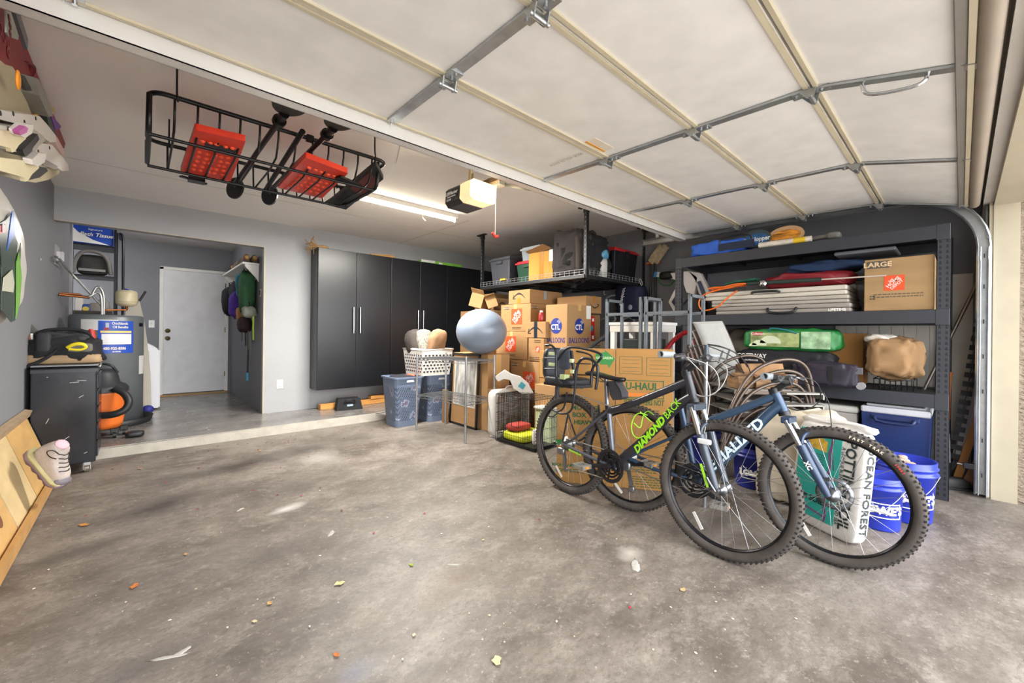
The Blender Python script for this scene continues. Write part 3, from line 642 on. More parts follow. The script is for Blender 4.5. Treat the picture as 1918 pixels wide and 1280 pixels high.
# paddles
def paddle(lab, bl, en, z0, z1, w=.17):
    a = Vector(bl); e = Vector(en); t = thing('paddle', lab, 'paddle', (a + e) / 2, 'black paddles lying in the roof basket')
    d = (e - a).normalized(); s = d.cross(Vector((0, 0, 1))).normalized(); n = s.cross(d)
    pts = []
    for i in range(17):
        th = math.pi * i / 16; pts.append(a + s * (w / 2) * math.cos(th) - d * .2 * math.sin(th) ** .8 * -1 if False else a + s * (w / 2) * math.cos(th) + d * (.13 * math.sin(th)))
    pts = [a + s * (w / 2) - d * .2] + pts + [a - s * (w / 2) - d * .2]
    B().prism(pts, n * .012).build('blade', mat('#2b2725', .6), t, bevel=.004)
    B().cyl(a + d * .11, a + d * .2, .026, 12, .02).cyl(a + d * .19, a + d * .22, .035, 12).build('throat', BLKM, t)
    B().cyl(a + d * .2, e, .015, 10).build('shaft', BLKM, t)
    ar_ = Vector((RX, RY, 0)); au = Vector((.1, .12, 1)).normalized()
    pts = [e + ar_ * .062 * math.cos(th) + au * (-.03 + .085 * math.sin(th)) for th in [2 * math.pi * i / 20 for i in range(20)]]
    B().prism(pts, Vector((FX, FY, 0)) * .016).build('end_blade', BLK, t, bevel=.003)
    return t, s, d
z = 2.235
for lab, bp_, ep in (('black paddle nearer the left end of roof basket', (545, 195), (440, 345)), ('black paddle in the middle of the roof basket', (640, 225), (505, 358))):
    a = P(*bp_, Z=z + .1); e = P(*ep, Z=z)
    t, s, d = paddle(lab, a, e, z, z)
    f = B(); f.text('lair', FACE(e + Vector((0, 0, -.04)) - Vector((FX, FY, 0)) * .002, Vector((RX, RY, .3)), (0, 0, 1)), .05, bold=.001); f.build('lettering', WHT, t)
a = P(567, 246, Z=2.33); e = P(500, 352, Z=2.225)
tag(B().cyl(a, e, .016, 10).build('pole', BLKM), 'plain black pole between the two paddles in the roof basket', 'pole')

# ================================================================ left side: tool chest, tool bag, wooden box, boot
tc = thing('tool_chest', 'scratched black steel tool chest on casters by the left wall', 'tool chest', (-.42, 4.88, 0))
cxa, cxb, cya, cyb = XL + .03, -.245, 4.63, 5.03
CH = mat('#1d2027', .22, .1, .25, 3.5, .1, 8)
B().box((cxa, cya, .085), (cxb, cyb, .835)).build('body', CH, tc, bevel=.006)
b = B().prism([(cxa, cya - .004, .80), (cxa, cya - .004, .825), (cxa, cya + .03, .85), (cxa, cyb, .85), (cxa, cyb, .80)], (cxb - cxa + .006, 0, 0)); b.build('top', mat('#24262c', .3), tc)
B().box((cxa, cya - .006, .847), (cxb + .01, cyb, .856)).build('top_sheet', mat('#84888c', .35, .5), tc, bevel=.002)
for i in range(5):
    B().box((cxb - .001, cya + .02, .12 + i * .135), (cxb + .012, cyb - .02, .24 + i * .135)).build('drawer', CH, tc, bevel=.004)
B().tube([(cxb + .01, cya + .02, .83), (cxb + .02, cya + .03, .845), (cxb + .02, cya + .05, .86)], .01, 6).build('handle', CHR, tc)
for x in (cxa + .06, cxb - .05):
    for y in (cya + .06, cyb - .06):
        b = B(); b.box((x - .02, y - .02, .055), (x + .02, y + .02, .085)); b.box((x - .022, y - .02, .02), (x - .018, y + .02, .07)).box((x + .018, y - .02, .02), (x + .022, y + .02, .07)); c = b.build('caster', GALV, tc)
        B().cyl((x - .014, y, .03), (x + .014, y, .03), .03, 14).build('wheel', mat('#8a8378', .4, .4), c)
for (x, z) in ((cxa + .05, .81), (cxa + .09, .775), (cxb - .03, .45), (cxa + .08, .42)): pass
b = B()
for (u, v, l, a) in ((.08, .77, .01, 0), (.05, .81, .01, 0), (.2, .72, .05, .05), (.24, .735, .05, -.1), (.08, .42, .04, 1.2), (.17, .28, .04, .7), (.28, .16, .02, .4), (.25, .6, .03, .6)):
    b.bar((cxa + u, cya - .0012, v), (cxa + u + l * math.cos(a), cya - .0012, v + l * math.sin(a)), .001, .0035)
b.build('scratches', mat('#b9b9bb', .6), tc)

tb = thing('tool_bag', 'open black and tan tool bag stuffed with tools on the black chest', 'tool bag', (-.42, 4.85, .857))
T = TR((-.43, 4.86, .857), R(-6))
BG = mat('#17171b', .8, 0, .15, 20, .3, 90); TAN = mat('#a98d6b', .7, 0, .1, 12)
b = B(T); b.blob((0, 0, .104), (.2, .12, .1), .35, n=48, m=26, seed=2, cr=.05, fq=12); b.build('body', BG, tb)
b = B(T); b.blob((0, 0, .041), (.213, .124, .04), .3); b.build('base', TAN, tb)
b = B(T); b.blob((-.02, -.02, .2), (.15, .06, .05), .6, n=40, m=22, cr=.06, fq=14); b.blob((.05, -.06, .17), (.1, .05, .05), .7, n=40, m=22, cr=.05, fq=14); b.blob((-.1, -.1, .17), (.04, .04, .08), .5); b.build('pouches', mat('#2a2a2e', .7, 0, .2, 15), tb)
b = B(T); b.tube(smooth_path([(-.17, -.05, .16), (-.15, -.05, .27), (.12, -.05, .28), (.17, -.05, .17)], 3), .014, 8); b.build('handle', BG, tb)
for i, (x, y, z, c, r) in enumerate(((-.18, -.06, .2, '#d9772a', .014), (-.16, -.08, .21, '#e3e0dc', .008), (-.2, -.04, .21, '#c84a28', .01), (.16, -.04, .24, '#b5342b', .02), (.15, -.02, .25, '#c23b30', .012))):
    tag(B(T).cyl((x, y, z - .1), (x - .01, y, z + .03), r, 8).build('screwdriver', mat(c, .4)), ('orange handled', 'white handled', 'dark orange handled', 'thick red handled', 'thin red handled')[i] + ' hand tool standing in the tool bag pocket', 'tool')
b = B(T); b.tube(smooth_path([(.03, -.13, .13), (.07, -.14, .16), (.12, -.14, .16), (.14, -.13, .13), (.1, -.13, .11), (.04, -.13, .12)], 2), .014, 8); tag(b.build('tape_measure', mat('#e6d322', .4)), 'yellow and black tape tool in the front mesh pocket of tool bag', 'tool')
b = B(T); b.blob((.1, -.12, .13), (.07, .02, .035), .4); b.build('mesh_pocket', mat('#6b6860', .7), tb)
b = B(T); b.cyl((-.16, 0, .22), (-.24, .03, .33), .028, 10, .032); tag(b.build('flashlight', mat('#4c4a49', .5)), 'grey cylindrical tool head leaning out of the tool bag', 'tool')
b = B(T); b.tube(smooth_path([(-.02, -.12, .12), (-.1, -.14, .03), (-.2, -.15, -.02), (-.215, -.16, -.12)], 3), .014, 6, rs=None); b.build('strap', BG, tb)

# leaning wooden box (built of pine boards) against the left wall
PINE = mat('#b58a54', .6, 0, .14, 7, .1, 40, stretch=(8, 1, 1)); PINE2 = mat('#c49d62', .6, 0, .12, 5, .1, 40, stretch=(6, 1, 1)); PINEG = mat('#a08a6e', .75, 0, .15, 9, .2, 40, stretch=(5, 1, 5))
wb_ = thing('wooden_box', 'open pine board box with a round hole leaning against left wall', 'wooden box', (-.5, 3.6, 0))
# section in XZ: base board lies on floor, back panel leans from floor toward the wall
Y0_, Y1_ = 2.2, 4.62
bx = B(); bx.bar((-.585, Y0_, .03), (-.585, Y1_, .03), .25, .028); bx.build('bottom_board', mat('#a8805a', .65, 0, .12, 8, .1, 40, stretch=(8, 1, 1)), wb_)
B().bar((-.447, Y0_, .045), (-.447, Y1_, .045), .02, .07).build('front_rail', PINE, wb_)
def lean(y0, y1, m, nm, thk=.02, zt=.5, hole=False):
    a = Vector((-.462, y0, .05)); b_ = Vector((-.605, y0, zt))
    up = (b_ - a); n = Vector((up.z, 0, -up.x)).normalized() * thk
    return B().prism([a, b_, b_ - n, a - n], (0, y1 - y0, 0)).build(nm, m, wb_, bevel=.003)
lean(3.95, 4.6, PINE2, 'panel_board'); 
lean(3.4, 3.94, mat('#c9b183', .6, 0, .1, 5, .1, 40, stretch=(6, 1, 1)), 'plywood_panel')
lean(2.2, 3.38, PINE2, 'face_board', .03)
b = B(); b.bar((-.60, Y0_, .515), (-.60, Y1_, .515), .04, .045, (.3, 0, 1)); b.build('top_rail', PINEG, wb_)
a = Vector((-.462, 0, .05)); c = Vector((-.605, 0, .5)); n = Vector((.95, 0, .3)).normalized()
p = a.lerp(c, .78) ; 
hl = B(); hl.prism([Vector((p.x, 4.02 + .1 * math.cos(t), p.z)) + (c - a) * .24 * math.sin(t) * 1 + n * .0015 - Vector((0, 0, .1)) for t in [2 * math.pi * i / 20 for i in range(20)]], n * .001); hl.build('hole', mat('#0a0a0a', .9), wb_)
p = a.lerp(c, .3); kn = B(); kn.prism([Vector((p.x, 3.2 + .045 * math.cos(t), p.z)) + (c - a) * .085 * math.sin(t) + n * .0005 for t in [2 * math.pi * i / 16 for i in range(16)]], n * .001); kn.build('knot', mat('#6f4526', .7), wb_)

# hiking boot tipped into the box
bt = thing('hiking_boot', 'pale grey and pink hiking boot tipped on its side against the pine box', 'boot', (-.4, 4.25, .2))
T = FACE(P(98, 872, X=-.39), Vector((0, .62, -.35)).normalized() * -1, Vector((.15, .35, .62)))
# local: x = toe direction (down-left to right), y = up shaft, z = toward camera side
uo = P(97, 868, D=2.5); ex = (P(112, 905, D=2.5) - P(66, 848, D=2.5)).normalized(); ey = (P(130, 840, D=2.5) - P(88, 884, D=2.5)).normalized()
T = FACE(uo, ex, ey)
up_ = mat('#b5a9a3', .8, 0, .08, 20, .3, 80)
def outline(pts, s=1): return [(x * s, y * s) for x, y in pts]
foot = [(-.13, -.045), (-.12, .03), (-.1, .09), (-.085, .13), (-.02, .135), (.0, .08), (.04, .045), (.1, .03), (.135, .005), (.14, -.03), (.12, -.05)]
def shoe_solid(pts, w, inset=.3):
    b = B(T); n = len(pts); cx = sum(p[0] for p in pts) / n; cy = sum(p[1] for p in pts) / n
    lay = []
    for z, k in ((-w, .72), (-w * .7, .95), (0, 1.0), (w * .7, .95), (w, .72)): lay.append([(cx + (x - cx) * k, cy + (y - cy) * k, z) for x, y in pts])
    vs = [v for l in lay for v in l]; fs = []
    for i in range(4):
        for j in range(n): j2 = (j + 1) % n; fs.append((i * n + j, i * n + j2, (i + 1) * n + j2, (i + 1) * n + j))
    fs += [tuple(range(n))[::-1], tuple(range(4 * n, 5 * n))]
    return b.add(vs, fs, True)
shoe_solid(foot, .045).build('upper', up_, bt, sub=1)
sole = [(-.14, -.07), (-.145, -.035), (-.1, -.03), (0, -.035), (.1, -.035), (.15, -.02), (.155, -.045), (.12, -.072), (.09, -.06), (.06, -.076), (.02, -.062), (-.02, -.078), (-.06, -.064), (-.1, -.08)]
shoe_solid(sole, .05).build('sole', mat('#8c7787', .7), bt)
mid = [(-.14, -.045), (-.14, -.02), (0, -.022), (.12, -.02), (.152, -.015), (.15, -.04), (0, -.045)]
shoe_solid(mid, .052).build('midsole', mat('#b9b184', .7), bt)
b = B(T); b.ball((-.05, .122, 0), .036, 12, (1, .3, 1)); b.build('collar_lining', mat('#cda6b0', .8), bt)
b = B(T)
for i in range(5): b.tube(smooth_path([(.0 + i * .02, .1 - i * .017, .03), (.02 + i * .02, .1 - i * .013, .0), (.0 + i * .02, .1 - i * .017, -.03)], 1), .003, 5)
b.tube(smooth_path([(.0, .1, .03), (-.03, .12, .06), (-.05, .08, .06), (-.01, .07, .055), (.02, .09, .05)], 2), .003, 5); b.build('laces', BLK, bt)
b = B(T); b.ball((.125, -.012, 0), .03, 12, (1, .7, 1.5)); b.build('toe_cap', mat('#6f6a72', .7), bt)

# black canvas bag on the platform with lumber behind
cbg = thing('canvas_bag', 'small black canvas tool bag on the step under the black cabinets', 'bag', (2.12, 5.6, S))
T = TR((2.12, 5.62, S), R(-8)); b = B(T); b.prism([(-.17, -.09, 0), (.17, -.09, 0), (.14, -.06, .15), (-.14, -.06, .15)], (0, .14, 0)); b.build('body', BG, cbg, bevel=.02)
b = B(T); b.tube(smooth_path([(-.07, -.085, .1), (-.05, -.1, .14), (.05, -.1, .14), (.07, -.085, .1)], 2), .008, 6); b.build('handle', BLK, cbg)
b = B(T); b.box((-.035, -.088, .05), (.04, -.082, .075)); b.build('logo_patch', mat('#9fb6c0', .5), cbg)
for i, (a, c, s1, z, lab) in enumerate((((1.80, 5.80), (3.0, 5.86), (.09, .07), S + .036, 'bottom pine stud lying behind the black canvas bag'), ((2.5, 5.82), (3.2, 5.88), (.09, .05), S + .097, 'shorter pine stud lying on top of the longer one by the wall'))):
    b = B().bar((*a, z), (*c, z), s1[0], s1[1]); tag(b.build('lumber', mat('#c98f4c', .6, 0, .15, 6, .1, 40, stretch=(1, 8, 8)), bevel=.003), lab, 'lumber', 'pine studs against the back wall')
# ================================================================ laundry alcove
wh = thing('water_heater', 'tall grey cylindrical water heater with blue service poster in black drain pan', 'water heater', (-.255, 6.36, S))
HC = Vector((-.255, 6.36, 0)); HR = .3
HG = mat('#6f7478', .4, .2, .05, 5)
B().lathe([(0, .12), (HR, .12), (HR, 1.262), (HR - .01, 1.285), (HR - .03, 1.29), (0, 1.292)], HC, 48).build('tank', HG, wh)
B().lathe([(0, S + .002), (.36, S + .002), (.385, S + .07), (.392, S + .07), (.37, S + .0), ], HC, 40).build('drain_pan', mat('#1d1f22', .5), wh)
B().lathe([(.26, S + .004), (.26, .13)], HC, 24).build('base_ring', mat('#3a3c3f', .5), wh)
def hpatch(x0, x1, z0, z1, m, name, par, off=.002, n=10):
    a = [math.asin(max(-.98, min(.98, (x - 196.5) / 71.5))) for x in (x0, x1)]
    def fn(u, v):
        t = R(272.3) + a[0] + (a[1] - a[0]) * u; return (HC.x + (HR + off) * math.cos(t), HC.y + (HR + off) * math.sin(t), z0 + (z1 - z0) * v)
    return B().grid(fn, n, 1).build(name, m, par)
def hz(y): return EYE + (616.3 - y) / 767 * 4.27
BLU = mat('#2350b8', .4, 0, .03); 
hpatch(150, 216, hz(619), hz(599), mat('#d8d8d6', .4), 'instruction_label', wh)
hpatch(180, 244, hz(663), hz(601), BLU, 'service_poster', wh, .004)
hpatch(186, 240, hz(646), hz(626), mat('#e8e8ec', .4), 'poster_form', wh, .006)
hpatch(184, 240, hz(624), hz(620), mat('#e2d27e', .4), 'poster_banner', wh, .006)
def htext(t, xm, y, size, m, nm, bold=0.001):
    a = math.asin((xm - 196.5) / 71.5); t0 = R(272.3) + a
    wrap_text(t, HC, HR + .007, hz(y), t0, size, m, nm, wh, bold, .8)
htext('Oochlands', 219, 606, .038, WHT, 'poster_lettering'); htext('Oil Benefits', 220, 613, .034, WHT, 'poster_lettering')
htext('480-925-8586', 210, 654, .04, WHT, 'poster_lettering', .0015); htext('24 HOUR', 213, 660, .02, WHT, 'poster_lettering')
hpatch(193, 199, hz(616), hz(605), mat('#b9c0cc', .5), 'poster_figure', wh, .006); hpatch(190, 199, hz(619), hz(614), mat('#9c2f3c', .5), 'poster_figure', wh, .007)
hpatch(256, 264, hz(611), hz(604), mat('#0d1026', .3), 'control_window', wh, .003)
hpatch(256, 266, hz(707), hz(670), mat('#d4d4d2', .4), 'energy_label', wh, .004)
# plumbing: supply pipes belong to the heater
COP = mat('#a8683c', .3, .9, .1, 20); BRD = mat('#b9b9b4', .3, .8, .1, 60)
b = B(); b.tube(smooth_path([P(110, 552, X=XL + .01), P(150, 556, Y=6.3), P(168, 558, Y=6.3)], 1), .012, 8); b.tube(smooth_path([P(112, 549, X=XL + .01), P(150, 552, Y=6.35)], 1), .010, 8)
b.build('copper_pipe', COP, wh)
for q in ([(150, 556), (172, 556), (176, 545), (182, 537), (190, 540), (196, 560), (194, 592)], [(160, 558), (173, 554), (180, 548), (188, 549), (191, 565), (191, 592)]):
    B().tube(smooth_path([P(*k, Y=6.32) for k in q], 3), .012, 8).build('flexible_pipe', BRD, wh)
b = B(); b.tube([P(192, 581, Y=6.33), P(236, 581, Y=6.4)], .011, 8).tube([P(236, 581, Y=6.4), P(237, 574, Y=6.42)], .014, 8).box(P(189, 584, Y=6.32), P(197, 576, Y=6.36)); b.build('tank_pipe', COP, wh)
et = thing('expansion_tank', 'small round beige expansion tank standing above the water heater', 'tank', P(237, 575, Y=6.44))
c = P(237, 575, Y=6.44); B().lathe([(0, 0), (.05, .004), (.088, .028), (.095, .05), (.095, .155), (.085, .178), (.04, .19), (0, .192)], c, 28).build('vessel', mat('#cfc3a0', .35), et)
B().lathe([(.097, .052), (.0975, .056), (.097, .06)], c, 28).build('seam', mat('#b0a587', .4), et)
B().ball(c + Vector((-.0, 0, .19)), .028, 12, (1, 1, .7)).build('cap', mat('#26349a', .4), et)
b = B(); b.tube(smooth_path([P(104, 481, X=XL + .02), P(112, 484, X=XL + .06), P(121, 500, Y=6.6), P(160, 540, Y=6.6), P(192, 575, Y=6.6)], 2), .011, 8)
tag(b.build('gas_pipe', BRD), 'white flexible supply pipe running down from wall valves to heater', 'pipe')
vb = thing('wall_valve', 'white valve box with two valves on the left wall above the tool chest', 'valve', P(105, 480, X=XL))
for dx in (0, 7): p = P(105 + dx, 481, X=XL); B().box(p + Vector((0, -.05, -.05)), p + Vector((.03, .03, .05))).build('valve', mat('#d7d7da', .4), vb, bevel=.004)
p = P(104, 478, X=XL); B().box(p + Vector((.0, -.08, -.1)), p + Vector((.008, .2, .1))).build('plate', mat('#9c9ca0', .5), vb)

# shelving with bulk goods behind the heater
us = thing('utility_shelf', 'black metal shelf tower packed with goods behind the water heater', 'shelving', (-.4, 7.75, S))
ux0, ux1, uy0, uy1 = -.66, -.235, 7.45, 7.95
for x in (ux0, ux1):
    for y in (uy0, uy1): B().box((x - .012, y - .012, S), (x + .012, y + .012, 2.48)).build('post', BLKM, us)
shz = [S + .1, .7, 1.33, 1.82, 2.21]
for z in shz: B().box((ux0, uy0, z - .02), (ux1, uy1, z)).build('shelf', BLKM, us)
tp = thing('toilet_paper_pack', 'blue and white bath tissue pack on the top of black shelf tower', 'package', (-.45, 7.7, shz[4]))
B().box((ux0 + .02, uy0 + .01, shz[4] + .002), (ux1 - .02, uy1 - .05, 2.45)).build('pack', mat('#2147a8', .3, 0, .1, 8), tp, bevel=.02)
b = B(); y = uy0 + .006; b.prism([(ux0 + .03, y, 2.42), (ux0 + .03, y, shz[4] + .02), (ux1 - .05, y, shz[4] + .01), (ux0 + .22, y, shz[4] + .06), (ux0 + .09, y, shz[4] + .14)], (0, -.002, 0)); b.build('white_swoosh', WHT, tp)
b = B(); b.text('Bath Tissue', FACE((-.41, uy0 + .005, 2.335), (1, 0, .0), (0, 0, 1)), .065, bold=.001, shear=.3); b.text('Signature', FACE((-.42, uy0 + .005, 2.40), (1, 0, 0), (0, 0, 1)), .035); b.build('lettering', WHT, tp)
sg = thing('infant_carrier', 'dark folded carrier with grey padded arch on the black shelf tower', 'carrier', (-.45, 7.6, shz[3]))
x, y = -.445, uy0 + .02
B().tube(smooth_path([(x - .17, y, shz[3] + .02), (x - .15, y, shz[3] + .2), (x - .08, y, shz[3] + .31), (x + .08, y, shz[3] + .3), (x + .15, y, shz[3] + .2), (x + .17, y, shz[3] + .02)], 3), .022, 10).build('arch', mat('#77736f', .7), sg)
B().blob((x, y + .12, shz[3] + .14), (.15, .1, .13), .5).build('body', mat('#3a3836', .8, 0, .2, 10), sg); B().box((x - .12, y - .02, shz[3] + .05), (x + .12, y + .02, shz[3] + .08)).build('front_bar', mat('#8f8c8a', .6), sg)
for i, (x, z, sx, sz, col, nm, lab, cat) in enumerate(((-.56, shz[2], .04, .1, '#d8d2cc', 'spray_bottle', 'white spray bottle with a red cap on the shelf tower', 'bottle'), (-.5, shz[2], .05, .06, '#2a4f94', 'detergent_tub', 'blue and yellow tub on the shelf tower behind the pipes', 'tub'), (-.34, shz[2], .06, .09, '#bdbabb', 'plastic_bag', 'crumpled clear plastic bag on the shelf tower', 'bag'), (-.42, shz[2], .05, .07, '#8d8780', 'cleaning_box', 'grey carton between tub and clear bag on shelf tower', 'box'))):
    t = thing(nm, lab, cat, (x, uy0 + .06, z)); B().blob((x, uy0 + .07, z + sz + .002), (sx, .04, sz), .4 if i != 2 else .8, wob=0 if i != 2 else .12).build('body', mat(col, .4), t)
    if i == 0: B().cyl((x, uy0 + .07, z + 2 * sz - .01), (x + .01, uy0 + .06, z + 2 * sz + .04), .02, 10).build('cap', mat('#a8323c', .4), t)
    if i == 1: B().cyl((x, uy0 + .032, z + .06), (x, uy0 + .027, z + .06), .03, 12).build('yellow_mark', mat('#e0c84a', .5), t)
B().box((ux0 + .03, uy0 + .03, .72), (ux1 - .03, uy1 - .03, .98))
tag(B().box((ux0 + .03, uy0 + .03, 1.0 - .298), (ux1 - .03, uy1 - .03, 1.0)).build('black_bin', BLK, bevel=.01), 'black plastic bin low on shelf tower behind the water heater', 'bin')
tag(B().box((ux0 + .03, uy0 + .03, shz[3] - .16 - .325), (ux1 - .03, uy0 + .12, shz[2] + .015)).build('tray', mat('#242222', .5), bevel=.01) if False else B().box((ux0 + .02, uy0 - .03, shz[2] + .001), (ux1 - .02, uy0 + .02, shz[2] + .035)).build('label_strip', mat('#3c3324', .5)), 'dark strip label along the front of the middle shelf of tower', 'label')
b = B(); b.tube(smooth_path([(-.16, 7.5, 1.0), (-.16, 7.5, 2.2), (-.165, 7.5, 2.38), (-.2, 7.55, 2.42), (-.2, 8.0, 2.40)], 3), .014, 8); tag(b.build('folded_cart', BLK), 'black tubular folded frame standing right of the shelf tower', 'frame')
ib = thing('ironing_board', 'pale ironing board standing on end behind the water heater', 'ironing board', (.02, 6.85, S))
pts = [P(x, y, Y=6.86) for x, y in ((236, 560), (250, 556), (262, 566), (270, 600), (276, 640), (282, 700), (284, 766), (242, 776), (234, 640))]
B().prism(pts, (0, .03, 0)).build('board', mat('#b9b3a6', .7), ib, bevel=.006)
b = B(); b.cyl(P(261, 564, Y=6.84), P(273, 546, Y=6.84), .012, 8); b.build('leg_end', mat('#2d211e', .5), ib)
wm = thing('washing_machine', 'white washing machine with embossed side panel beside the alcove door', 'washing machine', (-.08, 7.4, S))
WM = mat('#dcdde2', .35, 0, .02)
B().prism([(-.4, 7.13, S + .02), (.2, 7.13, S + .02), (.2, 7.13, .86), (.17, 7.13, .9), (.02, 7.13, 1.0), (-.4, 7.13, 1.0)], (0, .62, 0)).build('cabinet', WM, wm, bevel=.012)
b = B()
for z in (.2, .39, .58, .75):
    pts = [(.02, 7.127, z), (.08, 7.127, z), (.1, 7.127, z + .02), (.1, 7.127, z + .1), (.08, 7.127, z + .12), (.02, 7.127, z + .12)]
    b.tube(pts, .005, 6)
b.build('embossing', mat('#c6c8d0', .4), wm)
b = B().box((.2, 7.14, S + .03), (.215, 7.74, .87)); b.build('front_panel', WM, wm, bevel=.004)
for x in (-.35, .15): B().cyl((x, 7.2, S), (x, 7.2, S + .03), .02, 8).build('foot', BLK, wm)
b = B().ball((.09, 6.72, S + .07), .06, 12, (1, 1, .9)); tag(b.build('blue_item', mat('#2c2f86', .6)), 'small round blue item on the floor between drain pan and washing machine', 'bottle')

# shop vacuum
sv = thing('shop_vacuum', 'orange and black wet dry vacuum with ribbed hose on the platform', 'vacuum', (-.25, 5.62, S))
vc = Vector((-.27, 5.66, 0)); OR = mat('#e8742a', .4, 0, .04)
B().lathe([(0, S + .09), (.15, S + .09), (.165, S + .14), (.185, S + .3), (.195, S + .42), (.2, S + .45), (0, S + .45)], vc, 28).build('drum', OR, sv)
B().lathe([(.205, S + .44), (.205, S + .475), (.19, S + .5), (.14, S + .53), (.12, S + .62), (.09, S + .66), (0, S + .67)], vc, 28).build('motor_head', mat('#2b2d31', .5), sv)
b = B().tube(smooth_path([vc + Vector((-.06, 0, S + .66)), vc + Vector((-.03, -.02, S + .71)), vc + Vector((.07, -.04, S + .71)), vc + Vector((.12, -.02, S + .62))], 2), .011, 8); b.build('handle', BLK, sv)
hp = smooth_path([P(214, 728, Y=5.45), P(232, 735, Y=5.42), P(243, 752, Y=5.38), (P(236, 768, Y=5.36)), P(215, 777, Y=5.36), P(190, 779, Y=5.4), P(172, 778, Y=5.45)], 4)
nh = len(hp); B().tube(hp, .03, 12, rs=[.03 + .003 * (i % 2) for i in range(nh)]).build('hose', mat('#1d1e21', .5), sv)
for s_ in (-.9, -.1):
    a = vc + Vector((.17 * math.cos(s_), .17 * math.sin(s_), S + .05)); b = B(); b.box(a + Vector((-.03, -.03, -.01)), a + Vector((.03, .03, .04))); fo = b.build('caster_foot', BLK, sv, bevel=.006)
    B().cyl(a + Vector((-.012, -.02, -.02)), a + Vector((.012, -.02, -.02)), .03, 14).build('wheel', BLK, fo)
b = B(); b.blob((-.02, 5.44, S + .03), (.07, .05, .028), .5); b.build('floor_nozzle', BLK, sv)

# wall shelf with shoes and bags
ws = thing('wall_shelf', 'white bracketed wall shelf with coat hooks on alcove side wall', 'shelf', (1.08, 7.0, 2.0))
wy0, wy1, wx = 6.27, 8.0, .985
B().box((wx, wy0, 2.005), (PX - .002, wy1, 2.03)).build('top_board', WHT, ws, bevel=.003)
B().box((PX - .022, wy0 + .05, 1.83), (PX - .003, wy1 - .05, 1.93)).build('hook_rail', WHT, ws)
for y in (wy0 + .02, wy1 - .05): B().prism([(PX - .003, y, 2.004), (wx + .03, y, 2.004), (wx + .03, y, 1.98), (PX - .03, y, 1.83), (PX - .003, y, 1.78)], (0, .022, 0)).build('bracket', WHT, ws)
for i in range(7):
    y = wy0 + .15 + i * .23
    B().tube(smooth_path([(PX - .02, y, 1.89), (PX - .08, y, 1.88), (PX - .11, y, 1.90)], 2), .006, 6).build('hook', mat('#322e2c', .4, .5), ws)
def shoe(x, y, z, yaw, col, lab, k=1.0, hi=.12):
    t = thing('shoe', lab, 'shoe', (x, y, z)); T = TR((x, y, z), yaw)
    st = [(-.13, .035, hi), (-.1, .042, hi), (-.05, .044, hi * .95), (0, .046, hi * .75), (.06, .048, hi * .52), (.11, .04, hi * .42), (.14, .02, hi * .3)]
    vs = []; fs = []; n = 12
    for (u, w_, h) in st:
        for j in range(n):
            a = 2 * math.pi * j / n; vs.append((u * k, w_ * k * math.cos(a), .02 + max(-.3, math.sin(a)) * (h - .02) * k * .75 + .02))
    for i in range(len(st) - 1):
        for j in range(n): fs.append((i * n + j, i * n + (j + 1) % n, (i + 1) * n + (j + 1) % n, (i + 1) * n + j))
    fs += [tuple(range(n))[::-1], tuple(range((len(st) - 1) * n, len(st) * n))]
    B(T).add(vs, fs, True).build('upper', mat(col, .7, 0, .15, 30), t, sub=1)
    B(T).prism([(u * k, w_ * k * s_, .001) for s_ in (1,) for (u, w_, h) in st] + [(u * k, -w_ * k, .001) for (u, w_, h) in reversed(st)], (0, 0, .022)).build('sole', mat('#3a3430', .7), t)
    B(T).ball((-.13 * k, 0, .07 * k), .03, 8, (.5, 1, 1)).build('heel_patch', mat('#b08a55', .6), t)
    return t
sx_ = (1.03, 1.12)
lab_ = ['brown hiking shoe at the near end of the wall shelf, left one', 'brown hiking shoe at the near end of the wall shelf, right one', 'dark brown shoe second back on the wall shelf', 'grey brown shoe in the middle of the wall shelf', 'small dark shoe at the far end of the wall shelf']
for i, (x, y, c) in enumerate(((1.035, 6.42, '#6b4a30'), (1.125, 6.42, '#6f4d2f'), (1.05, 6.8, '#4a3a30'), (1.05, 7.15, '#6d6258'), (1.05, 7.6, '#3b3230'))): shoe(x, y, 2.031, R(90), c, lab_[i])
# hanging bags
def bagblob(name, lab, cat, px, pyt, pyb, Yp, w_, col, dep=.07, seed=0, rough=.8):
    a = P(px, pyt, Y=Yp); c = P(px, pyb, Y=Yp); t = thing(name, lab, cat, c)
    m = (a + c) / 2; h = (a.z - c.z) / 2
    B().blob((min(m.x, PX - dep - .012), m.y, m.z), (dep, w_, h), .6, wob=.09, seed=seed).build('body', mat(col, rough, 0, .15, 12, .2, 30), t)
    B().tube(smooth_path([(PX - .09, Yp - .05, m.z + h * .6), (PX - .1, Yp, m.z + h + .12), (PX - .08, Yp + .05, m.z + h * .6)], 2), .008, 6).build('strap', BLK, t); return t
bagblob('backpack', 'black backpack hanging on the far hook of the white shelf', 'bag', 436, 540, 590, 7.5, .16, '#15151c', .12, 1)
bagblob('backpack', 'dark blue black bag hanging second from the alcove door', 'bag', 448, 528, 570, 7.2, .13, '#1e2030', .09, 2)
bagblob('fabric_bag', 'bright purple bag hanging under the white wall shelf', 'bag', 447, 548, 595, 6.98, .12, '#4a2a8c', .11, 3)
bagblob('plush_toy', 'tan plush bundle hanging below the purple bag', 'toy', 452, 574, 600, 6.9, .05, '#c08d55', .07, 4)
bagblob('backpack', 'dark green hiking backpack hanging nearest the garage', 'bag', 474, 512, 585, 6.5, .12, '#24502f', .09, 5)
bagblob('fabric_bag', 'teal blue folded bag hanging beside the dark green backpack', 'bag', 466, 515, 560, 6.75, .03, '#3f7f92', .09, 6)
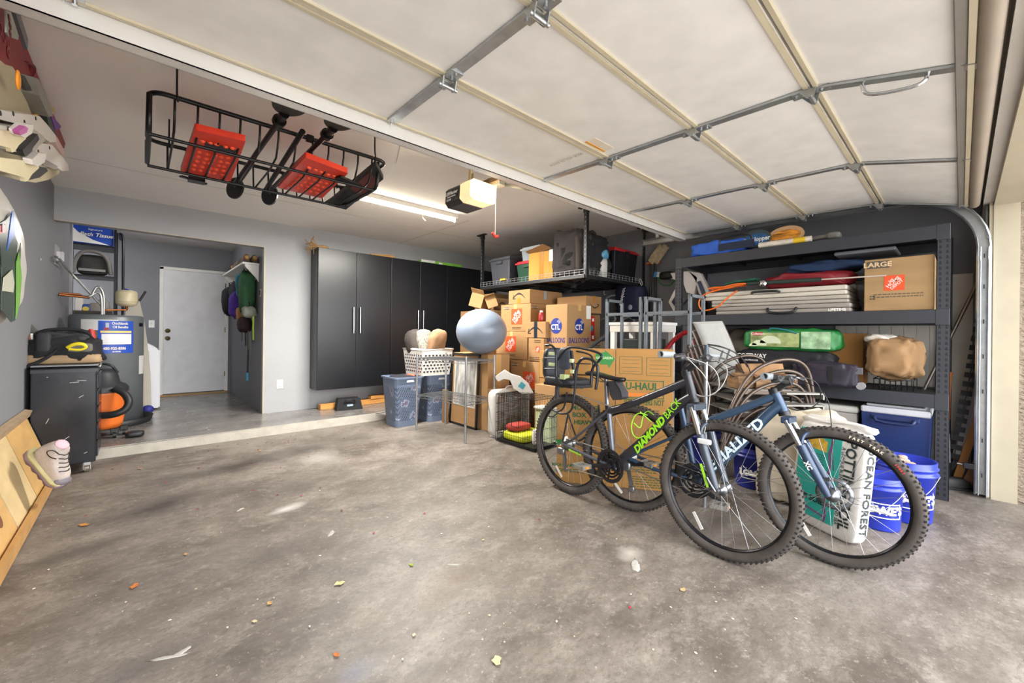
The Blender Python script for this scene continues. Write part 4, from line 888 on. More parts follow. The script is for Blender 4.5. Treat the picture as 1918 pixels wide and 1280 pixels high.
bagblob('fabric_bag', 'grey pouch hanging low on the bag cluster', 'bag', 478, 575, 595, 6.4, .08, '#8c8f86', .08, 7)
bagblob('fabric_bag', 'black and dark red pouch at the bottom of the bag cluster', 'bag', 460, 595, 622, 6.7, .1, '#2a1716', .08, 8)
for i, (px, y0, y1, Y, c, lab) in enumerate(((476, 590, 628, 6.42, '#9fc03a', 'lime green strap hanging from the bag cluster, left one'), (484, 592, 637, 6.35, '#a8cc3c', 'lime green strap hanging from the bag cluster, right one'), (438, 600, 640, 7.1, '#6d6d70', 'grey strap hanging nearest the alcove door'), (455, 620, 648, 6.75, '#1d1c1f', 'short black strap hanging under the dark pouch'), (471, 620, 656, 6.5, '#232022', 'longer thin black strap hanging under the grey pouch'), (480, 622, 655, 6.4, '#4c4640', 'brownish grey strap hanging at the right of cluster'))):
    a = P(px, y0, Y=Y); c_ = P(px + 1, y1, Y=Y); x = PX - .04 - .01 * i
    tag(B().bar((x, Y, a.z), (x + .005, Y + .01, c_.z), .018, .004, (0, 1, 0)).build('strap', mat(c, .6)), lab, 'strap')
l = thing('dog_leash', 'long black leash with blue end hanging from the bag cluster', 'leash', (PX - .05, 6.72, 1.0))
a = P(460, 618, Y=6.7); c_ = P(458, 700, Y=6.7); B().tube([(PX - .05, 6.7, a.z), (PX - .045, 6.69, (a.z + c_.z) / 2), (PX - .05, 6.7, c_.z)], .011, 8).build('cord', BLK, l)
B().cyl((PX - .05, 6.7, c_.z + .01), (PX - .05, 6.7, c_.z - .1), .016, 8).build('grip_end', mat('#3fa0c8', .4), l)

# ================================================================ snowboards and bags high on the left wall
def ppoly(pts, X): return [P(x, y, X=X) for x, y in pts]
sr = thing('wall_rack', 'grey steel angle bracket rack high on the left wall holding snowboards', 'rack', (-.5, 2.3, 2.4))
a = P(8, -40, X=-.36); c = P(48, 82, X=-.36); B().bar(a, c, .012, .05).build('arm', mat('#6d7078', .4, .6), sr)
a = P(25, -40, X=-.40); c = P(55, 60, X=-.40); B().bar(a, c, .012, .03).build('arm', mat('#5d5f66', .4, .6), sr)
B().prism(ppoly([(8, 5), (14, 10), (32, 66), (31, 74), (14, 68), (9, 60)], -.355), (.004, 0, 0)).use(1).build('perforated_plate', mat('#a9afa9', .4, .5), sr)
b = B(); 
for (x, y) in ((17, 34), (19, 49), (19, 63)): p = P(x, y, X=-.35); b.ball(p, .012, 10, (.2, 1.6, 1))
b.build('bolt_holes', mat('#5a1d24', .6), sr)
s1 = thing('snowboard', 'dark red snowboard held on edge high on the left wall', 'snowboard', (-.42, 2.8, 2.1))
B().prism(ppoly([(-160, -330), (-60, -140), (2, 5), (42, 84), (118, 268), (116, 277), (95, 262), (40, 200), (-60, 180), (-160, 160)], -.43), (.012, 0, 0)).build('board', mat('#8d0f24', .5, 0, .12, 3), s1, bevel=.002)
b = B(); b.text('Roc', FACE(P(9, 74, X=-.4165), (0, -1, 0), (0, 0, -1)), .11); b.build('lettering', mat('#a83846', .4), s1)
s2 = thing('snowboard', 'cream white snowboard with two white bindings low on the wall rack', 'snowboard', (-.35, 2.8, 1.9))
B().prism(ppoly([(-160, -60), (-60, 70), (0, 118), (14, 122), (22, 134), (60, 235), (108, 318), (104, 325), (84, 336), (60, 341), (30, 337), (0, 328), (-60, 310), (-160, 280)], -.37), (.012, 0, 0)).build('board', mat('#b5aa8c', .5, 0, .06, 5), s2, bevel=.002)
BW = mat('#d9d3cc', .35, 0, .03)
def binding(lab, dx, dy, pink):
    t = thing('snowboard_binding', lab, 'binding', P(40 + dx, 260 + dy, X=-.33), 'white bindings screwed to the cream snowboard')
    def pp(pts, X, d, nm, m, bv=.006): return B().prism([P(x + dx, y + dy, X=X) for x, y in pts], (d, 0, 0)).build(nm, m, t, bevel=bv)
    pp([(-40, 196), (0, 205), (28, 208), (50, 212), (66, 228), (85, 250), (86, 262), (72, 262), (48, 246), (20, 236), (0, 224), (-40, 215)], -.345, .035, 'base_tray', BW)
    pp([(46, 240), (58, 244), (80, 256), (78, 262), (54, 256)], -.308, .004, 'tray_opening', mat('#8e8a84', .5), .001)
    if pink: pp([(-40, 225), (20, 232), (42, 245), (50, 256), (34, 266), (22, 284), (14, 287), (0, 280), (-40, 270)], -.335, .05, 'ankle_pad', mat('#a9a59c', .6, 0, .1, 20))
    if not pink: pp([(8, 262), (30, 256), (52, 258), (56, 264), (40, 276), (14, 282)], -.3, .012, 'heel_pad', BLK)
    pp([(-40, 238), (10, 244), (36, 252), (40, 258), (26, 270), (18, 282), (12, 284), (10, 276), (-40, 262)], -.283, .01, 'strap', mat('#ddd0a8', .5))
    if pink: pp([(14, 276), (30, 262), (46, 246), (50, 256), (36, 272), (32, 284), (20, 288)], -.30, .03, 'black_lining', BLK)
    pp([(16, 240), (30, 228), (46, 230), (42, 246), (28, 254), (18, 250)], -.275, .02, 'buckle', BW)
    if pink: pp([(22, 243), (36, 234), (41, 238), (38, 246), (26, 251)], -.253, .012, 'buckle_lever', mat('#b5559c', .4))
    for (x, y) in ((1, 212), (25, 213), (46, 229), (67, 222)):
        p = P(x + dx, y + dy, X=-.309); B().ball(p, .008, 8, (.3, 1.5, 1)).build('screw', BLK, t)
binding('upper white snowboard binding with a pink buckle', 0, 0, True)
binding('lower white snowboard binding hanging by the board tip', 26, 55, False)
p = [P(x, y, X=-.34) for x, y in ((35, 270), (60, 262), (84, 268), (100, 290), (108, 308), (90, 300), (60, 285), (36, 278))]
tag(B().prism(p, (.01, 0, 0)).build('orange_board_edge', mat('#a0562e', .4)), 'orange brown board edge showing between the two white bindings', 'snowboard')
g = [P(x, y, X=-.36) for x, y in ((26, 134), (36, 138), (50, 160), (58, 180), (70, 198), (68, 210), (60, 212), (50, 192), (38, 170))]
bt2 = thing('binding_strap', 'grey and black padded strap with orange patch hanging above white bindings', 'binding', g[0])
B().prism(g, (.05, 0, 0)).build('pad', mat('#83807a', .6, 0, .1, 20), bt2, bevel=.01)
g = [P(x, y, X=-.305) for x, y in ((28, 136), (38, 140), (50, 162), (52, 168), (42, 168))]; B().prism(g, (.01, 0, 0)).build('black_patch', BLK, bt2)
B().ball(P(34, 150, X=-.293), .02, 10, (.3, 1.3, 1.6)).build('orange_patch', mat('#df8a22', .5), bt2)
for i, (x, y, lab) in enumerate(((54, 118, 'upper dark red leather loop sticking out from the red snowboard'), (84, 200, 'lower dark red loop with yellow strap beside the red snowboard'))):
    t = thing('strap_loop', lab, 'strap', P(x, y, X=-.4)); a = P(x - 4, y - 2, X=-.41); e = P(x + 8, y + 26, X=-.41); m = P(x + 24, y + 8, X=-.38)
    B().grid(lambda u, v, a=a, e=e, m=m: (a * (1 - u) ** 2 + m * 2.1 * u * (1 - u) * .96 + e * u * u) + Vector((-.05 * v, 0, 0)), 12, 1).build('loop', mat('#6d1420', .4), t, solid=.005)
    if i: B().tube(smooth_path([P(68, 186, X=-.35), P(100, 200, X=-.35), P(98, 215, X=-.35), P(76, 206, X=-.35), P(60, 222, X=-.35), P(78, 232, X=-.35)], 2), .006, 6).build('yellow_cord', mat('#cfb029', .5), t)
for pts, c, lab, nm in ((((72, 212), (80, 216), (92, 250), (90, 256), (78, 240)), '#1c2a26', 'dark green black strap hanging beside the cream snowboard', 'strap'), (((80, 210), (90, 220), (102, 234), (98, 240), (90, 240)), '#6a2c9c', 'purple fabric strap end beside the yellow cord', 'strap'), (((86, 252), (94, 254), (104, 272), (112, 290), (104, 288), (92, 270)), '#d9b7ae', 'pale pink strap end near the snowboard tip', 'strap')):
    tag(B().prism(ppoly(pts, -.4185), (.03, 0, 0)).build(nm, mat(c, .5)), lab, 'strap')
# big white packaged bundle on the wall
wbg = thing('packaged_bundle', 'puffy white plastic wrapped bundle with green printed insert on left wall', 'bag', (-.52, 3.0, 1.1))
def wfn(u, v):
    y = 2.35 + u * 1.12; z = 1.03 + v * .93
    e = (1 - abs(2 * u - 1) ** 3.0) * (1 - abs(2 * v - 1) ** 3.5)
    return (XL + .005 + .14 * max(e, 0) ** .5 + .006 * math.sin(40 * v + 6 * u) , y, z)
c0 = P(48, 500, X=-.50)
def wpt(u, v):
    # outline in the wall plane, wrinkled and bulging
    zz = -1 + 2 * v; wd = math.sqrt(max(0, 1 - abs(zz) ** 2.6)); y = 2.45 + (c0.y - 2.45) * u * wd; z = 1.475 + .37 * zz
    e = max(0, 1 - abs(2 * u - 1) ** 2.6) * max(0, 1 - abs(zz) ** 4)
    return (XL + .01 + .16 * e ** .3 + .004 * math.sin(26 * v + 9 * u) * e, y, z + .01 * math.sin(u * 14))
B().grid(wpt, 24, 28).build('wrap', mat('#c9c7c0', .3, 0, .05, 6, .15, 20), wbg)
def ins(pts, m, nm, off): 
    out = []
    for (x, y) in pts:
        p = P(x, y, X=-.448 + off); out.append(p)
    return B().prism(out, (.002, 0, 0)).build(nm, m, wbg)
ins([(-4, 420), (10, 412), (24, 395), (27, 440), (32, 455), (28, 500), (34, 470), (38, 455), (36, 550), (28, 600), (20, 604), (1, 580), (2, 500)], mat('#24382c', .3, 0, .5, 14), 'printed_insert', 0)
ins([(22, 395), (26, 400), (27, 440), (18, 455), (12, 470)], mat('#3c66b8', .3), 'blue_print', .002)
ins([(30, 490), (35, 472), (40, 520), (36, 570), (29, 598), (30, 540)], mat('#6fae2e', .3), 'green_print', .004)
ins([(6, 520), (22, 505), (26, 530), (24, 548), (4, 545)], mat('#c9cbb8', .3), 'white_print', .005)
ins([(-6, 424), (10, 420), (9, 436), (-6, 440)], mat('#a8263a', .3), 'red_logo', .006)
b = B(); b.text('B', FACE(P(6, 429, X=-.438), (0, 1, 0), (0, 0, 1)), .045, bold=.002); b.build('lettering', WHT, wbg)
tag(B().ball((XL + .002, P(76, 486, X=XL).y, P(76, 486, X=XL).z), .012, 8, (.2, 1, 1)).build('wall_nail', WHT), 'tiny white spot of bare plaster on the left wall', 'mark')
# ================================================================ bicycles
TIRE = mat('#262423', .85, 0, .2, 30, .4, 120); RIMM = mat('#15151a', .3, .4); SPK = mat('#a9abb0', .25, .9); HUB = mat('#85878c', .3, .9)
SIDEW = mat('#453f3b', .85, 0, .25, 14, .2, 60)
def bike_matrix(r, f, lean):
    r = Vector((*r, 0)); f = Vector((*f, 0)); x = (f - r).normalized(); right = x.cross(Vector((0, 0, 1)))
    z = Vector((0, 0, 1)) * math.cos(lean) - right * math.sin(lean); y = z.cross(x)
    return Matrix(((x.x, y.x, z.x, r.x), (x.y, y.y, z.y, r.y), (x.z, y.z, z.z, r.z), (0, 0, 0, 1))), (f - r).length
def on_plane(T, px, py, off=0.0):     # local point of the bike plane (shifted sideways) seen at a pixel
    inv = T.inverted(); o = inv @ Vector((0, 0, EYE)); q = inv @ P(px, py, D=1.0); d = q - o
    t = (off - o.y) / d.y; return o + d * t
def wheel(T, x, R_, yaw, par, nm, cass=False, disc=False, knob=84):
    W = T @ Matrix.Translation((x, 0, R_)) @ Matrix.Rotation(yaw, 4, 'Z')
    rim = B(W); ri = R_ - .046
    prof = [(ri, -.012), (ri - .016, -.008), (ri - .016, .008), (ri, .012), (ri + .006, .011), (ri + .006, -.011), (ri, -.012)]
    rim.lathe(prof, (0, 0, 0), 64, (0, 1, 0)); w_ = rim.build(nm, RIMM, par)
    t = B(W); mr = R_ - .028
    pf = [(mr + .026 * math.cos(a), .026 * math.sin(a)) for a in [2 * math.pi * i / 12 for i in range(13)]]
    t.lathe(pf, (0, 0, 0), 72, (0, 1, 0)); t.use(1)
    for i in range(knob):
        a = 2 * math.pi * i / knob
        for (yy, rr, da, s_) in ((-.02, R_ - .011, 0, .0055), (.02, R_ - .011, 0, .0055), (-.007, R_ - .003, .5, .0065), (.008, R_ - .003, .5, .0065)):
            b_ = a + da * 2 * math.pi / knob; c = Vector((rr * math.cos(b_), yy, rr * math.sin(b_))); d = Vector((math.cos(b_), 0, math.sin(b_))); tn = Vector((-math.sin(b_), 0, math.cos(b_)))
            t.bar(c - d * .006, c + d * .0035, .009, .0085, tn)
    t.build('tire', [SIDEW, TIRE], w_)
    h = B(W); h.lathe([(0, -.05), (.012, -.05), (.012, -.035), (.03, -.034), (.03, -.028), (.018, -.024), (.018, .024), (.03, .028), (.03, .034), (.012, .035), (.012, .05), (0, .05)], (0, 0, 0), 20, (0, 1, 0)); h.build('hub', HUB, w_)
    n = 28
    for i in range(n):
        a = 2 * math.pi * i / n; sd = .03 if i % 2 else -.03; off = (.9 if (i // 2) % 2 else -.9)
        p = Vector((.028 * math.cos(a + off), sd, .028 * math.sin(a + off))); q = Vector((ri * math.cos(a) - .014 * math.cos(a), 0, (ri - .014) * math.sin(a)))
        q = Vector(((ri - .014) * math.cos(a), 0, (ri - .014) * math.sin(a)))
        B(W).cyl(p, q, .0011, 4).build('spoke', SPK, w_)
    if cass:
        c = B(W)
        for i in range(7): c.lathe([(.02, -.03 - i * .004), (.052 - i * .005, -.03 - i * .004), (.052 - i * .005, -.032 - i * .004), (.02, -.032 - i * .004)], (0, 0, 0), 26, (0, 1, 0))
        c.build('cassette', mat('#96938c', .35, .8, .2, 40), w_)
    if disc:
        c = B(W); c.lathe([(.06, .034), (.08, .034), (.08, .036), (.06, .036), (.06, .034)], (0, 0, 0), 36, (0, 1, 0))
        for i in range(6): a = i * math.pi / 3; c.bar((.02 * math.cos(a), .035, .02 * math.sin(a)), (.065 * math.cos(a + .3), .035, .065 * math.sin(a + .3)), .002, .008, (math.cos(a + 1.57), 0, math.sin(a + 1.57)))
        c.build('brake_disc', HUB, w_)
    B(W).use(0)
    a0 = -2.1 if cass else -2.3
    rf = B(W); rf.bar(((ri - .09) * math.cos(a0), -.018, (ri - .09) * math.sin(a0)), ((ri - .05) * math.cos(a0 + .35), -.018, (ri - .05) * math.sin(a0 + .35)), .004, .016, (math.cos(a0 + 1.2) * -1, 0, 1)); rf.build('reflector', mat('#c9c6c0', .4), w_)
    return w_
def tubepath(T, pts, r, m, nm, par, n=10, sm=0, rs=None):
    b = B(T); b.tube(smooth_path(pts, sm) if sm else pts, r, n, rs=rs); return b.build(nm, m, par)
def crankset(T, bb, ang, par, R_=.088):
    c = B(T); x, z = bb
    for i, (r0, y) in enumerate(((R_, -.05), (R_ - .02, -.043), (R_ - .038, -.036))):
        c.lathe([(r0 - .012, y), (r0, y), (r0, y - .003), (r0 - .012, y - .003), (r0 - .012, y)], (x, 0, z), 36, (0, 1, 0))
    for i in range(5):
        a = ang + i * 2 * math.pi / 5; c.bar((x, -.05, z), (x + (R_ - .01) * math.cos(a), -.05, z + (R_ - .01) * math.sin(a)), .004, .014, (-math.sin(a), 0, math.cos(a)))
    c.build('chainring', mat('#26262a', .3, .6), par)
    g = B(T).lathe([(R_ + .012, -.052), (R_ + .004, -.056), (R_ - .006, -.054)], (x, 0, z), 36, (0, 1, 0)); g.build('chain_guard', mat('#1a1a1e', .3), par)
    for s_, a in ((-1, ang), (1, ang + math.pi)):
        e = (x + .17 * math.cos(a), s_ * .075, z + .17 * math.sin(a)); k = B(T).bar((x, s_ * .065, z), e, .014, .026, (-math.sin(a), 0, math.cos(a))); k.cyl((x, s_ * .055, z), (x, s_ * .078, z), .016, 10)
        cr_ = k.build('crank_arm', mat('#202024', .35, .3), par, bevel=.003)
        pd = B(T); ey = e[1] + s_ * .05; pd.box((e[0] - .045, ey - .045, e[2] - .012), (e[0] + .045, ey - .035, e[2] + .012)).box((e[0] - .045, ey + .035, e[2] - .012), (e[0] + .045, ey + .045, e[2] + .012)).box((e[0] - .045, ey - .045, e[2] - .014), (e[0] - .03, ey + .045, e[2] + .014)).box((e[0] + .03, ey - .045, e[2] - .014), (e[0] + .045, ey + .045, e[2] + .014)).cyl((e[0], e[1], e[2]), (e[0], ey + .04 * s_, e[2]), .008, 8)
        pd.build('pedal', mat('#9a9892', .35, .5), cr_, bevel=.002)
        B(T).box((e[0] + .044, ey - .015, e[2] - .006), (e[0] + .048, ey + .015, e[2] + .006)).build('pedal_reflector', mat('#e08a20', .3), cr_)
def handlebar(T, M_, head, w_, par, grip, rise=.03):
    # M_ : matrix of the steered assembly, x forward, y left, origin at the steering axis top
    s_ = B(M_); s_.tube([(0, 0, -.06), (0, 0, .02)], .019, 10).bar((0, 0, 0), (.07, 0, .03), .035, .032); s_.box((.055, -.022, .01), (.09, .022, .05)); s_.build('stem', BLK, par, bevel=.003)
    pts = [(.045, -w_, .045 + rise), (.05, -.18, .045 + rise), (.07, -.08, .035), (.075, 0, .03), (.07, .08, .035), (.05, .18, .045 + rise), (.045, w_, .045 + rise)]
    hb = B(M_).tube(smooth_path(pts, 2), .0135, 10).build('handlebar', mat('#1c1c1f', .35, .3), par)
    for s in (-1, 1):
        g = B(M_).tube([(.0445, s * w_, .045 + rise), (.0465, s * (w_ - .12), .045 + rise)], .0175, 12, rs=[.0185, .0165]); g.build('grip', grip, hb)
        l = B(M_).tube(smooth_path([(.055, s * (w_ - .15), .04 + rise), (.1, s * (w_ - .15), .03 + rise), (.1, s * (w_ - .04), .02 + rise)], 2), .006, 6); l.build('brake_lever', HUB, hb)
        sh_ = B(M_).blob((.055, s * (w_ - .17), .03 + rise), (.025, .03, .02), .5); sh_.build('shifter', mat('#3a3a3e', .4, .2), hb)
def fork(T, M_, x, R_, yaw, par, top, crown, col, leglen, wl=.062):
    # legs from crown to axle in bike local coordinates
    W = T @ Matrix.Translation((x, 0, R_)) @ Matrix.Rotation(yaw, 4, 'Z')
    ax = Vector((0, 0, 0)); inv = Matrix.Rotation(-yaw, 4, 'Z'); c = inv @ (Vector((crown[0] - x, 0, crown[1] - R_))); t = inv @ Vector((top[0] - x, 0, top[1] - R_))
    f_ = B(W); f_.bar(c + Vector((0, -wl - .012, 0)), c + Vector((0, wl + .012, 0)), .045, .035, (0, 0, 1)); fo = f_.build('fork', mat(col, .3, .2), par, bevel=.006)
    for s in (-1, 1):
        a = c + Vector((0, s * wl, -.0)); b_ = ax + Vector((-.012, s * wl, 0)); m_ = a.lerp(b_, .36)
        B(W).cyl(a, m_, .0145, 12).build('stanchion', mat('#c9ccd0', .12, 1), fo)
        B(W).tube([m_ + Vector((0, 0, .01)), m_.lerp(b_, .3), b_.lerp(m_, .1), b_], .02, 12, rs=[.0215, .022, .018, .013]).build('lower_leg', mat(col, .3, .2), fo)
    ar = B(W); m_ = c.lerp(ax, .36); ar.tube(smooth_path([m_ + Vector((0, -wl, 0)), m_ + Vector((.0, -wl, .05)) * 1, m_ + Vector((.02, 0, .075)), m_ + Vector((0, wl, .05)), m_ + Vector((0, wl, 0))], 2), .010, 8); ar.build('fork_arch', mat(col, .3, .2), fo)
    return W

# ---- first bike (lime lettering)
T1, WB1 = bike_matrix((2.29, 1.90), (2.22, .82), .05)
DBF = mat('#33333a', .28, .2, .04, 4)
bk = thing('mountain_bike', 'dark grey mountain bike with lime green lettering and rear child seat', 'bicycle', (2.26, 1.4, 0))
R1 = .352
wheel(T1, 0, R1, 0, bk, 'rear_wheel', cass=True)
wheel(T1, WB1, R1, .04, bk, 'front_wheel')
BBp = (.40, .30); ST = (.335, .635); HT = (.862, .92); HB = (.905, .79)
v3 = lambda p, y=0: (p[0], y, p[1])
fr = B(T1); fr.tube([v3(HT), v3(HB)], .024, 14)
fr.tube([v3((.385, .335)), v3((.405, .265))], .024, 12).cyl((.40, -.037, .30), (.40, .037, .30), .022, 14)
fr.tube(smooth_path([v3(BBp), v3((.64, .535)), v3((.82, .75)), v3((.893, .80))], 1), .027, 12, rs=None)
fr.tube(smooth_path([v3(ST), v3((.44, .675)), v3((.7, .80)), v3((.868, .885))], 1), .022, 12)
fr.build('frame', DBF, bk)
B(T1).tube([v3((.385, .34)), v3((.33, .66))], .0175, 12).build('seat_tube', mat('#6d7079', .3, .4), bk)
for s in (-1, 1):
    B(T1).tube(smooth_path([(0, s * .062, R1), (.1, s * .06, R1 + .06), (.28, s * .03, .585), (.34, s * .012, .645)], 2), .009, 8).build('seat_stay', mat('#4b4c54', .3, .3), bk)
    B(T1).tube(smooth_path([(0, s * .062, R1), (.2, s * .06, .325), (.36, s * .035, .30)], 2), .0115, 8).build('chain_stay', mat('#5c5e66', .3, .3), bk)
B(T1).tube([v3((.322, .64)), v3((.30, .85))], .0145, 12).build('seat_post', mat('#7d8087', .25, .7), bk)
B(T1).cyl((.331, 0, .64), (.326, 0, .668), .021, 12).build('seat_clamp', BLK, bk)
def saddle(T, x0, x1, z, par):
    n = 14; vs = []; fs = []; m = 10
    for i in range(n + 1):
        u = i / n; x = x0 + (x1 - x0) * u; w_ = .075 * (1 - u) ** .9 + .02 if u > .12 else .095 * math.sin(math.pi / 2 * (.35 + u / .12 * .65))
        w_ = max(.014, w_ if u < .93 else w_ * .8); zz = z + .012 * math.sin(math.pi * u * .9 + 2.2)
        for j in range(m):
            a = math.pi * 2 * j / m; vs.append((x, w_ * math.cos(a), zz + (.01 if math.sin(a) > 0 else .018) * math.sin(a)))
    for i in range(n):
        for j in range(m): fs.append((i * m + j, i * m + (j + 1) % m, (i + 1) * m + (j + 1) % m, (i + 1) * m + j))
    fs += [tuple(range(m))[::-1], tuple(range(n * m, n * m + m))]
    sd = B(T).add(vs, fs, True).build('saddle', mat('#131317', .35, 0, .05), par)
    for s in (-1, 1): B(T).tube(smooth_path([(x0 + .05, s * .03, z - .02), (x0 + .1, s * .022, z - .045), (x1 - .12, s * .02, z - .042), (x1 - .03, s * .01, z - .02)], 1), .0035, 6).build('saddle_rail', HUB, sd)
saddle(T1, .165, .447, .868, bk)
crankset(T1, (.40, .30), math.pi + .2, bk, .094)
ch = B(T1).tube([(.0, -.043, R1 + .04), (.40, -.05, .39)], .004, 5).tube(smooth_path([(.40, -.05, .21), (.15, -.043, .2), (.02, -.043, .17), (.0, -.043, .2), (.03, -.043, .26), (-.02, -.043, .31)], 2), .004, 5); ch.build('chain', mat('#8d857b', .4, .6), bk)
dr = B(T1).bar((.0, -.055, .30), (.015, -.05, .18), .012, .022, (1, 0, 0)).blob((-.02, -.065, .30), (.035, .015, .025), .6).lathe([(.0, -.04), (.016, -.04), (.016, -.048), (0, -.048)], (.015, 0, .18), 12, (0, 1, 0)).lathe([(.0, -.04), (.016, -.04), (.016, -.048), (0, -.048)], (.0, 0, .25), 12, (0, 1, 0)); dr.build('rear_derailleur', HUB, bk)
M1 = T1 @ Matrix.Translation((.862, 0, .935)) @ Matrix.Rotation(R(-16), 4, 'Y')
B(T1).cyl(v3((.853, .945)), v3((.862, .915)), .026, 14).cyl(v3((.905, .79)), v3((.912, .77)), .028, 14).build('headset', BLK, bk)
GRIP = mat('#8d9296', .6, 0, .05, 20)
handlebar(T1, M1 @ Matrix.Translation((0, 0, .01)), None, .31, bk, GRIP)
W1 = fork(T1, M1, WB1, R1, .04, bk, (.862, .92), (.925, .752), '#434a55', .4)
B(W1).bar((-.085, -.0615 - .024, .12), (-.045, -.086, .01) , .001, .013, (1, 0, .3)).build('fork_decal', mat('#9bd732', .4), bk)
for s in (-1, 1): B(W1).cyl((-.008, s * .06, 0), (-.008, s * .085, 0), .014, 10).build('axle_nut', HUB, bk)
B(W1).tube(smooth_path([(-.008, -.085, 0), (-.03, -.09, .03), (-.05, -.09, .06)], 1), .006, 6).build('quick_release', HUB, bk)
# V brake, front reflector
for s in (-1, 1): B(W1).bar((-.10, s * .04, .27), (-.14, s * .035, .36), .012, .014, (1, 0, 0)).build('brake_arm', HUB, bk)
for s in (-1, 1): B(T1).bar((.235, s * .035, .53), (.30, s * .03, .60) if False else (.22, s * .035, .66), .012, .012, (1, 0, 0)).build('brake_arm', HUB, bk)
B(W1).blob((-.075, -.075, .235), (.035, .01, .014), .4).build('front_reflector', mat('#d5d5d5', .25), bk)
# lettering on down tube
d = (Vector((.82, 0, .75)) - Vector((.40, 0, .30))).normalized(); up = Vector((-d.z, 0, d.x))
LG = mat('#9be02c', .35, emit=0)
def tube_text(T, t, a, b_, y, size, m, par, bold=.0016, sx=1.0, shear=0, nm='lettering', align='LEFT'):
    a = Vector((a[0], y, a[1])); b_ = Vector((b_[0], y, b_[1])); d = (b_ - a).normalized(); up = Vector((-d.z, 0, d.x))
    F = FACE(a, d, up); bb = B(T)
    if sx == 0:
        t0 = B(); t0.text(t, Matrix(), size, bold=bold, shear=shear, align='LEFT'); w0 = max(v.x for v in t0.v); sx = (b_ - a).length / w0
    bb.text(t, F, size, bold=bold, sx=sx, shear=shear, align=align); return bb.build(nm, m, par)
qa = on_plane(T1, 1190, 846, -.03); qb = on_plane(T1, 1244, 784, -.03); qc = on_plane(T1, 1272, 751, -.03)
tube_text(T1, 'DIAMOND', (qa.x, qa.z), (qb.x, qb.z), -.0305, .058, LG, bk, .0024, 0, .25)
tube_text(T1, 'BACK', (qb.x + .006, qb.z + .006), (qc.x, qc.z), -.0305, .058, LG, bk, .0002, 0, .1)
tube_text(T1, 'diamondback', (.06, .33), (.25, .31), -.073, .017, LG, bk, .0005, 1.3)
b = B(T1); cg = Vector((.60, 0, .55)); 
b.tube(smooth_path([(.64, -.03, .66), (.58, -.045, .67), (.54, -.045, .60), (.55, -.045, .53), (.585, -.04, .51), (.62, -.03, .53)], 2), .0035, 6).tube(smooth_path([(.645, .03, .66), (.59, .04, .68), (.56, .04, .63), (.60, -.03, .565), (.56, -.045, .60)], 2), .0035, 6).tube([(.60, -.045, .675), (.65, 0, .62)], .0035, 6).build('bottle_cage', LG, bk)
# saddle bag, cables
sb = thing('saddle_bag', 'dark grey wedge saddle bag strapped under the bike seat', 'bag', T1 @ Vector((.37, 0, .75)))
b = B(T1); b.prism([(.345, -.035, .835), (.40, -.035, .84), (.455, -.035, .77), (.455, -.035, .735), (.39, -.035, .715), (.36, -.035, .75)], (0, .07, 0)).build('body', mat('#37363c', .6, 0, .12, 12), sb, bevel=.012)
B(T1).box((.32, -.02, .80), (.35, .02, .83)).build('strap', BLK, sb)
B(T1).tube(smooth_path([(.40, -.037, .835), (.45, -.038, .785), (.46, -.038, .745)], 1), .003, 5).build('zipper', BLK, sb)
cb = B(T1)
for s in (-1, 1):
    cb.tube(smooth_path([(.93, s * .14, 1.02), (1.06, s * .08, .98), (1.05, 0, .85), (.95, -.02 * s, .80), (.88, s * .02, .84)], 3), .0025, 5)
cb.tube(smooth_path([(.93, -.14, 1.02), (1.02, -.05, .9), (1.0, -.02, .75), (.99, -.04, .62)], 3), .0025, 5); cb.build('cables', mat('#a8a6a2', .4), bk)
# ---- child seat on the rear
cs = thing('child_seat', 'black padded rear child bicycle seat with tubular guard hoops', 'child seat', T1 @ Vector((-.05, 0, .8)))
def L(x, y, o=0.0): return on_plane(T1, x, y, o)
TB = mat('#2e3138', .3, .5); CSP = mat('#262a33', .5, 0, .05)
def cst(pts, o, r=.0085, nm='guard_hoop', it=3, m=TB): return B(T1).tube(smooth_path([L(x, y, o) for x, y in pts], it), r, 8).build(nm, m, cs)
cst([(1022, 647), (1034, 646), (1043, 660), (1041, 690), (1042, 712), (1054, 720)], -.15)
cst([(1045, 674), (1058, 655), (1072, 649), (1119, 659), (1129, 668), (1120, 678), (1108, 690), (1107, 722)], -.13)
cst([(1060, 655), (1105, 662), (1112, 676), (1108, 722)], .13, .007)
cst([(1078, 712), (1081, 684), (1090, 671), (1106, 672), (1119, 682), (1120, 700), (1116, 730)], -.16, .0095)
cst([(1078, 710), (1074, 760), (1067, 774), (1050, 776), (1042, 772)], -.15, .007, 'rack_strut')
cst([(1062, 735), (1058, 762), (1050, 771), (1036, 770), (1032, 765)], -.06, .006, 'rack_strut')
cst([(1043, 775), (1035, 782), (1026, 780), (1022, 770), (1028, 755), (1040, 740)], .0, .004, 'rack_strut')
for s in (-.1, .1):
    B(T1).cyl(L(1064, 776, s * .8), (0, s * .75, R1 + .02), .006, 6).build('rack_strut', TB, cs)
    B(T1).cyl(L(1068, 735, s), L(1145, 762, s * .3), .004, 6).build('mount_rod', mat('#b9b8b4', .3, .8), cs)
for y in ((684, 686), (703, 705)): pass
for (y) in (681, 702): B(T1).cyl(L(1073, y, .13), L(1106, y + 1, .13), .005, 6).build('side_bar', TB, cs)
for (y) in (671, 691): B(T1).cyl(L(1020, y, -.15), L(1041, y, -.15), .005, 6).build('side_bar', TB, cs)
c = L(1040, 681, 0); B(T1).blob((c.x, 0, c.z), (.03, .115, .12), .45).build('backrest', CSP, cs)
c = L(1058, 672, -.1); B(T1).blob((c.x, -.1, c.z), (.06, .02, .08), .6).build('side_pad', mat('#454b57', .5), cs)
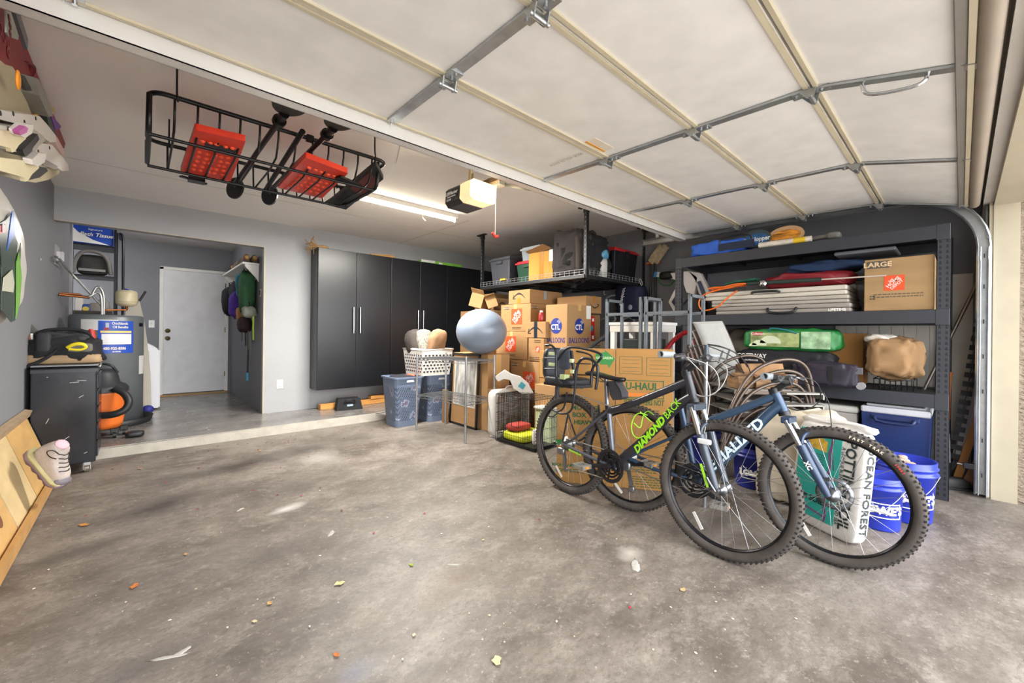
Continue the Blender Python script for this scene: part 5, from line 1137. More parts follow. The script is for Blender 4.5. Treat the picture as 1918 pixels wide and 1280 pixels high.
c = L(1062, 713, 0); B(T1).blob((c.x, 0, c.z), (.15, .12, .03), .4).build('seat_pad', CSP, cs)
B(T1).box((c.x - .13, -.11, c.z - .04), (c.x + .15, .11, c.z - .02)).build('seat_base', BLK, cs)
for yy in (663, 683):
    q = L(1034, yy, -.135); B(T1).box((q.x - .035, -.139, q.z - .012), (q.x + .03, -.13, q.z + .012)).build('reflective_band', mat('#d8e4b0', .4), cs, bevel=.004)
B(T1).tube(smooth_path([L(1070, 658, -.1), L(1073, 680, -.11), L(1075, 700, -.11), L(1078, 712, -.1)], 2), .012, 8).build('harness_strap', BLK, cs)
for yy in (676, 696): q = L(1072 + (yy - 676) * .08, yy, -.11); B(T1).box((q.x - .014, -.126, q.z - .014), (q.x + .014, -.105, q.z + .012)).build('reflective_band', mat('#d8e4b0', .4), cs, bevel=.003)
q = L(1058, 707, -.1); B(T1).box((q.x - .03, -.125, q.z - .016), (q.x + .02, -.07, q.z + .02)).build('reflective_band', mat('#c9d99a', .4), cs, bevel=.006)
q = L(1046, 735, -.08); B(T1).box((q.x - .02, -.1, q.z - .05), (q.x + .012, -.08, q.z + .05)).build('leg_plate', mat('#33363e', .5), cs, bevel=.005)

# ---- second bike (blue grey)
T2, WB2 = bike_matrix((2.37, 1.45), (2.58, .425), .08)
SPF = mat('#344860', .26, .25, .04, 4)
b2 = thing('mountain_bike', 'blue grey mountain bike with white lettering leaning behind the other bike', 'bicycle', (2.47, .95, 0))
R2 = .342; YW = -.17
wheel(T2, 0, R2, 0, b2, 'rear_wheel', cass=True)
wheel(T2, WB2, R2, YW, b2, 'front_wheel', disc=True)
HT = (.79, .832); HB = (.832, .735); BBp = (.405, .285); ST = (.335, .575)
fr = B(T2); fr.tube([v3(HT), v3(HB)], .026, 14)
fr.tube(smooth_path([v3(BBp), v3((.6, .49)), v3((.76, .72)), v3((.815, .77))], 2), .031, 12)
fr.tube(smooth_path([v3((.33, .575)), v3((.52, .665)), v3((.72, .775)), v3((.795, .815))], 2), .021, 12)
fr.tube([v3((.40, .29)), v3((.30, .70))], .017, 12).cyl((.405, -.037, .285), (.405, .037, .285), .023, 14); fr.build('frame', SPF, b2)
for s in (-1, 1):
    B(T2).tube(smooth_path([(0, s * .062, R2), (.1, s * .06, .41), (.28, s * .03, .52), (.335, s * .012, .565)], 2), .0095, 8).build('seat_stay', SPF, b2)
    B(T2).tube(smooth_path([(0, s * .062, R2), (.18, s * .06, .30), (.36, s * .035, .285)], 2), .012, 8).build('chain_stay', SPF, b2)
B(T2).cyl(v3((.302, .70)), v3((.292, .745)), .0145, 10).build('seat_post', BLK, b2)
crankset(T2, BBp, -.55, b2, .088)
B(T2).tube([(.0, -.043, R2 - .06), (.40, -.05, .20)], .004, 5).tube([(.0, -.043, R2 + .04), (.40, -.05, .37)], .004, 5).build('chain', mat('#8d857b', .4, .6), b2)
B(T2).bar((.0, -.055, .29), (.03, -.05, .16), .012, .022, (1, 0, 0)).blob((-.01, -.065, .29), (.035, .015, .03), .6).blob((.03, -.05, .15), (.02, .012, .02), .6).build('rear_derailleur', HUB, b2)
M2 = T2 @ Matrix.Translation((.79, 0, .845)) @ Matrix.Rotation(YW, 4, 'Z') @ Matrix.Rotation(R(-18), 4, 'Y')
B(T2).cyl(v3((.782, .855)), v3((.79, .83)), .027, 14).build('headset', BLK, b2)
B(T2).cyl(v3((.832, .735)), v3((.838, .715)), .029, 14).build('lower_headset_cup', BLK, b2)
handlebar(T2, M2, None, .30, b2, mat('#7c8388', .5), .02)
W2 = fork(T2, M2, WB2, R2, YW, b2, (.79, .832), (.855, .695), '#33425a', .4)
tube_text(T2, 'SPECIALIZED', (.425, .30), (.735, .675), -.0325, .072, mat('#c9dbe8', .35), b2, .0022, 0, .15)
tube_text(T2, 'XC', (WB2 - .115, .50), (WB2 - .06, .40), -.088, .03, WHT, b2, .001)
cb = B(T2)
for s in (-1, 1): cb.tube(smooth_path([(.86, s * .14, .93), (.98, s * .08, .92), (1.0, 0, .80), (.9, -.02 * s, .74), (.82, s * .02, .77)], 3), .0025, 5)
cb.tube(smooth_path([(.86, .12, .93), (1.02, .05, .86), (1.04, .06, .7), (1.05, .07, .45)], 3), .0025, 5); cb.build('cables', BLK, b2)
# tire brand lettering along the side wall
def arc_text(W, t, R_, a0, size, y, m, par, nm='lettering', flip=-1):
    a = a0; out = B(W)
    for chx in t:
        o = Vector((R_ * math.cos(a), y, R_ * math.sin(a))); u = Vector((math.sin(a), 0, -math.cos(a))); vv = Vector((math.cos(a), 0, math.sin(a)))
        if chx != ' ': out.text(chx, FACE(o, u, vv), size, bold=.0008)
        a -= size * .95 / R_
    return out.build(nm, m, par)
arc_text(T2 @ Matrix.Translation((WB2, 0, R2)) @ Matrix.Rotation(YW, 4, 'Z'), 'FAST TRAK', R2 - .032, 1.35, .017, -.028, mat('#c9bfae', .6), b2)
arc_text(T2 @ Matrix.Translation((WB2, 0, R2)) @ Matrix.Rotation(YW, 4, 'Z'), 'SPORT', R2 - .032, .72, .011, -.028, mat('#b9352e', .6), b2)
# ================================================================ cardboard pile, ball, wire shelf, hampers, crate, fan
HDO = mat('#cf4a20', .6, 0, .05)
def faces(x0, x1, y0, y1, z0, z1):
    return {'L': (FACE((x0 - .0005, y1, z0), (0, -1, 0), (0, 0, 1)), y1 - y0, z1 - z0), 'F': (FACE((x0, y0 - .0005, z0), (1, 0, 0), (0, 0, 1)), x1 - x0, z1 - z0)}
def hd_logo(t, F, u, v, s, nm='printed_logo'):
    b = B(F); b.box((u - s / 2, v - s / 2, 0), (u + s / 2, v + s / 2, .0008)); b.build(nm, HDO, t)
    d = Vector((1, 1, 0)).normalized(); k = B(F)
    for tx, off, sz in (('THE', .25, .16), ('HOME', .07, .31), ('DEPOT', -.19, .25)):
        c = Vector((u, v, .001)) + Vector((-d.y, d.x, 0)) * off * s * .9; k.text(tx, FACE(c, d, (-d.y, d.x, 0)), sz * s, ext=.0004, bold=.001 * s)
    k.build('logo_lettering', WHT, t)
def smile(t, F, u, v, w_, flip=1):
    b = B(F); n = 18; pts = []; lo = []
    for i in range(n + 1):
        a = -1 + 2 * i / n; th = .022 * (1 - .55 * abs(a)) * w_ / .2; y = .28 * w_ * (a * a) * -flip
        pts.append((u + a * w_ / 2, v + y + th * .5, 0)); lo.append((u + a * w_ / 2, v + y - th * .5, 0))
    for i in range(n): b.add([pts[i], pts[i + 1], lo[i + 1], lo[i], tuple(Vector(pts[i]) + Vector((0, 0, .0008))), tuple(Vector(pts[i + 1]) + Vector((0, 0, .0008))), tuple(Vector(lo[i + 1]) + Vector((0, 0, .0008))), tuple(Vector(lo[i]) + Vector((0, 0, .0008)))], [(4, 7, 6, 5)])
    e = Vector((u - w_ / 2, v - .28 * w_ * flip, .0006)) if flip > 0 else Vector((u + w_ / 2, v + .28 * w_, .0006)); s_ = 1 if flip > 0 else -1
    b.bar(e, e + Vector((s_ * .02, w_ * .22 * (1 if flip > 0 else -1), 0)), w_ * .05, .0008).bar(e, e + Vector((s_ * w_ * .22, 0, 0)), w_ * .05, .0008)
    b.build('printed_arrow', INK, t)
def carton(label, xe, xl, xr, D, z0, z1, m=CARD, tape='L', depth=None, cat='cardboard box', group='cardboard boxes in the pile', nm='cardboard_box'):
    c = P(xe, 620, D=D); y1 = P(xl, 620, X=c.x).y if xl else c.y + depth; x1 = P(xr, 620, Y=c.y).x if xr else c.x + depth
    return cart(label, c.x, x1, c.y, y1, z0, z1, m, tape, cat, group, nm)
def cart(label, x0, x1, y0, y1, z0, z1, m=CARD, tape='L', cat='cardboard box', group='cardboard boxes in the pile', nm='cardboard_box'):
    t = thing(nm, label, cat, ((x0 + x1) / 2, (y0 + y1) / 2, z0), group)
    b = B(); b.box((x0, y0, z0 + .001), (x1, y1, z1 - .004)); b.build('body', m, t, bevel=.004)
    if tape in 'LF':
        f = B()
        if tape == 'L': f.box((x0 + .002, y0 + .001, z1 - .006), (x1 - .002, (y0 + y1) / 2 - .002, z1 - .001)).box((x0 + .002, (y0 + y1) / 2 + .002, z1 - .006), (x1 - .002, y1 - .001, z1 - .001))
        else: f.box((x0 + .001, y0 + .002, z1 - .006), ((x0 + x1) / 2 - .002, y1 - .002, z1 - .001)).box(((x0 + x1) / 2 + .002, y0 + .002, z1 - .006), (x1 - .001, y1 - .002, z1 - .001))
        f.build('top_flaps', m, t)
        tp = B(); ym = (y0 + y1) / 2; xm = (x0 + x1) / 2
        if tape == 'L': tp.box((x0 - .0012, ym - .025, z1 - .07), (x0 + .001, ym + .025, z1)).box((x0, ym - .025, z1 - .001), (x1, ym + .025, z1 + .0002))
        else: tp.box((xm - .025, y0 - .0012, z1 - .07), (xm + .025, y0 + .001, z1)).box((xm - .025, y0, z1 - .001), (xm + .025, y1, z1 + .0002))
        tp.build('tape', TAPE, t)
    return t, faces(x0, x1, y0, y1, z0, z1)
def size_tag(t, F, w_, h, tx, u=.02, s=.1):
    b = B(F); b.box((u, h - .065, 0), (u + s, h - .03, .0008)); b.build('size_tag', mat('#3b3430', .7), t)
    k = B(F); k.text(tx, FACE((u + s / 2, h - .048, .001), (1, 0, 0), (0, 1, 0)), .03, ext=.0003, bold=.0006); k.build('tag_lettering', mat('#b9a68c', .7), t)
def caption(t, F, u, v, w_, n=2, m=INK, hh=.012):
    b = B(F); rnd = random.Random(int(u * 1000))
    for i in range(n):
        x = u - w_ / 2
        while x < u + w_ / 2:
            l = rnd.uniform(.008, .026); b.box((x, v - i * hh * 1.6, 0), (min(x + l, u + w_ / 2), v - i * hh * 1.6 + hh * .7, .0006)); x += l + .005
    b.build('printed_lines', m, t)
# near tall stack (column A)
cart('plain brown carton at the bottom of the pile behind the box fan', 3.42, 3.95, 3.26, 3.76, 0, .45, CARD2)
t, F = carton('large moving box with an orange store logo above the white fan', 1011, 957, None, 4.70, .452, .812, CARD, depth=.5)
f, w_, h = F['L']; size_tag(t, f, w_, h, 'MEDIUM', .03); hd_logo(t, f, w_ * .66, h * .40, .19)
b8, F8 = carton('small box with tiny orange logo and label, under the arrow box', 1019, 990, None, 4.68, .814, 1.09, CARD, 'N', depth=.3)
f, w_, h = F8['L']; hd_logo(b8, f, w_ * .62, h * .52, .07); caption(b8, f, w_ * .6, h * .88, .1, 2); caption(b8, f, w_ * .5, h * .16, .2, 3, mat('#e2d8c8', .7)) if False else caption(b8, f, w_ * .5, h * .16, .2, 3)
b6, F6 = carton('small arrow printed box with dark tape band in the pile middle', 1022, 984, None, 4.66, 1.092, 1.285, CARD, 'N', depth=.3)
f, w_, h = F6['L']; smile(b6, f, w_ * .5, h * .62, .24); B(f).box((w_ * .44, 0, 0), (w_ * .6, h, .001)).build('tape', mat('#232a33', .3), b6)
bb = thing('squeeze_bottle', 'red squeeze bottle with white cap on the small arrow box', 'bottle', P(1014, 600, D=4.78)); c = P(1014, 600, D=4.78); z = 1.287
B().lathe([(0, 0), (.032, 0), (.034, .02), (.034, .08), (.026, .1), (.018, .105)], (c.x, c.y, z), 16).build('body', mat('#9c2b2b', .3), bb); B().lathe([(.02, .104), (.02, .125), (0, .127)], (c.x, c.y, z), 14).build('cap', WHT, bb)
cart('plain brown carton low in the second row of the pile', 3.50, 4.05, 3.78, 4.28, 0, .42, CARD2); cart('plain brown carton on the low second row carton', 3.50, 4.05, 3.78, 4.28, .422, .812, CARD2)
t, F = carton('moving box with orange store logo right of the grey ball', 988, 930, None, 5.02, .814, 1.166, CARD, depth=.42)
f, w_, h = F['L']; hd_logo(t, f, w_ * .48, h * .54, .2); caption(t, f, w_ * .5, h * .16, .16, 2)
t, F = carton('moving box with orange store logo directly under the big arrow box', 993.5, 938, 1040, 5.02, 1.168, 1.515, CARD)
f, w_, h = F['L']; hd_logo(t, f, w_ * .55, h * .54, .2); caption(t, f, w_ * .55, h * .13, .16, 2); size_tag(t, f, w_, h, 'MEDIUM', .06); f, w_, h = F['F']; size_tag(t, f, w_, h, 'MEDIUM', .02)
t, F = carton('topmost wide carton with a big black arrow under the ceiling rack', 991.6, 952, 1052, 5.04, 1.517, 1.695, CARD, 'N')
f, w_, h = F['L']; smile(t, f, w_ * .5, h * .72, .22); B(f).box((w_ * .42, 0, 0), (w_ * .58, h * .4, .001)).build('tape', mat('#a5772f', .3), t)
f, w_, h = F['F']; B(f).box((w_ * .42, h * .35, 0), (w_ * .5, h * .95, .001)).build('tape', mat('#8f9da6', .3), t)
# column B, behind the ball
cart('plain carton at the bottom behind the grey ball', 3.55, 4.1, 4.56, 5.04, 0, .5, CARD2); cart('second plain carton up behind the grey ball', 3.55, 4.1, 4.56, 5.04, .502, 1.0, CARD2)
t, F = cart('brown carton with faint print left of the grey ball', 3.55, 4.1, 4.56, 5.04, 1.002, 1.46, CARD); f, w_, h = F['L']; caption(t, f, w_ * .5, h * .6, .25, 3, mat('#94683a', .8), .03)
t, F = carton('carton with small black arrow, upper left of the pile', 924, 889, 951, 6.0, 1.462, 1.73, CARD, 'N')
f, w_, h = F['F']; smile(t, f, w_ * .6, h * .5, .16); 
for i, (px, py, s_, ya, tl, lab) in enumerate(((882, 574, .2, .5, .25, 'small open carton tilted on top of the pile beside the cabinets'), (899, 572, .15, .9, -.35, 'tiny tilted carton leaning at the upper left of the pile'))):
    p = P(px, py, D=5.75); tt = thing('small_carton', lab, 'cardboard box', p); p = Vector((3.65 + .0 * i, 4.72 - .1 * i, 0)) if i == 0 else Vector((3.66, 4.45, 0)); Tm = TR((p.x, p.y, (1.475 if i == 0 else 1.49) + s_ * .62), ya, tl * .4, tl)
    B(Tm).box((-s_ / 2, -s_ / 2, -s_ / 2), (s_ / 2, s_ / 2, s_ / 2)).build('body', CARDL, tt, bevel=.003)
    B(Tm).bar((-s_ / 2, 0, s_ / 2), (-s_ * .9, 0, s_ * .75), s_, .004).build('flap', CARD, tt)
cart('low carton between the stacks under the tiny tilted carton', 3.52, 3.9, 4.31, 4.55, 0, 1.46, CARD2, 'N')
# CTL boxes on moving cartons
t, F = carton('tall balloon supplier carton with blue round emblems on two sides', 1062, 1022, 1107, 4.5, .957, 1.475, CARDL, 'F')
for k, uu in (('L', .5), ('F', .5)):
    f, w_, h = F[k]; w2 = min(w_, .36) * .4 / 2 * 1.3
    b = B(f); n = 28; rr = .085; b.prism([(w_ * uu + rr * math.cos(2 * math.pi * i / n), h * .53 + rr * 1.05 * math.sin(2 * math.pi * i / n), 0) for i in range(n)], (0, 0, .0008)); b.build('emblem_disc', BLUI, t)
    k2 = B(f); k2.text('CTL', FACE((w_ * uu - .01, h * .50, .001), (1, 0, 0), (0, 1, 0)), .085, ext=.0004, bold=.0025, sx=.85)
    for (dx, dy) in ((.025, .05), (.045, .06), (.06, .045), (.045, .035)): k2.tube([(w_ * uu + dx + .009 * math.cos(a), h * .53 + dy + .009 * math.sin(a), .001) for a in [i * math.pi / 3 for i in range(6)]], .0018, 4, closed=True)
    k2.build('emblem_lettering', WHT, t)
    k3 = B(f); k3.fit('BALLOONS', FACE((w_ * uu, h * .22, .0006), (1, 0, 0), (0, 1, 0)), w_ * .84, .06, ext=.0004, bold=.001); k3.build('lettering', BLUI, t)
f, w_, h = F['F']; B(f).box((w_ * .78, h * .7, .001), (w_ * .97, h * .99, .003)).build('shipping_label', WHT, t)
for i, (z0, z1, lab) in enumerate(((0, .32, 'bottom moving carton of the stack under the balloon carton'), (.322, .64, 'middle moving carton of the stack under the balloon carton'), (.642, .955, 'upper moving carton right under the balloon carton'))):
    t, F = carton(lab, 1062, 1011, 1135, 4.38, z0, z1, mat('#a67c44', .85, 0, .07, 3), 'N')
    f, w_, h = F['L']; k = B(f); k.text('U-HAUL', FACE((w_ * .42, h * .62, .0006), (1, 0, 0), (0, 1, 0)), .07, ext=.0003, bold=.001); k.build('lettering', GRNI, t); caption(t, f, w_ * .45, h * .35, .2, 3, GRNI, .014)
t, F = carton('low brown carton beside the dog crate', 1043, 1003, None, 4.22, 0, .6, CARDL, 'N', depth=.12)
# column C
cart('plain brown carton at the right end of the pile', 3.93, 4.4, 3.0, 3.5, 0, .945, CARD2)
t, F = carton('narrow white and brown carton below the red detergent box', 1103, 1098, 1141, 4.82, .947, 1.06, mat('#b5a48c', .8), 'N'); f, w_, h = F['F']; caption(t, f, w_ * .4, h * .5, .12, 2)
t, F = cart('brown carton behind the red detergent box', 4.0, 4.4, 3.14, 3.5, .947, 1.395, CARD, 'N')
t, F = carton('red and white detergent box with a teal emblem', 1105, 1101, 1114, 4.84, 1.062, 1.36, mat('#b8251f', .4), 'N', nm='detergent_box', cat='detergent box')
f, w_, h = F['F']; B(f).lathe([(0, .001), (.035, .001), (.035, 0)], (w_ * .3, h * .5, 0), 18, (0, 0, 1)).build('emblem', mat('#2aa0b0', .4), t)
b = B(f); b.text('TIDE', FACE((w_ * .6, h * .82, .001), (1, 0, 0), (0, 1, 0)), .05, ext=.0004, bold=.001, sx=.5) if False else b.box((w_ * .4, h * .78, 0), (w_ * .8, h * .9, .001)); b.box((w_ * .4, h * .08, 0), (w_ * .8, h * .22, .001)); b.build('white_print', WHT, t)
t, F = carton('wide carton with black arrow at top right of the pile', 1097, 1043, 1126, 4.9, 1.397, 1.61, CARD, 'N')
f, w_, h = F['F']; smile(t, f, w_ * .55, h * .32, .17, -1); B(f).box((w_ * .45, h * .65, 0), (w_ * .6, h, .001)).build('tape', mat('#a9742f', .3), t)
# ceiling-rack carton and soft goods
t, F = carton('yellowish carton with packing tape on the ceiling rack', 1034, 989, None, 4.86, RZ + .002, 2.15, mat('#bd8a3c', .85, 0, .07, 3), 'N', depth=.35, group=None)
f, w_, h = F['L']; B(f).box((w_ * .45, 0, 0), (w_ * .63, h, .0015)).build('tape', mat('#a9721f', .25), t); B(f).box((w_ * .86, h * .6, 0), (w_ * 1.0, h * 1.0, .003)).build('label', WHT, t)
B(f).bar((0, h, 0), (w_, h + .02, .1), .003, .12, (0, .3, 1)).build('flap', CARD, t)
q = P(1064, 470, X=3.62); t = thing('folded_blanket', 'dark grey quilted padding folded on end on the ceiling rack', 'blanket', (3.78, q.y, RZ))
ya_, yb_ = P(1088, 470, X=3.6).y, P(1036, 470, X=3.6).y
B().blob((3.77, (ya_ + yb_) / 2, RZ + .272), (.19, (yb_ - ya_) / 2 * 1.08, .27), .35, wob=.02, seed=5, n=64, m=36, cr=.06, fq=9).build('body', mat('#3b3638', .95, 0, .15, 6, .5, 25), t, sub=1)
B().tube(smooth_path([(3.6, ya_ + .03, RZ + .03), (3.57, ya_ + .01, RZ + .2), (3.6, ya_ + .04, RZ + .44), (3.7, (ya_ + yb_) / 2, RZ + .54)], 2), .03, 8).build('fold', mat('#4c4643', .95, 0, .1, 6, .4, 30), t)
t = thing('stuffed_bag', 'black bundle of straps and cloth beside the rack post', 'bag', (3.85, 2.95, RZ))
B().blob((3.9, 3.0, RZ + .253), (.3, .2, .25), .6, wob=.06, seed=9, n=56, m=32, cr=.1, fq=10).build('body', mat('#17161a', .9, 0, .2, 10, .6, 25), t)
for k in range(3): B().tube(smooth_path([(3.66, 2.9 + .08 * k, RZ + .08), (3.62, 2.95 + .05 * k, RZ + .25), (3.7, 3.05, RZ + .36)], 2), .012, 6).build('strap', BLK, t)
t = thing('plastic_bag', 'blue and white crumpled plastic bag beside red lidded tote on rack', 'bag', (4.0, 2.86, RZ)); B().blob((4.02, 2.85, RZ + .29), (.09, .07, .07), .8, wob=.15, seed=4).build('bag', mat('#5c93b5', .3, 0, .4, 20, .5, 20), t); B().blob((4.0, 2.84, RZ + .12), (.06, .05, .12), .5, wob=.06).build('carton_inside', mat('#c9c6c2', .6), t)

# ---- exercise ball on a tall carton
t, F = cart('tall plain carton standing under the grey exercise ball', 3.0, 3.34, 3.70, 4.40, 0, .89, CARDL, 'F', group=None)
f, w_, h = F['F']; B(f).box((w_ * .35, 0, 0), (w_ * .6, h, .0012)).build('tape', TAPE, t)
bc = P(902, 621, D=4.85); BR = .3
dirn = (Vector((0, 0, EYE)) - bc).normalized(); prof = []
for i in range(91):
    a = math.pi * i / 90; rip = .0009 * math.sin(i * 2.2) if 6 < i < 30 else 0
    prof.append(((BR + rip) * math.sin(a), (BR + rip) * math.cos(a)))
b = B(Matrix.Translation((bc.x, bc.y, .892 + .268)) @ Matrix.Diagonal((1, 1, .893, 1))); b.lathe(prof, (0, 0, 0), 56, dirn + Vector((.12, .08, -.02))); bl = b.build('exercise_ball', mat('#7b8696', .34, .1, .03, 3)); tag(bl, 'large glossy grey blue exercise ball resting on a tall carton', 'exercise ball')

# ---- wire shelf
wf = thing('wire_shelf', 'small chrome wire shelf unit with two shelves and four posts', 'shelf', (2.67, 3.88, 0))
crn = [(2.39, 4.25), (2.50, 3.44), (2.94, 3.51), (2.83, 4.32)]
CW = mat('#8f9498', .3, .8, .1, 30)
for x, y in crn: B().cyl((x, y, 0), (x, y, .895), .0125, 12).build('post', mat('#a1a6a9', .3, .75, .1, 30), wf); 
for i, z in enumerate((.845, .415)):
    b = B(); 
    for k in range(4):
        a = Vector((*crn[k], z)); c = Vector((*crn[(k + 1) % 4], z)); b.cyl(a, c, .004, 6).cyl(a - Vector((0, 0, .028)), c - Vector((0, 0, .028)), .003, 6)
        n = 14; 
        pts = [a.lerp(c, j / n) - Vector((0, 0, .028 * (j % 2))) for j in range(n + 1)]; b.tube(pts, .0022, 5)
    for j in range(1, 17):
        a = Vector((*crn[0], z)).lerp(Vector((*crn[1], z)), j / 17); c = Vector((*crn[3], z)).lerp(Vector((*crn[2], z)), j / 17); b.cyl(a, c, .0022, 5)
    for j in (.33, .66): a = Vector((*crn[0], z - .006)).lerp(Vector((*crn[3], z - .006)), j); c = Vector((*crn[1], z - .006)).lerp(Vector((*crn[2], z - .006)), j); b.cyl(a, c, .003, 6)
    b.build('wire_deck', CW, wf)
# ---- hampers
def mesh_mat(name, c1, c2, c3):
    m = bpy.data.materials.new(name); m.use_nodes = True; nt = m.node_tree; N = nt.nodes; L_ = nt.links; b = N['Principled BSDF']; b.inputs['Roughness'].default_value = .5
    tc = N.new('ShaderNodeTexCoord'); vo = N.new('ShaderNodeTexVoronoi'); vo.inputs['Scale'].default_value = 62; vo.inputs['Randomness'].default_value = .0
    mp = N.new('ShaderNodeMapping'); mp.inputs['Rotation'].default_value = (.6, .5, .7); L_.new(tc.outputs['Object'], mp.inputs[0]); L_.new(mp.outputs[0], vo.inputs[0])
    r = N.new('ShaderNodeMapRange'); r.inputs[1].default_value = .40; r.inputs[2].default_value = .46; L_.new(vo.outputs['Distance'], r.inputs[0])
    no = N.new('ShaderNodeTexNoise'); no.inputs['Scale'].default_value = 7; L_.new(tc.outputs['Object'], no.inputs[0])
    cr_ = N.new('ShaderNodeValToRGB'); cr_.color_ramp.interpolation = 'CONSTANT'; e = cr_.color_ramp.elements; e[0].color = (*lin(c2), 1); e[1].position = .5; e[1].color = (*lin(c3), 1)
    e2 = e.new(.6); e2.color = (*lin('#b9c0c8'), 1); e3 = e.new(.66); e3.color = (*lin('#7d2f3c'), 1); L_.new(no.outputs[0], cr_.inputs[0])
    mx = N.new('ShaderNodeMix'); mx.data_type = 'RGBA'; L_.new(r.outputs[0], mx.inputs[0]); L_.new(cr_.outputs[0], mx.inputs[6]); mx.inputs[7].default_value = (*lin(c1), 1); L_.new(mx.outputs[2], b.inputs['Base Color']); return m
SL = mat('#69778f', .5, 0, .04); MESHM = mesh_mat('m_hamper', '#69778f', '#23262e', '#3c4a66')
def hamper(lab, cx, cy, w0, w1, h, grp='slate blue plastic hampers'):
    t = thing('laundry_hamper', lab, 'hamper', (cx, cy, 0), grp)
    def ring(w_, z, k=4): 
        out = []; r = .05
        for sx, sy, a0 in ((1, 1, 0), (-1, 1, 90), (-1, -1, 180), (1, -1, 270)):
            for i in range(4): a = R(a0 + 30 * i); out.append((cx + sx * (w_ - r) + r * math.cos(a), cy + sy * (w_ - r) + r * math.sin(a), z))
        return out
    b = B(); lv = [(w0, .002, 0), (w0 + (w1 - w0) * .12, h * .12, 0), (w0 + (w1 - w0) * .8, h * .8, 1), (w1, h - .02, 0), (w1 + .012, h - .018, 0), (w1 + .012, h, 0), (w1 - .008, h, 0), (w1 - .02, h * .75, 0)]
    rs_ = [ring(q[0], q[1]) for q in lv]; n = 16
    vs = [v for r in rs_ for v in r]
    for i in range(len(lv) - 1):
        b.cur = 1 if i == 1 else 0
        b.add([*rs_[i], *rs_[i + 1]], [(j, (j + 1) % n, n + (j + 1) % n, n + j) for j in range(n)])
    b.cur = 0; b.add(rs_[0], [tuple(range(n))[::-1]]); b.build('bin', [SL, MESHM], t)
    g = B()
    for s in (-1, 1): g.prism([(cx + s * .0 - .05, cy - w1 - .0135, h - .06), (cx + .05, cy - w1 - .0135, h - .06), (cx + .04, cy - w1 - .0135, h - .035), (cx - .04, cy - w1 - .0135, h - .035)], (0, .001, 0)); break
    g.build('hand_hole', mat('#cfd3da', .6), t); return t
hamper('slate blue mesh hamper full of clothes, left of the wire shelf', 2.42, 4.66, .15, .19, .6)
hamper('slate blue mesh hamper behind the wire shelf under white basket', 2.87, 4.68, .15, .19, .6)
t = thing('clothes_pile', 'dark and orange clothes heaped in the left hamper', 'clothes', (2.42, 4.66, .5)); B().blob((2.42, 4.66, .565), (.15, .15, .05), .7, wob=.1).build('dark_clothes', mat('#1a1b25', .9, 0, .3, 8), t); B().blob((2.49, 4.6, .585), (.06, .06, .035), .8, wob=.1).build('orange_cloth', mat('#d9552c', .8), t)
# white laundry basket with pillows
wbk = thing('laundry_basket', 'white plastic laundry basket with oval holes on top of the hampers', 'laundry basket', (2.7, 4.62, .6))
bx0, bx1, by0, by1, bz0, bz1 = 2.55, 3.0, 4.42, 4.9, .603, .93
b = B(); k = .03
v = [(bx0 + k, by0 + k, bz0), (bx1 - k, by0 + k, bz0), (bx1 - k, by1 - k, bz0), (bx0 + k, by1 - k, bz0), (bx0, by0, bz1), (bx1, by0, bz1), (bx1, by1, bz1), (bx0, by1, bz1)]
b.add(v, [(0, 3, 2, 1), (0, 1, 5, 4), (1, 2, 6, 5), (2, 3, 7, 6), (3, 0, 4, 7)]); b.use(1)
for i in range(6):
    for j in range(8):
        u = (j + (.5 if i % 2 else 0) + .5) / 8.5; z = bz0 + .05 + i * .04; f = (z - bz0) / (bz1 - bz0); 
        y = by1 - k * (1 - f) - (by1 - by0 - 2 * k * (1 - f)) * u; x = bx0 + k * (1 - f) - .0012
        b.prism([(x, y + .017 * math.cos(a), z + .011 * math.sin(a)) for a in [2 * math.pi * q / 10 for q in range(10)]], (.0006, 0, 0))
        x = bx0 + k * (1 - f) + (bx1 - bx0 - 2 * k * (1 - f)) * u; y = by0 + k * (1 - f) - .0012
        b.prism([(x + .017 * math.cos(a), y, z + .011 * math.sin(a)) for a in [2 * math.pi * q / 10 for q in range(10)]], (0, .0006, 0))
b.build('basket', [mat('#dedad3', .5), mat('#2a2b30', .8)], wbk)
B().tube([(bx0, by0, bz1), (bx1, by0, bz1), (bx1, by1, bz1), (bx0, by1, bz1)], .011, 8, closed=True).build('rim', mat('#dedad3', .5), wbk)
for i, (y, x, hh, r_, c, lab, ti) in enumerate(((4.76, 2.66, .17, .19, '#3a3330', 'dark brown cushion in the white laundry basket', -.35), (4.66, 2.74, .18, .10, '#7d7b72', 'grey and black patterned cushion in the middle of the basket', -.3), (4.52, 2.82, .18, .11, '#9a7757', 'tan round cushion at the right of the basket', .25))):
    Tm = TR((x, y, .93 + .06), 0.2, 0, ti); m = mat(c, .85, 0, .05 if i != 1 else .55, 6 if i != 1 else 60, .2, 40)
    tag(B(Tm).blob((0, 0, .02), (.13, r_ * .62, hh), .7, n=36, m=20, cr=.02, fq=8).build('cushion', m), lab, 'cushion')
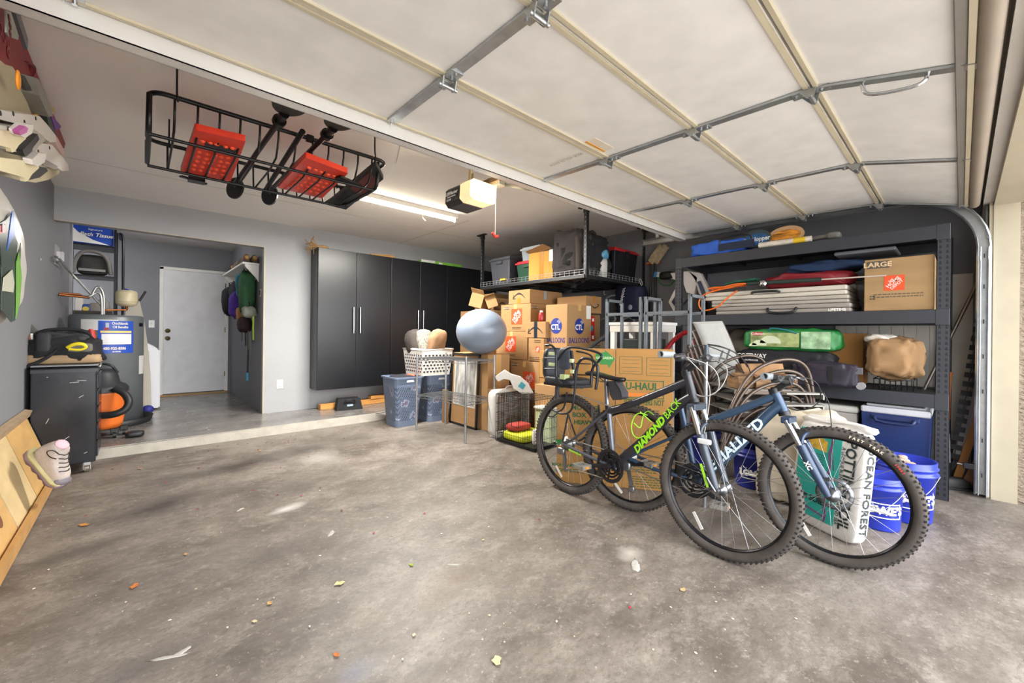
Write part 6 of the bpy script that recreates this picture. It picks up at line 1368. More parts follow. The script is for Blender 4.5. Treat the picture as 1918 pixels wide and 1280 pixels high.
# picture frame
pf = thing('picture_frame', 'large black framed faded picture leaning behind the wire shelf', 'picture', (2.97, 4.1, 0))
a = Vector((2.93, 4.38, .003)); d = Vector((0, -.56, 0)); up = Vector((.045, 0, .885)); n = Vector((-1, 0, .05)).normalized()
Fm = FACE(a, (0, -1, 0), up); W_, H_ = .56, .885
b = B(Fm); 
for q0, q1 in (((0, 0), (W_, .022)), ((0, H_ - .022), (W_, H_)), ((0, 0), (.022, H_)), ((W_ - .022, 0), (W_, H_))): b.box((q0[0], q0[1], -.015), (q1[0], q1[1], .008))
b.build('frame', BLK, pf); B(Fm).box((.01, .01, -.013), (W_ - .01, H_ - .01, -.004)).build('backing_board', CARD, pf)
B(Fm).box((.06, .24, -.004), (W_ - .05, H_ - .08, -.001)).build('mat_board', mat('#d3cfc4', .7), pf)
B(Fm).box((.08, .26, -.001), (W_ - .07, H_ - .1, .001)).build('picture', mat('#a5a39f', .5, 0, .6, 5, 0, None, stretch=(1, 3, 1)), pf)
b = B(); b.box((2.86, 4.36, 0), (2.90, 4.44, .42)); tag(b.build('cardboard_strip', CARD2), 'upright narrow cardboard piece with punched slots behind the wire shelf', 'cardboard')
# box fan
fn = thing('box_fan', 'white square box fan standing on the floor by the wire shelf', 'fan', (3.06, 3.45, 0))
Tf = TR((2.83, 3.36, 0), 0); fw, fh, fd = .53, .52, .12
FW = mat('#cfccc8', .4, 0, .03)
def rrect(x0, x1, z0, z1, r, y, n=5):
    o = []
    for cx, cz, a0 in ((x1 - r, z1 - r, 0), (x0 + r, z1 - r, 90), (x0 + r, z0 + r, 180), (x1 - r, z0 + r, 270)):
        for i in range(n + 1): a = R(a0 + 90 * i / n); o.append((cx + r * math.cos(a), y, cz + r * math.sin(a)))
    return o
b = B(Tf); o1 = rrect(0, fw, .015, fh, .07, 0); o2 = rrect(0, fw, .015, fh, .07, fd); i1 = rrect(.035, fw - .035, .05, fh - .035, .06, .0); i2 = rrect(.035, fw - .035, .05, fh - .035, .06, fd); n = len(o1)
b.add(o1 + o2 + i1 + i2, [(j, (j + 1) % n, n + (j + 1) % n, n + j) for j in range(n)] + [(2 * n + j, 2 * n + (j + 1) % n, (j + 1) % n, j) for j in range(n)] + [(n + j, n + (j + 1) % n, 3 * n + (j + 1) % n, 3 * n + j) for j in range(n)] + [(3 * n + j, 3 * n + (j + 1) % n, 2 * n + (j + 1) % n, 2 * n + j) for j in range(n)], True); b.build('casing', FW, fn)
b = B(Tf)
for i in range(24): z = .06 + i * .0185; b.box((.035, .012, z), (fw - .035, .016, z + .005))
for i in range(6): x = .08 + i * .08; b.box((x, .010, .04), (x + .005, .018, fh - .03))
b.build('grille', mat('#b9b6b2', .5), fn)
b = B(Tf)
for i in range(5):
    a = i * 2 * math.pi / 5; b.add([(fw / 2 + .04 * math.cos(a), .05, fh / 2 + .04 * math.sin(a)), (fw / 2 + .2 * math.cos(a - .3), .045, fh / 2 + .2 * math.sin(a - .3)), (fw / 2 + .2 * math.cos(a + .4), .085, fh / 2 + .2 * math.sin(a + .4)), (fw / 2 + .04 * math.cos(a + .8), .075, fh / 2 + .04 * math.sin(a + .8))], [(0, 1, 2, 3)])
b.cyl((fw / 2, .04, fh / 2), (fw / 2, .09, fh / 2), .05, 16); b.build('fan_blades', mat('#8b8a88', .5), fn, solid=.003)
b = B(Tf); b.tube(smooth_path([(fw / 2 - .06, fd / 2, fh - .003), (fw / 2 - .05, fd / 2, fh + .028), (fw / 2 + .05, fd / 2, fh + .028), (fw / 2 + .06, fd / 2, fh - .003)], 2), .009, 8); b.build('carry_handle', FW, fn)
b = B(Tf); b.box((.05, -.02, 0), (.09, fd + .02, .02)).build('foot', FW, fn); b = B(Tf); b.box((fw - .09, -.02, 0), (fw - .05, fd + .02, .02)).build('foot', FW, fn)
# white steam appliance on top behind the fan
sa = thing('white_appliance', 'white curved plastic appliance head with teal label above the fan', 'appliance', P(960, 740, D=4.55))
Dd = 4.45; WP = mat('#d6d3ce', .35)
pts = [P(x, y, D=Dd) for x, y in ((927, 707), (945, 694), (958, 702), (975, 707), (990, 720), (1000, 738), (978, 738), (962, 728), (955, 712), (944, 710), (933, 715))]
nn = Vector((FX, FY, 0)); B().prism(pts, nn * .1).build('shell', WP, sa, bevel=.012)
pts = [P(x, y, D=Dd - .003) for x, y in ((970, 724), (977, 715), (985, 722), (979, 730))]; B().prism(pts, nn * .002).build('label', mat('#3b9aa8', .4), sa)
cart('plain carton under the white appliance behind the fan', 2.98, 3.33, 3.50, 3.68, 0, .50, CARD2, 'N', group=None)
# dog crate
dc = thing('dog_crate', 'black wire dog crate with yellow tray beside the bike wheel', 'crate', (3.05, 3.05, 0))
cx0, cx1, cy0, cy1, cz = 2.80, 3.30, 2.74, 3.31, .49
def wires(nm, lines, par, r=.0016): 
    b = B()
    for a, c in lines: b.cyl(a, c, r, 4)
    return b.build(nm, BLKM, par)
def panel(nm, o, u, v, nu, nv, par):
    o = Vector(o); u = Vector(u); v = Vector(v); L2 = [(o + u * (i / nu), o + u * (i / nu) + v) for i in range(nu + 1)] + [(o + v * (j / nv), o + v * (j / nv) + u) for j in range(nv + 1)]
    b = B()
    for a, c in L2: b.cyl(a, c, .0017, 4)
    b.tube([o, o + u, o + u + v, o + v], .003, 6, closed=True); return b.build(nm, BLKM, par)
panel('side_panel', (cx0, cy0, .01), (0, cy1 - cy0, 0), (0, 0, cz), 18, 5, dc); panel('side_panel', (cx1, cy0, .01), (0, cy1 - cy0, 0), (0, 0, cz), 18, 5, dc)
panel('end_panel', (cx0, cy0, .01), (cx1 - cx0, 0, 0), (0, 0, cz), 14, 5, dc); panel('end_panel', (cx0, cy1, .01), (cx1 - cx0, 0, 0), (0, 0, cz), 14, 5, dc)
panel('top_panel', (cx0, cy0, cz + .01), (cx1 - cx0, 0, 0), (0, cy1 - cy0, 0), 14, 5, dc)
B().tube([(cx0 - .004, 2.95, .2), (cx0 - .004, 3.06, .2), (cx0 - .004, 3.06, .31), (cx0 - .004, 2.95, .31)], .003, 6, closed=True).build('door_latch', BLKM, dc)
B().box((cx0 + .01, cy0 + .01, .012), (cx1 - .01, cy1 - .01, .035)).build('tray', BLK, dc)
B().blob((3.02, 3.1, .075), (.19, .17, .045), .4).build('yellow_cushion', mat('#c9cf2b', .6), dc)
t = thing('green_bin', 'pale green plastic bin standing inside the dog crate', 'bin', (3.15, 2.96, .03)); B().prism([(3.08, 2.78, .036), (3.27, 2.78, .036), (3.27, 3.0, .036), (3.08, 3.0, .036)], (0, 0, .34)).build('bin', mat('#c3cfae', .5), t, bevel=.012); B().box((3.06, 2.77, .36), (3.28, 3.01, .385)).build('lid', mat('#d5d6c8', .5), t, bevel=.006)
t = tag(B().blob((2.9, 2.82, .12), (.03, .03, .08), .6).build('spray_bottle', WHT), 'small white bottle in the near corner of the dog crate', 'bottle')
t = tag(B().blob((2.98, 3.15, .16), (.13, .09, .035), .5).build('cloth', mat('#a5392f', .8), loc=(2.98, 3.15, .12)), 'red and white cloth lying in the dog crate', 'cloth')
# ---- flattened moving cartons leaning behind the bikes
U = Vector((.57, -.8216, 0)).normalized(); Nn = U.cross(Vector((0, 0, 1))); BC = Vector((2.86, 1.42, 0))
def pf_(px, py):
    d = P(px, py, D=1.0) - Vector((0, 0, EYE)); o = Vector((0, 0, EYE)); t_ = (BC - o).dot(Nn) / d.dot(Nn); return o + d * t_
UH = mat('#a67a42', .85, 0, .07, 3, .05, 60, stretch=(1, 1, 6))
def flat(lab, xa, xb, top, back=.1):
    a = pf_(xa, top); c = pf_(xb, top); a.z = 0; c.z = 0; h = pf_((xa + xb) / 2, top).z
    t = thing('moving_carton', lab, 'cardboard box', (a + c) / 2)
    B().prism([a + Vector((0, 0, .002)), c + Vector((0, 0, .002)), c - Nn * back + Vector((0, 0, .002)), a - Nn * back + Vector((0, 0, .002))], (0, 0, h)).build('body', UH, t, bevel=.003); return t, h
tR, hR = flat('large flat moving carton with green lettering behind the bikes, right half', 1153.5, 1262, 655)
tL, hL = flat('large flat moving carton left half with a green arrow behind child seat', 1045, 1152.5, 654)
def mk(px, py, off=.0006): return FACE(pf_(px, py) + Nn * off, U, (0, 0, 1))
def wpx(x0, x1, y): return (pf_(x1, y) - pf_(x0, y)).length
def hpx(x, y0, y1): return abs(pf_(x, y0).z - pf_(x, y1).z)
def ring_box(t, x0, x1, y0, y1, lw, m, nm='printed_frame', lines=0):
    w_ = wpx(x0, x1, (y0 + y1) / 2); h_ = hpx((x0 + x1) / 2, y0, y1); b = B(mk((x0 + x1) / 2, (y0 + y1) / 2))
    b.box((-w_ / 2, -h_ / 2, 0), (w_ / 2, -h_ / 2 + lw, .0006)).box((-w_ / 2, h_ / 2 - lw, 0), (w_ / 2, h_ / 2, .0006)).box((-w_ / 2, -h_ / 2, 0), (-w_ / 2 + lw, h_ / 2, .0006)).box((w_ / 2 - lw, -h_ / 2, 0), (w_ / 2, h_ / 2, .0006))
    for i in range(lines): z = -h_ / 2 + h_ * (i + .7) / (lines + .6); b.box((-w_ / 2 + .02, z, 0), (w_ / 2 - .02, z + .0025, .0006))
    b.build(nm, m, t)
ring_box(tR, 1160, 1203, 668, 701, .003, mat('#4c5a3c', .7), lines=4); ring_box(tR, 1211, 1257, 670, 705, .003, mat('#4c5a3c', .7), lines=4)
ring_box(tR, 1165, 1243, 713, 747, .006, GRNI)
b = B(mk(1203, 724)); b.fit('U-HAUL', Matrix(), wpx(1173, 1235, 724), hpx(1203, 718, 732), ext=.0004, bold=.002); b.build('lettering', GRNI, tR)
w_ = wpx(1167, 1232, 740); b = B(mk(1199, 740)); b.box((-w_ / 2, -.012, 0), (w_ / 2, .012, .0006)); b.build('orange_band', mat('#e27a2a', .6), tR)
b = B(mk(1206, 754)); b.fit('SIZE MATTERS NOT', Matrix(), wpx(1167, 1243, 754), hpx(1206, 749, 760), ext=.0004, bold=.001, shear=.15); b.build('lettering', GRNI, tR)
for (x, y, n_) in ((1205, 770, 3), (1200, 872, 4), (1205, 895, 5)): 
    b = B(mk(x, y)); rnd = random.Random(x + y)
    for i in range(n_):
        xx = -.11
        while xx < .11: l = rnd.uniform(.01, .03); b.box((xx, -.018 * i, 0), (xx + l, -.018 * i + .007, .0006)); xx += l + .007
    b.build('printed_lines', mat('#3f5a34', .7), tR)
b = B(mk(1133, 672)); b.prism([(-.07, .035, 0), (.0, .05, 0), (.0, .065, 0), (.075, .0, 0), (.03, -.07, 0), (.02, -.045, 0), (-.03, -.045, 0), (-.07, -.01, 0)], (0, 0, .0006)); b.build('printed_arrow', mat('#2f7a35', .6), tL)
b = B(mk(1132, 671, .0014)); b.text('GO GREEN', Matrix(), .025, ext=.0002, bold=.0006); b.build('lettering', mat('#b4cf9a', .6), tL)
for tx, px, py, sz in (('LARGE', 1070, 723, .06), ('MOVING', 1095, 765, .05), ('BOX', 1085, 778, .05), ('HEAVY', 1092, 792, .045)):
    b = B(mk(px, py)); b.text(tx, Matrix(), sz, ext=.0004, bold=.0015); b.build('lettering', GRNI, tL)
b = B(mk(1062, 872)); b.text('MADE IN AMERICA', Matrix(), .034, ext=.0004, bold=.001, sx=.8); b.text('CONTENTS', Matrix.Translation((0, -.04, 0)), .034, ext=.0004, bold=.001); b.build('lettering', GRNI, tL)
b = B(mk(1046, 828)); b.box((-.02, -.02, 0), (.05, .02, .0006)); b.build('green_patch', mat('#2f7a35', .6), tL)
# ================================================================ grey tube frames, white table, chairs, wood
STL = mat('#7f868e', .35, .5, .12, 12)
mf = thing('tube_stand', 'tall grey square tube frame of paired hoops behind the moving cartons', 'frame', (3.5, 1.9, 0))
fx0, fx1, ft = 3.37, 3.63, 1.485
def sqloop(y, x0=fx0, x1=fx1, w_=.026):
    b = B(); b.bar((x0, y, 0), (x0, y, ft), w_, w_, (0, 1, 0)).bar((x1, y, 0), (x1, y, ft), w_, w_, (0, 1, 0)).bar((x0 - w_ / 2, y, ft - w_ / 2), (x1 + w_ / 2, y, ft - w_ / 2), w_, w_)
    b.build('hoop_leg', STL, mf, bevel=.002)
yl, ym1, ym2, yr = P(1137, 600, X=fx0).y, P(1200, 600, X=fx0).y, P(1210, 600, X=fx0).y, P(1292, 600, X=fx0).y
for y in (yl, ym1, ym2, yr): sqloop(y)
for a, c in ((yl, ym1), (ym2, yr)):
    for x in (fx0, fx1): B().bar((x, a, 1.335), (x, c, 1.335), .026, .026).build('cross_bar', STL, mf)
    B().bar((fx0, a, .3), (fx0, c, .3), .026, .026).build('cross_bar', STL, mf)
wt = thing('white_table', 'white wooden table with thick apron behind the grey tube frame', 'table', (3.9, 2.3, 0))
B().box((3.68, 1.98, 1.24), (4.12, 2.52, 1.27)).build('top', WHT, wt, bevel=.003)
B().box((3.69, 1.99, 1.17), (4.11, 2.51, 1.24)).build('apron', mat('#d2cfc9', .5), wt, bevel=.002)
for x in (3.72, 4.08):
    for y in (2.02, 2.48): B().box((x - .025, y - .025, 0), (x + .025, y + .025, 1.17)).build('leg', WHT, wt)
t = thing('storage_tote', 'black and dark green tote under the white table', 'storage tote', (3.9, 2.4, .55)); B().box((3.76, 2.06, .55), (4.04, 2.44, 1.1)).build('bin', mat('#15231f', .5), t, bevel=.01); B().box((3.76, 2.06, .0), (4.04, 2.44, .548)).build('lower_bin', BLK, t, bevel=.01)
b = B(); a = P(1100, 655, D=4.2); c = P(1136, 628, D=4.2); b.cyl(a, c, .02, 8).cyl(a, (a.x - .12, a.y + .3, .0), .02, 8); tag(b.build('black_pole', BLK), 'black pole leaning behind the balloon carton and grey frame', 'pole')
t = thing('hand_truck', 'red tubular frame leaning behind the grey frame and shelf post', 'hand truck', (3.9, 1.75, 0))
b = B(); b.tube(smooth_path([P(1245, 660, D=4.0), P(1262, 636, D=4.0), P(1290, 618, D=3.9), P(1297, 640, D=3.9), P(1296, 690, D=3.9)], 2), .022, 10).build('tube', mat('#b01822', .35), t); b = B(); q = P(1296, 690, D=3.9); b.cyl(q, (q.x, q.y, 0), .022, 10); q = P(1245, 660, D=4.0); b.cyl(q, (q.x, q.y, .0), .022, 10).build('lower_tube', mat('#b01822', .35), t)
# backpack and sports gear on the right wall
t = thing('backpack', 'navy blue backpack with white lettering hanging on the right wall', 'backpack', P(1184, 560, X=4.8))
c = P(1182, 562, X=4.74); B().blob((c.x, c.y, c.z), (.12, .2, .24), .6, wob=.03, seed=3, n=40, m=24, cr=.03).build('body', mat('#1d2440', .8, 0, .15, 8, .3, 20), t)
b = B(); b.text('outdoor', FACE(P(1166, 556, X=4.60), (0, -.25, 1), (0, -1, -.25)), .07, ext=.001, bold=.001); b.build('lettering', WHT, t)
q = P(1180, 576, X=4.612); b = B().lathe([(0, .001), (.035, .001), (.035, 0)], q, 16, (-1, 0, 0)); b.build('round_logo', mat('#9aa2ba', .6), t)
B().tube(smooth_path([P(1172, 536, X=4.72), P(1182, 526, X=4.8), P(1192, 534, X=4.72)], 2), .012, 6).build('top_loop', BLK, t)
hk = thing('wall_hook', 'white S shaped wire hook on the right wall beside the backpack', 'hook', P(1131, 548, X=4.87)); B().tube(smooth_path([P(1135, 541, X=4.87), P(1131, 544, X=4.84), P(1131, 553, X=4.84), P(1135, 552, X=4.84)], 2), .006, 6).build('wire', WHT, hk)
t = thing('wall_hanger', 'grey padded double arm hanger on the right wall above the white table', 'hanger', P(1150, 590, X=4.8))
for pts in ([(1136, 558), (1150, 552), (1166, 560), (1172, 572)], [(1122, 600), (1135, 596), (1148, 591), (1154, 598), (1146, 606)], [(1163, 602), (1176, 593), (1186, 598), (1192, 606)]): B().tube(smooth_path([P(x, y, X=4.7) for x, y in pts] , 2), .014, 8).build('arm', mat('#8f9499', .5), t)
q = P(1150, 590, X=4.87); B().box((4.87, q.y - .1, q.z - .02), (4.879, q.y + .1, q.z + .02)).build('rail', mat('#8f9499', .5), t)
for i, dx in enumerate((0, 9)):
    t = thing('push_broom', ('left' if i == 0 else 'right') + ' of two brooms hung bristles up in an orange wall clip', 'broom', P(1218 + dx, 560, X=4.82), 'brooms on the right wall')
    B().cyl(P(1219 + dx, 494, X=4.80), P(1218 + dx, 600, X=4.83), .014, 8).build('handle', mat('#2a2220', .5), t)
    a = P(1218 + dx, 492, X=4.79); c = P(1240 + dx, 460, X=4.76); B().bar(a, c, .09, .03, (1, 0, 0)).build('bristles', mat('#b5a58a', .95, 0, .25, 40, .6, 80), t, bevel=.01)
b = B(); q = P(1222, 493, X=4.82); b.box((4.80, q.y - .09, q.z - .01), (4.878, q.y + .07, q.z + .012)); tag(b.build('wall_clip', mat('#d4682a', .5)), 'orange wall clip holding the two brooms', 'clip')
t = thing('hockey_gear', 'black white and green sports guard hanging beside the brooms', 'sports gear', P(1250, 522, X=4.8))
a = P(1229, 514, X=4.76); c = P(1271, 520, X=4.76); B().bar(a, c, .06, .05, (1, 0, 0)).build('white_shaft', mat('#c9ccc6', .5, 0, .3, 30), t); B().blob((4.76, (a.y + c.y) / 2, a.z - .03), (.06, .09, .05), .6).build('black_cup', BLK, t)
B().tube(smooth_path([P(1233, 520, X=4.72), P(1238, 534, X=4.72), P(1256, 536, X=4.72), P(1264, 524, X=4.72)], 2), .008, 6).build('green_band', mat('#2f6e46', .5), t); B().bar(P(1227, 514, X=4.75), P(1231, 515, X=4.75), .07, .05, (1, 0, 0)).build('blue_end', mat('#2f7fc0', .5), t)
t = thing('white_pads', 'white and navy moulded pads hanging behind the shelf post', 'sports gear', P(1290, 540, X=4.6))
for k, (pts, col, X_) in enumerate((([(1256, 512), (1290, 508), (1306, 520), (1300, 552), (1286, 548), (1280, 530), (1262, 524)], '#c6bfba', 4.5), ([(1290, 508), (1312, 512), (1326, 540), (1330, 552), (1318, 562), (1308, 548), (1302, 524)], '#bdb6b2', 4.5), ([(1270, 530), (1252, 566), (1262, 584), (1276, 560)], '#cfcbc8', 4.45), ([(1258, 566), (1264, 556), (1272, 556), (1266, 576)], '#1f2a48', 4.44), ([(1306, 528), (1312, 526), (1324, 556), (1318, 562)], '#232c48', 4.49))):
    B().prism([P(x, y, X=X_) for x, y in pts], (.06, 0, 0)).build('pad', mat(col, .5), t, bevel=.012)
B().cyl(P(1290, 510, X=4.53), (4.86, P(1290, 510, X=4.53).y, P(1290, 510, X=4.53).z), .01, 6).build('hanger_peg', STL, t)

# sling chairs folded upright
BRZ = mat('#4b4039', .35, .4, .08, 20); SLG = mat('#9c9b97', .7, 0, .04, 20, .2, 120)
def slp(x, y, D): return P(x, y, D=D)
for i in range(5):
    D = 3.62 - .05 * i * 0 - .0; dx = -i * 9; dy = i * 14
    t = thing('sling_chair', ('frontmost grey sling chair folded upright behind the stacked chairs', 'second folded sling chair, only its bronze frame showing', 'third folded sling chair in the upright row', 'fourth folded sling chair in the upright row', 'last folded sling chair nearest the moving cartons')[i], 'chair', slp(1340 + dx, 850, D), 'folded sling chairs standing upright')
    pts = [(1298 + dx * .1 + (-2 if i else 0) * i, 606 + dy), (1318 - 6 * i, 650 + dy * .8), (1340 - 6 * i, 740), (1352 - 6 * i, 800), (1362 - 6 * i, 880)]
    Dd = 3.55 - .06 * i
    b = B().tube(smooth_path([slp(x, y, Dd) for x, y in pts], 2), .016, 8); b.build('side_frame', BRZ, t)
    if i == 0:
        rp = [(1352, 604), (1375, 655), (1392, 715), (1404, 780), (1412, 880)]
        B().tube(smooth_path([slp(x, y, Dd) for x, y in rp], 2), .014, 8).build('side_frame', BRZ, t)
        A_ = smooth_path([slp(x, y, Dd) for x, y in pts[:4]], 2); C_ = smooth_path([slp(x, y, Dd) for x, y in rp[:4]], 2)
        B().grid(lambda u, v: tuple(A_[round(u * (len(A_) - 1))].lerp(C_[round(u * (len(C_) - 1))], v) - Vector((FX, FY, 0)) * .012), len(A_) - 1, 4).build('sling', SLG, t, solid=.004)
        B().cyl(slp(1298, 606, Dd), slp(1352, 604, Dd), .012, 8).build('top_rail', SLG, t)
    else:
        q = pts[0]; B().cyl(slp(q[0], q[1], Dd), slp(q[0] + 34, q[1] - 2, Dd + .35), .012, 8).build('top_rail', BRZ, t)

# stack of metal armchairs
rt = Vector((RX, RY, 0)); fw_ = Vector((FX, FY, 0)); CB = P(1432, 700, D=3.05); CB.z = 0
ST2 = mat('#574b43', .3, .5, .1, 20); SLT = mat('#8f8c86', .45, .3, .08, 10)
def armchair(k):
    o = CB + Vector((0, 0, .085 * k)) + rt * (.012 * k); t = thing('metal_armchair', ('lowest bronze armchair of the stack behind the bikes', 'second bronze armchair from the floor in the stack', 'middle bronze armchair of the stack', 'second bronze armchair from the top in the stack', 'topmost bronze armchair of the stack, holding the firewood')[k], 'chair', o, 'stacked bronze metal armchairs')
    for s, dd in ((0, -.02), (1, .48)):
        off = fw_ * dd
        B().tube(smooth_path([o + off - rt * .36 + Vector((0, 0, .02 if k == 0 else .1)), o + off - rt * .30 + Vector((0, 0, .30)), o + off - rt * .16 + Vector((0, 0, .55)), o + off + rt * .06 + Vector((0, 0, .64)), o + off + rt * .22 + Vector((0, 0, .62)), o + off + rt * .29 + Vector((0, 0, .5)), o + off + rt * .31 + Vector((0, 0, .02 if k == 0 else .2))], 3), .013, 8).build('arm_hoop', ST2, t)
    for j in range(6): B().bar(o - rt * (.22 - .085 * j) + Vector((0, 0, .40)), o - rt * (.22 - .085 * j) + fw_ * .46 + Vector((0, 0, .40)), .07, .008).build('seat_slat', SLT, t)
    B().bar(o - rt * .28 + Vector((0, 0, .385)) - fw_ * .01, o + rt * .31 + Vector((0, 0, .385)) - fw_ * .01, .014, .03).build('seat_rail', ST2, t)
    B().bar(o - rt * .28 + Vector((0, 0, .385)) + fw_ * .47, o + rt * .31 + Vector((0, 0, .385)) + fw_ * .47, .014, .03).build('seat_rail', ST2, t)
for k in range(5): armchair(k)
# stacked slatted side tables right of the armchairs
for k in range(3):
    o = P(1502, 700, D=2.95); o.z = .56 + .085 * k
    t = thing('slatted_shelf', ('lowest', 'middle', 'topmost')[k] + ' pale grey slatted metal seat end sticking out right of the armchair stack', 'chair', o, 'slatted seat ends')
    B().box((0, 0, 0), (0, 0, 0)) if False else None
    b = B(FACE(o, rt, fw_)); b.box((-.12, -.02, -.004), (.15, .38, .006)); b.build('slat_board', SLT, t)
    b = B(FACE(o, rt, fw_)); b.box((.14, -.02, -.04), (.15, .38, .006)).build('front_lip', SLT, t)
    b = B(FACE(o, rt, fw_)); b.cyl((.05, .18, -.004), (.05, .18, -.079 if k else -o.z + .002), .012, 8).build('support', ST2, t)
# firewood
BARK = mat('#6b4b32', .9, 0, .25, 12, .6, 30); CUT = mat('#866749', .85, 0, .4, 12, .6, 30, stretch=(1, 1, 4))
fwz = .085 * 4 + .405
logs = [(-.20, .10, .09, .06, .3, 'large split log at the left of the firewood on the chairs'), (-.05, .05, .08, .05, -.2, 'square cut firewood block in front of the pile'), (.10, .12, .07, .055, .4, 'split log in the middle of the firewood pile'), (.0, .27, .1, .06, .1, 'long split log at the back of the firewood pile'), (.2, .2, .07, .05, -.3, 'pale split log at the right of the firewood pile')]
for i, (a, d_, l, r_, ya, lab) in enumerate(logs):
    c = CB + rt * (a + .09) + fw_ * d_; c.z = fwz + r_ * 1.02; t = thing('firewood_log', lab, 'firewood', c, 'split firewood logs on the chair stack')
    u = (rt * math.cos(ya) + fw_ * math.sin(ya)); v = Vector((0, 0, 1)).cross(u); pf2 = [(-1, -.95), (.9, -1), (1.05, .1), (.1, .95), (-.8, .6)]
    b = B(); b.prism([c - u * l + v * x * r_ + Vector((0, 0, y * r_)) for x, y in pf2], u * 2 * l); b.build('split_wood', CUT if i != 2 else BARK, t, bevel=.004)
    b = B(); b.prism([c - u * (l + .001) + v * x * r_ * .97 + Vector((0, 0, y * r_ * .97)) for x, y in pf2[2:] + pf2[:1]], u * 2 * (l + .001)) if False else b.prism([c - u * l * .99 + v * x * r_ * 1.04 + Vector((0, 0, y * r_ * 1.04)) for x, y in ((.2, .88), (-.85, .58), (-.85, .5), (.1, .8))], u * 1.98 * l); b.build('bark', BARK, t)
c = CB + rt * .1 + fw_ * .2; c.z = fwz + .13
t = thing('firewood_log', 'topmost long rough log lying across the firewood pile', 'firewood', c, 'split firewood logs on the chair stack'); b = B(); b.prism([c - rt * .18 + fw_ * x + Vector((0, 0, y)) for x, y in ((-.06, -.045), (.06, -.045), (.05, .04), (-.03, .05))], rt * .36 + fw_ * .05); b.build('split_wood', mat('#8c6a48', .85, 0, .3, 10, .5, 30), t, bevel=.006)
# domed wire screen over the sling chairs
ds = thing('wire_screen', 'thin black domed wire screen leaning in front of the grey sling chair', 'wire screen', P(1350, 700, D=3.2))
for pts in ([(1268, 672), (1290, 652), (1325, 645), (1370, 655), (1400, 680), (1408, 708)], [(1325, 648), (1352, 658), (1378, 672), (1394, 700)], [(1328, 678), (1350, 677), (1378, 690), (1394, 700)], [(1345, 685), (1365, 700), (1382, 712)], [(1325, 645), (1350, 648), (1385, 664), (1400, 688)]): B().tube(smooth_path([P(x, y, D=3.12) for x, y in pts], 2), .004, 5).build('wire', BLKM, ds)
for a, c in (((1354, 657), (1345, 681)), ((1367, 654), (1359, 678))): B().bar(P(*a, D=3.12), P(*c, D=3.12), .012, .004, fw_).build('cross_strip', BLKM, ds)
a = P(1323, 646, D=2.72); pt = thing('metal_pole', 'upright blue grey pole with silver lower end between the two bikes', 'pole', (a.x, a.y, 0)); B().cyl((a.x, a.y, 1.0), a, .014, 12).build('top', mat('#3e4756', .4), pt); B().cyl((a.x, a.y, .0), (a.x, a.y, 1.0), .012, 12).build('lower_tube', mat('#aab1ba', .25, .8), pt)

# ================================================================ contents of the big shelving unit
def span(px0, px1, pt, pb, X_): 
    m = (px0 + px1) / 2; return P(px1, 600, X=X_).y, P(px0, 600, X=X_).y, P(m, pb, X=X_).z, P(m, pt, X=X_).z
ZT, ZM, ZL = 1.947, 1.346, .739
def slab(name, lab, cat, px0, px1, h, z0, X_, dep, m, e=.3, wob=.02, seed=0, yaw=0, cr_=.035):
    y0 = P(px1, 600, X=X_).y; y1 = P(px0, 600, X=X_).y; t = thing(name, lab, cat, (X_ + dep / 2, (y0 + y1) / 2, z0))
    B(TR((X_ + dep / 2, (y0 + y1) / 2, z0 + h / 2 + .003), yaw)).blob((0, 0, 0), (dep / 2, (y1 - y0) / 2, h / 2), e, wob=wob, seed=seed, n=72, m=30, cr=cr_, fq=9).build('body', m, t); return t, y0, y1
# top shelf
t, y0, y1 = slab('canopy_bag', 'long bright blue zippered bag lying on the top shelf', 'bag', 1288, 1394, .135, ZT, 4.23, .2, mat('#2b5fc4', .7, 0, .15, 9, .4, 14), .45, .04, 3)
B().box((4.222, y1 - .62, ZT + .03), (4.228, y1 - .30, ZT + .10)).build('mesh_pocket', mat('#16203a', .7), t); B().tube(smooth_path([(4.225, y1 - .31, ZT + .1), (4.22, y1 - .32, ZT + .16), (4.22, y1 - .58, ZT + .16), (4.225, y1 - .6, ZT + .1)], 2), .008, 6).build('strap', BLK, t)
def disc(lab, px, py, w_, h_, m1, m2, X_, text=None):
    c = P(px, py, X=X_); t = thing('paddle_racket', lab, 'racket', (c.x, c.y, ZT)); b = B(FACE(c, (0, -1, .03), (.2, 0, 1))); n = 30
    b.prism([(w_ * math.cos(2 * math.pi * i / n), h_ * math.sin(2 * math.pi * i / n), -.012) for i in range(n)], (0, 0, .024)); b.build('face', m1, t, bevel=.004)
    b = B(FACE(c, (0, -1, .03), (.2, 0, 1))); b.prism([(w_ * .84 * math.cos(2 * math.pi * i / n), -h_ * .1 + h_ * .68 * math.sin(2 * math.pi * i / n), .0125) for i in range(n)], (0, 0, .001)); b.build('face_print', m2, t)
    if text: b = B(FACE(c, (0, -1, .03), (.2, 0, 1))); b.text(text, Matrix.Translation((0, -.01, .0145)), .06, bold=.001, sx=.8); b.build('lettering', WHT, t)
    return t
disc('blue round paddle with white lettering on the top shelf', 1416, 448, .125, .085, mat('#3b4a50', .35), mat('#2f66a0', .4, 0, .4, 10), 4.27, 'SlingHopper')
disc('orange and dark brown leaf shaped paddle on the top shelf', 1472, 441, .14, .085, mat('#c9a27a', .4), mat('#c9842a', .4, 0, .9, 8, stretch=(1, 1, 5)), 4.33)
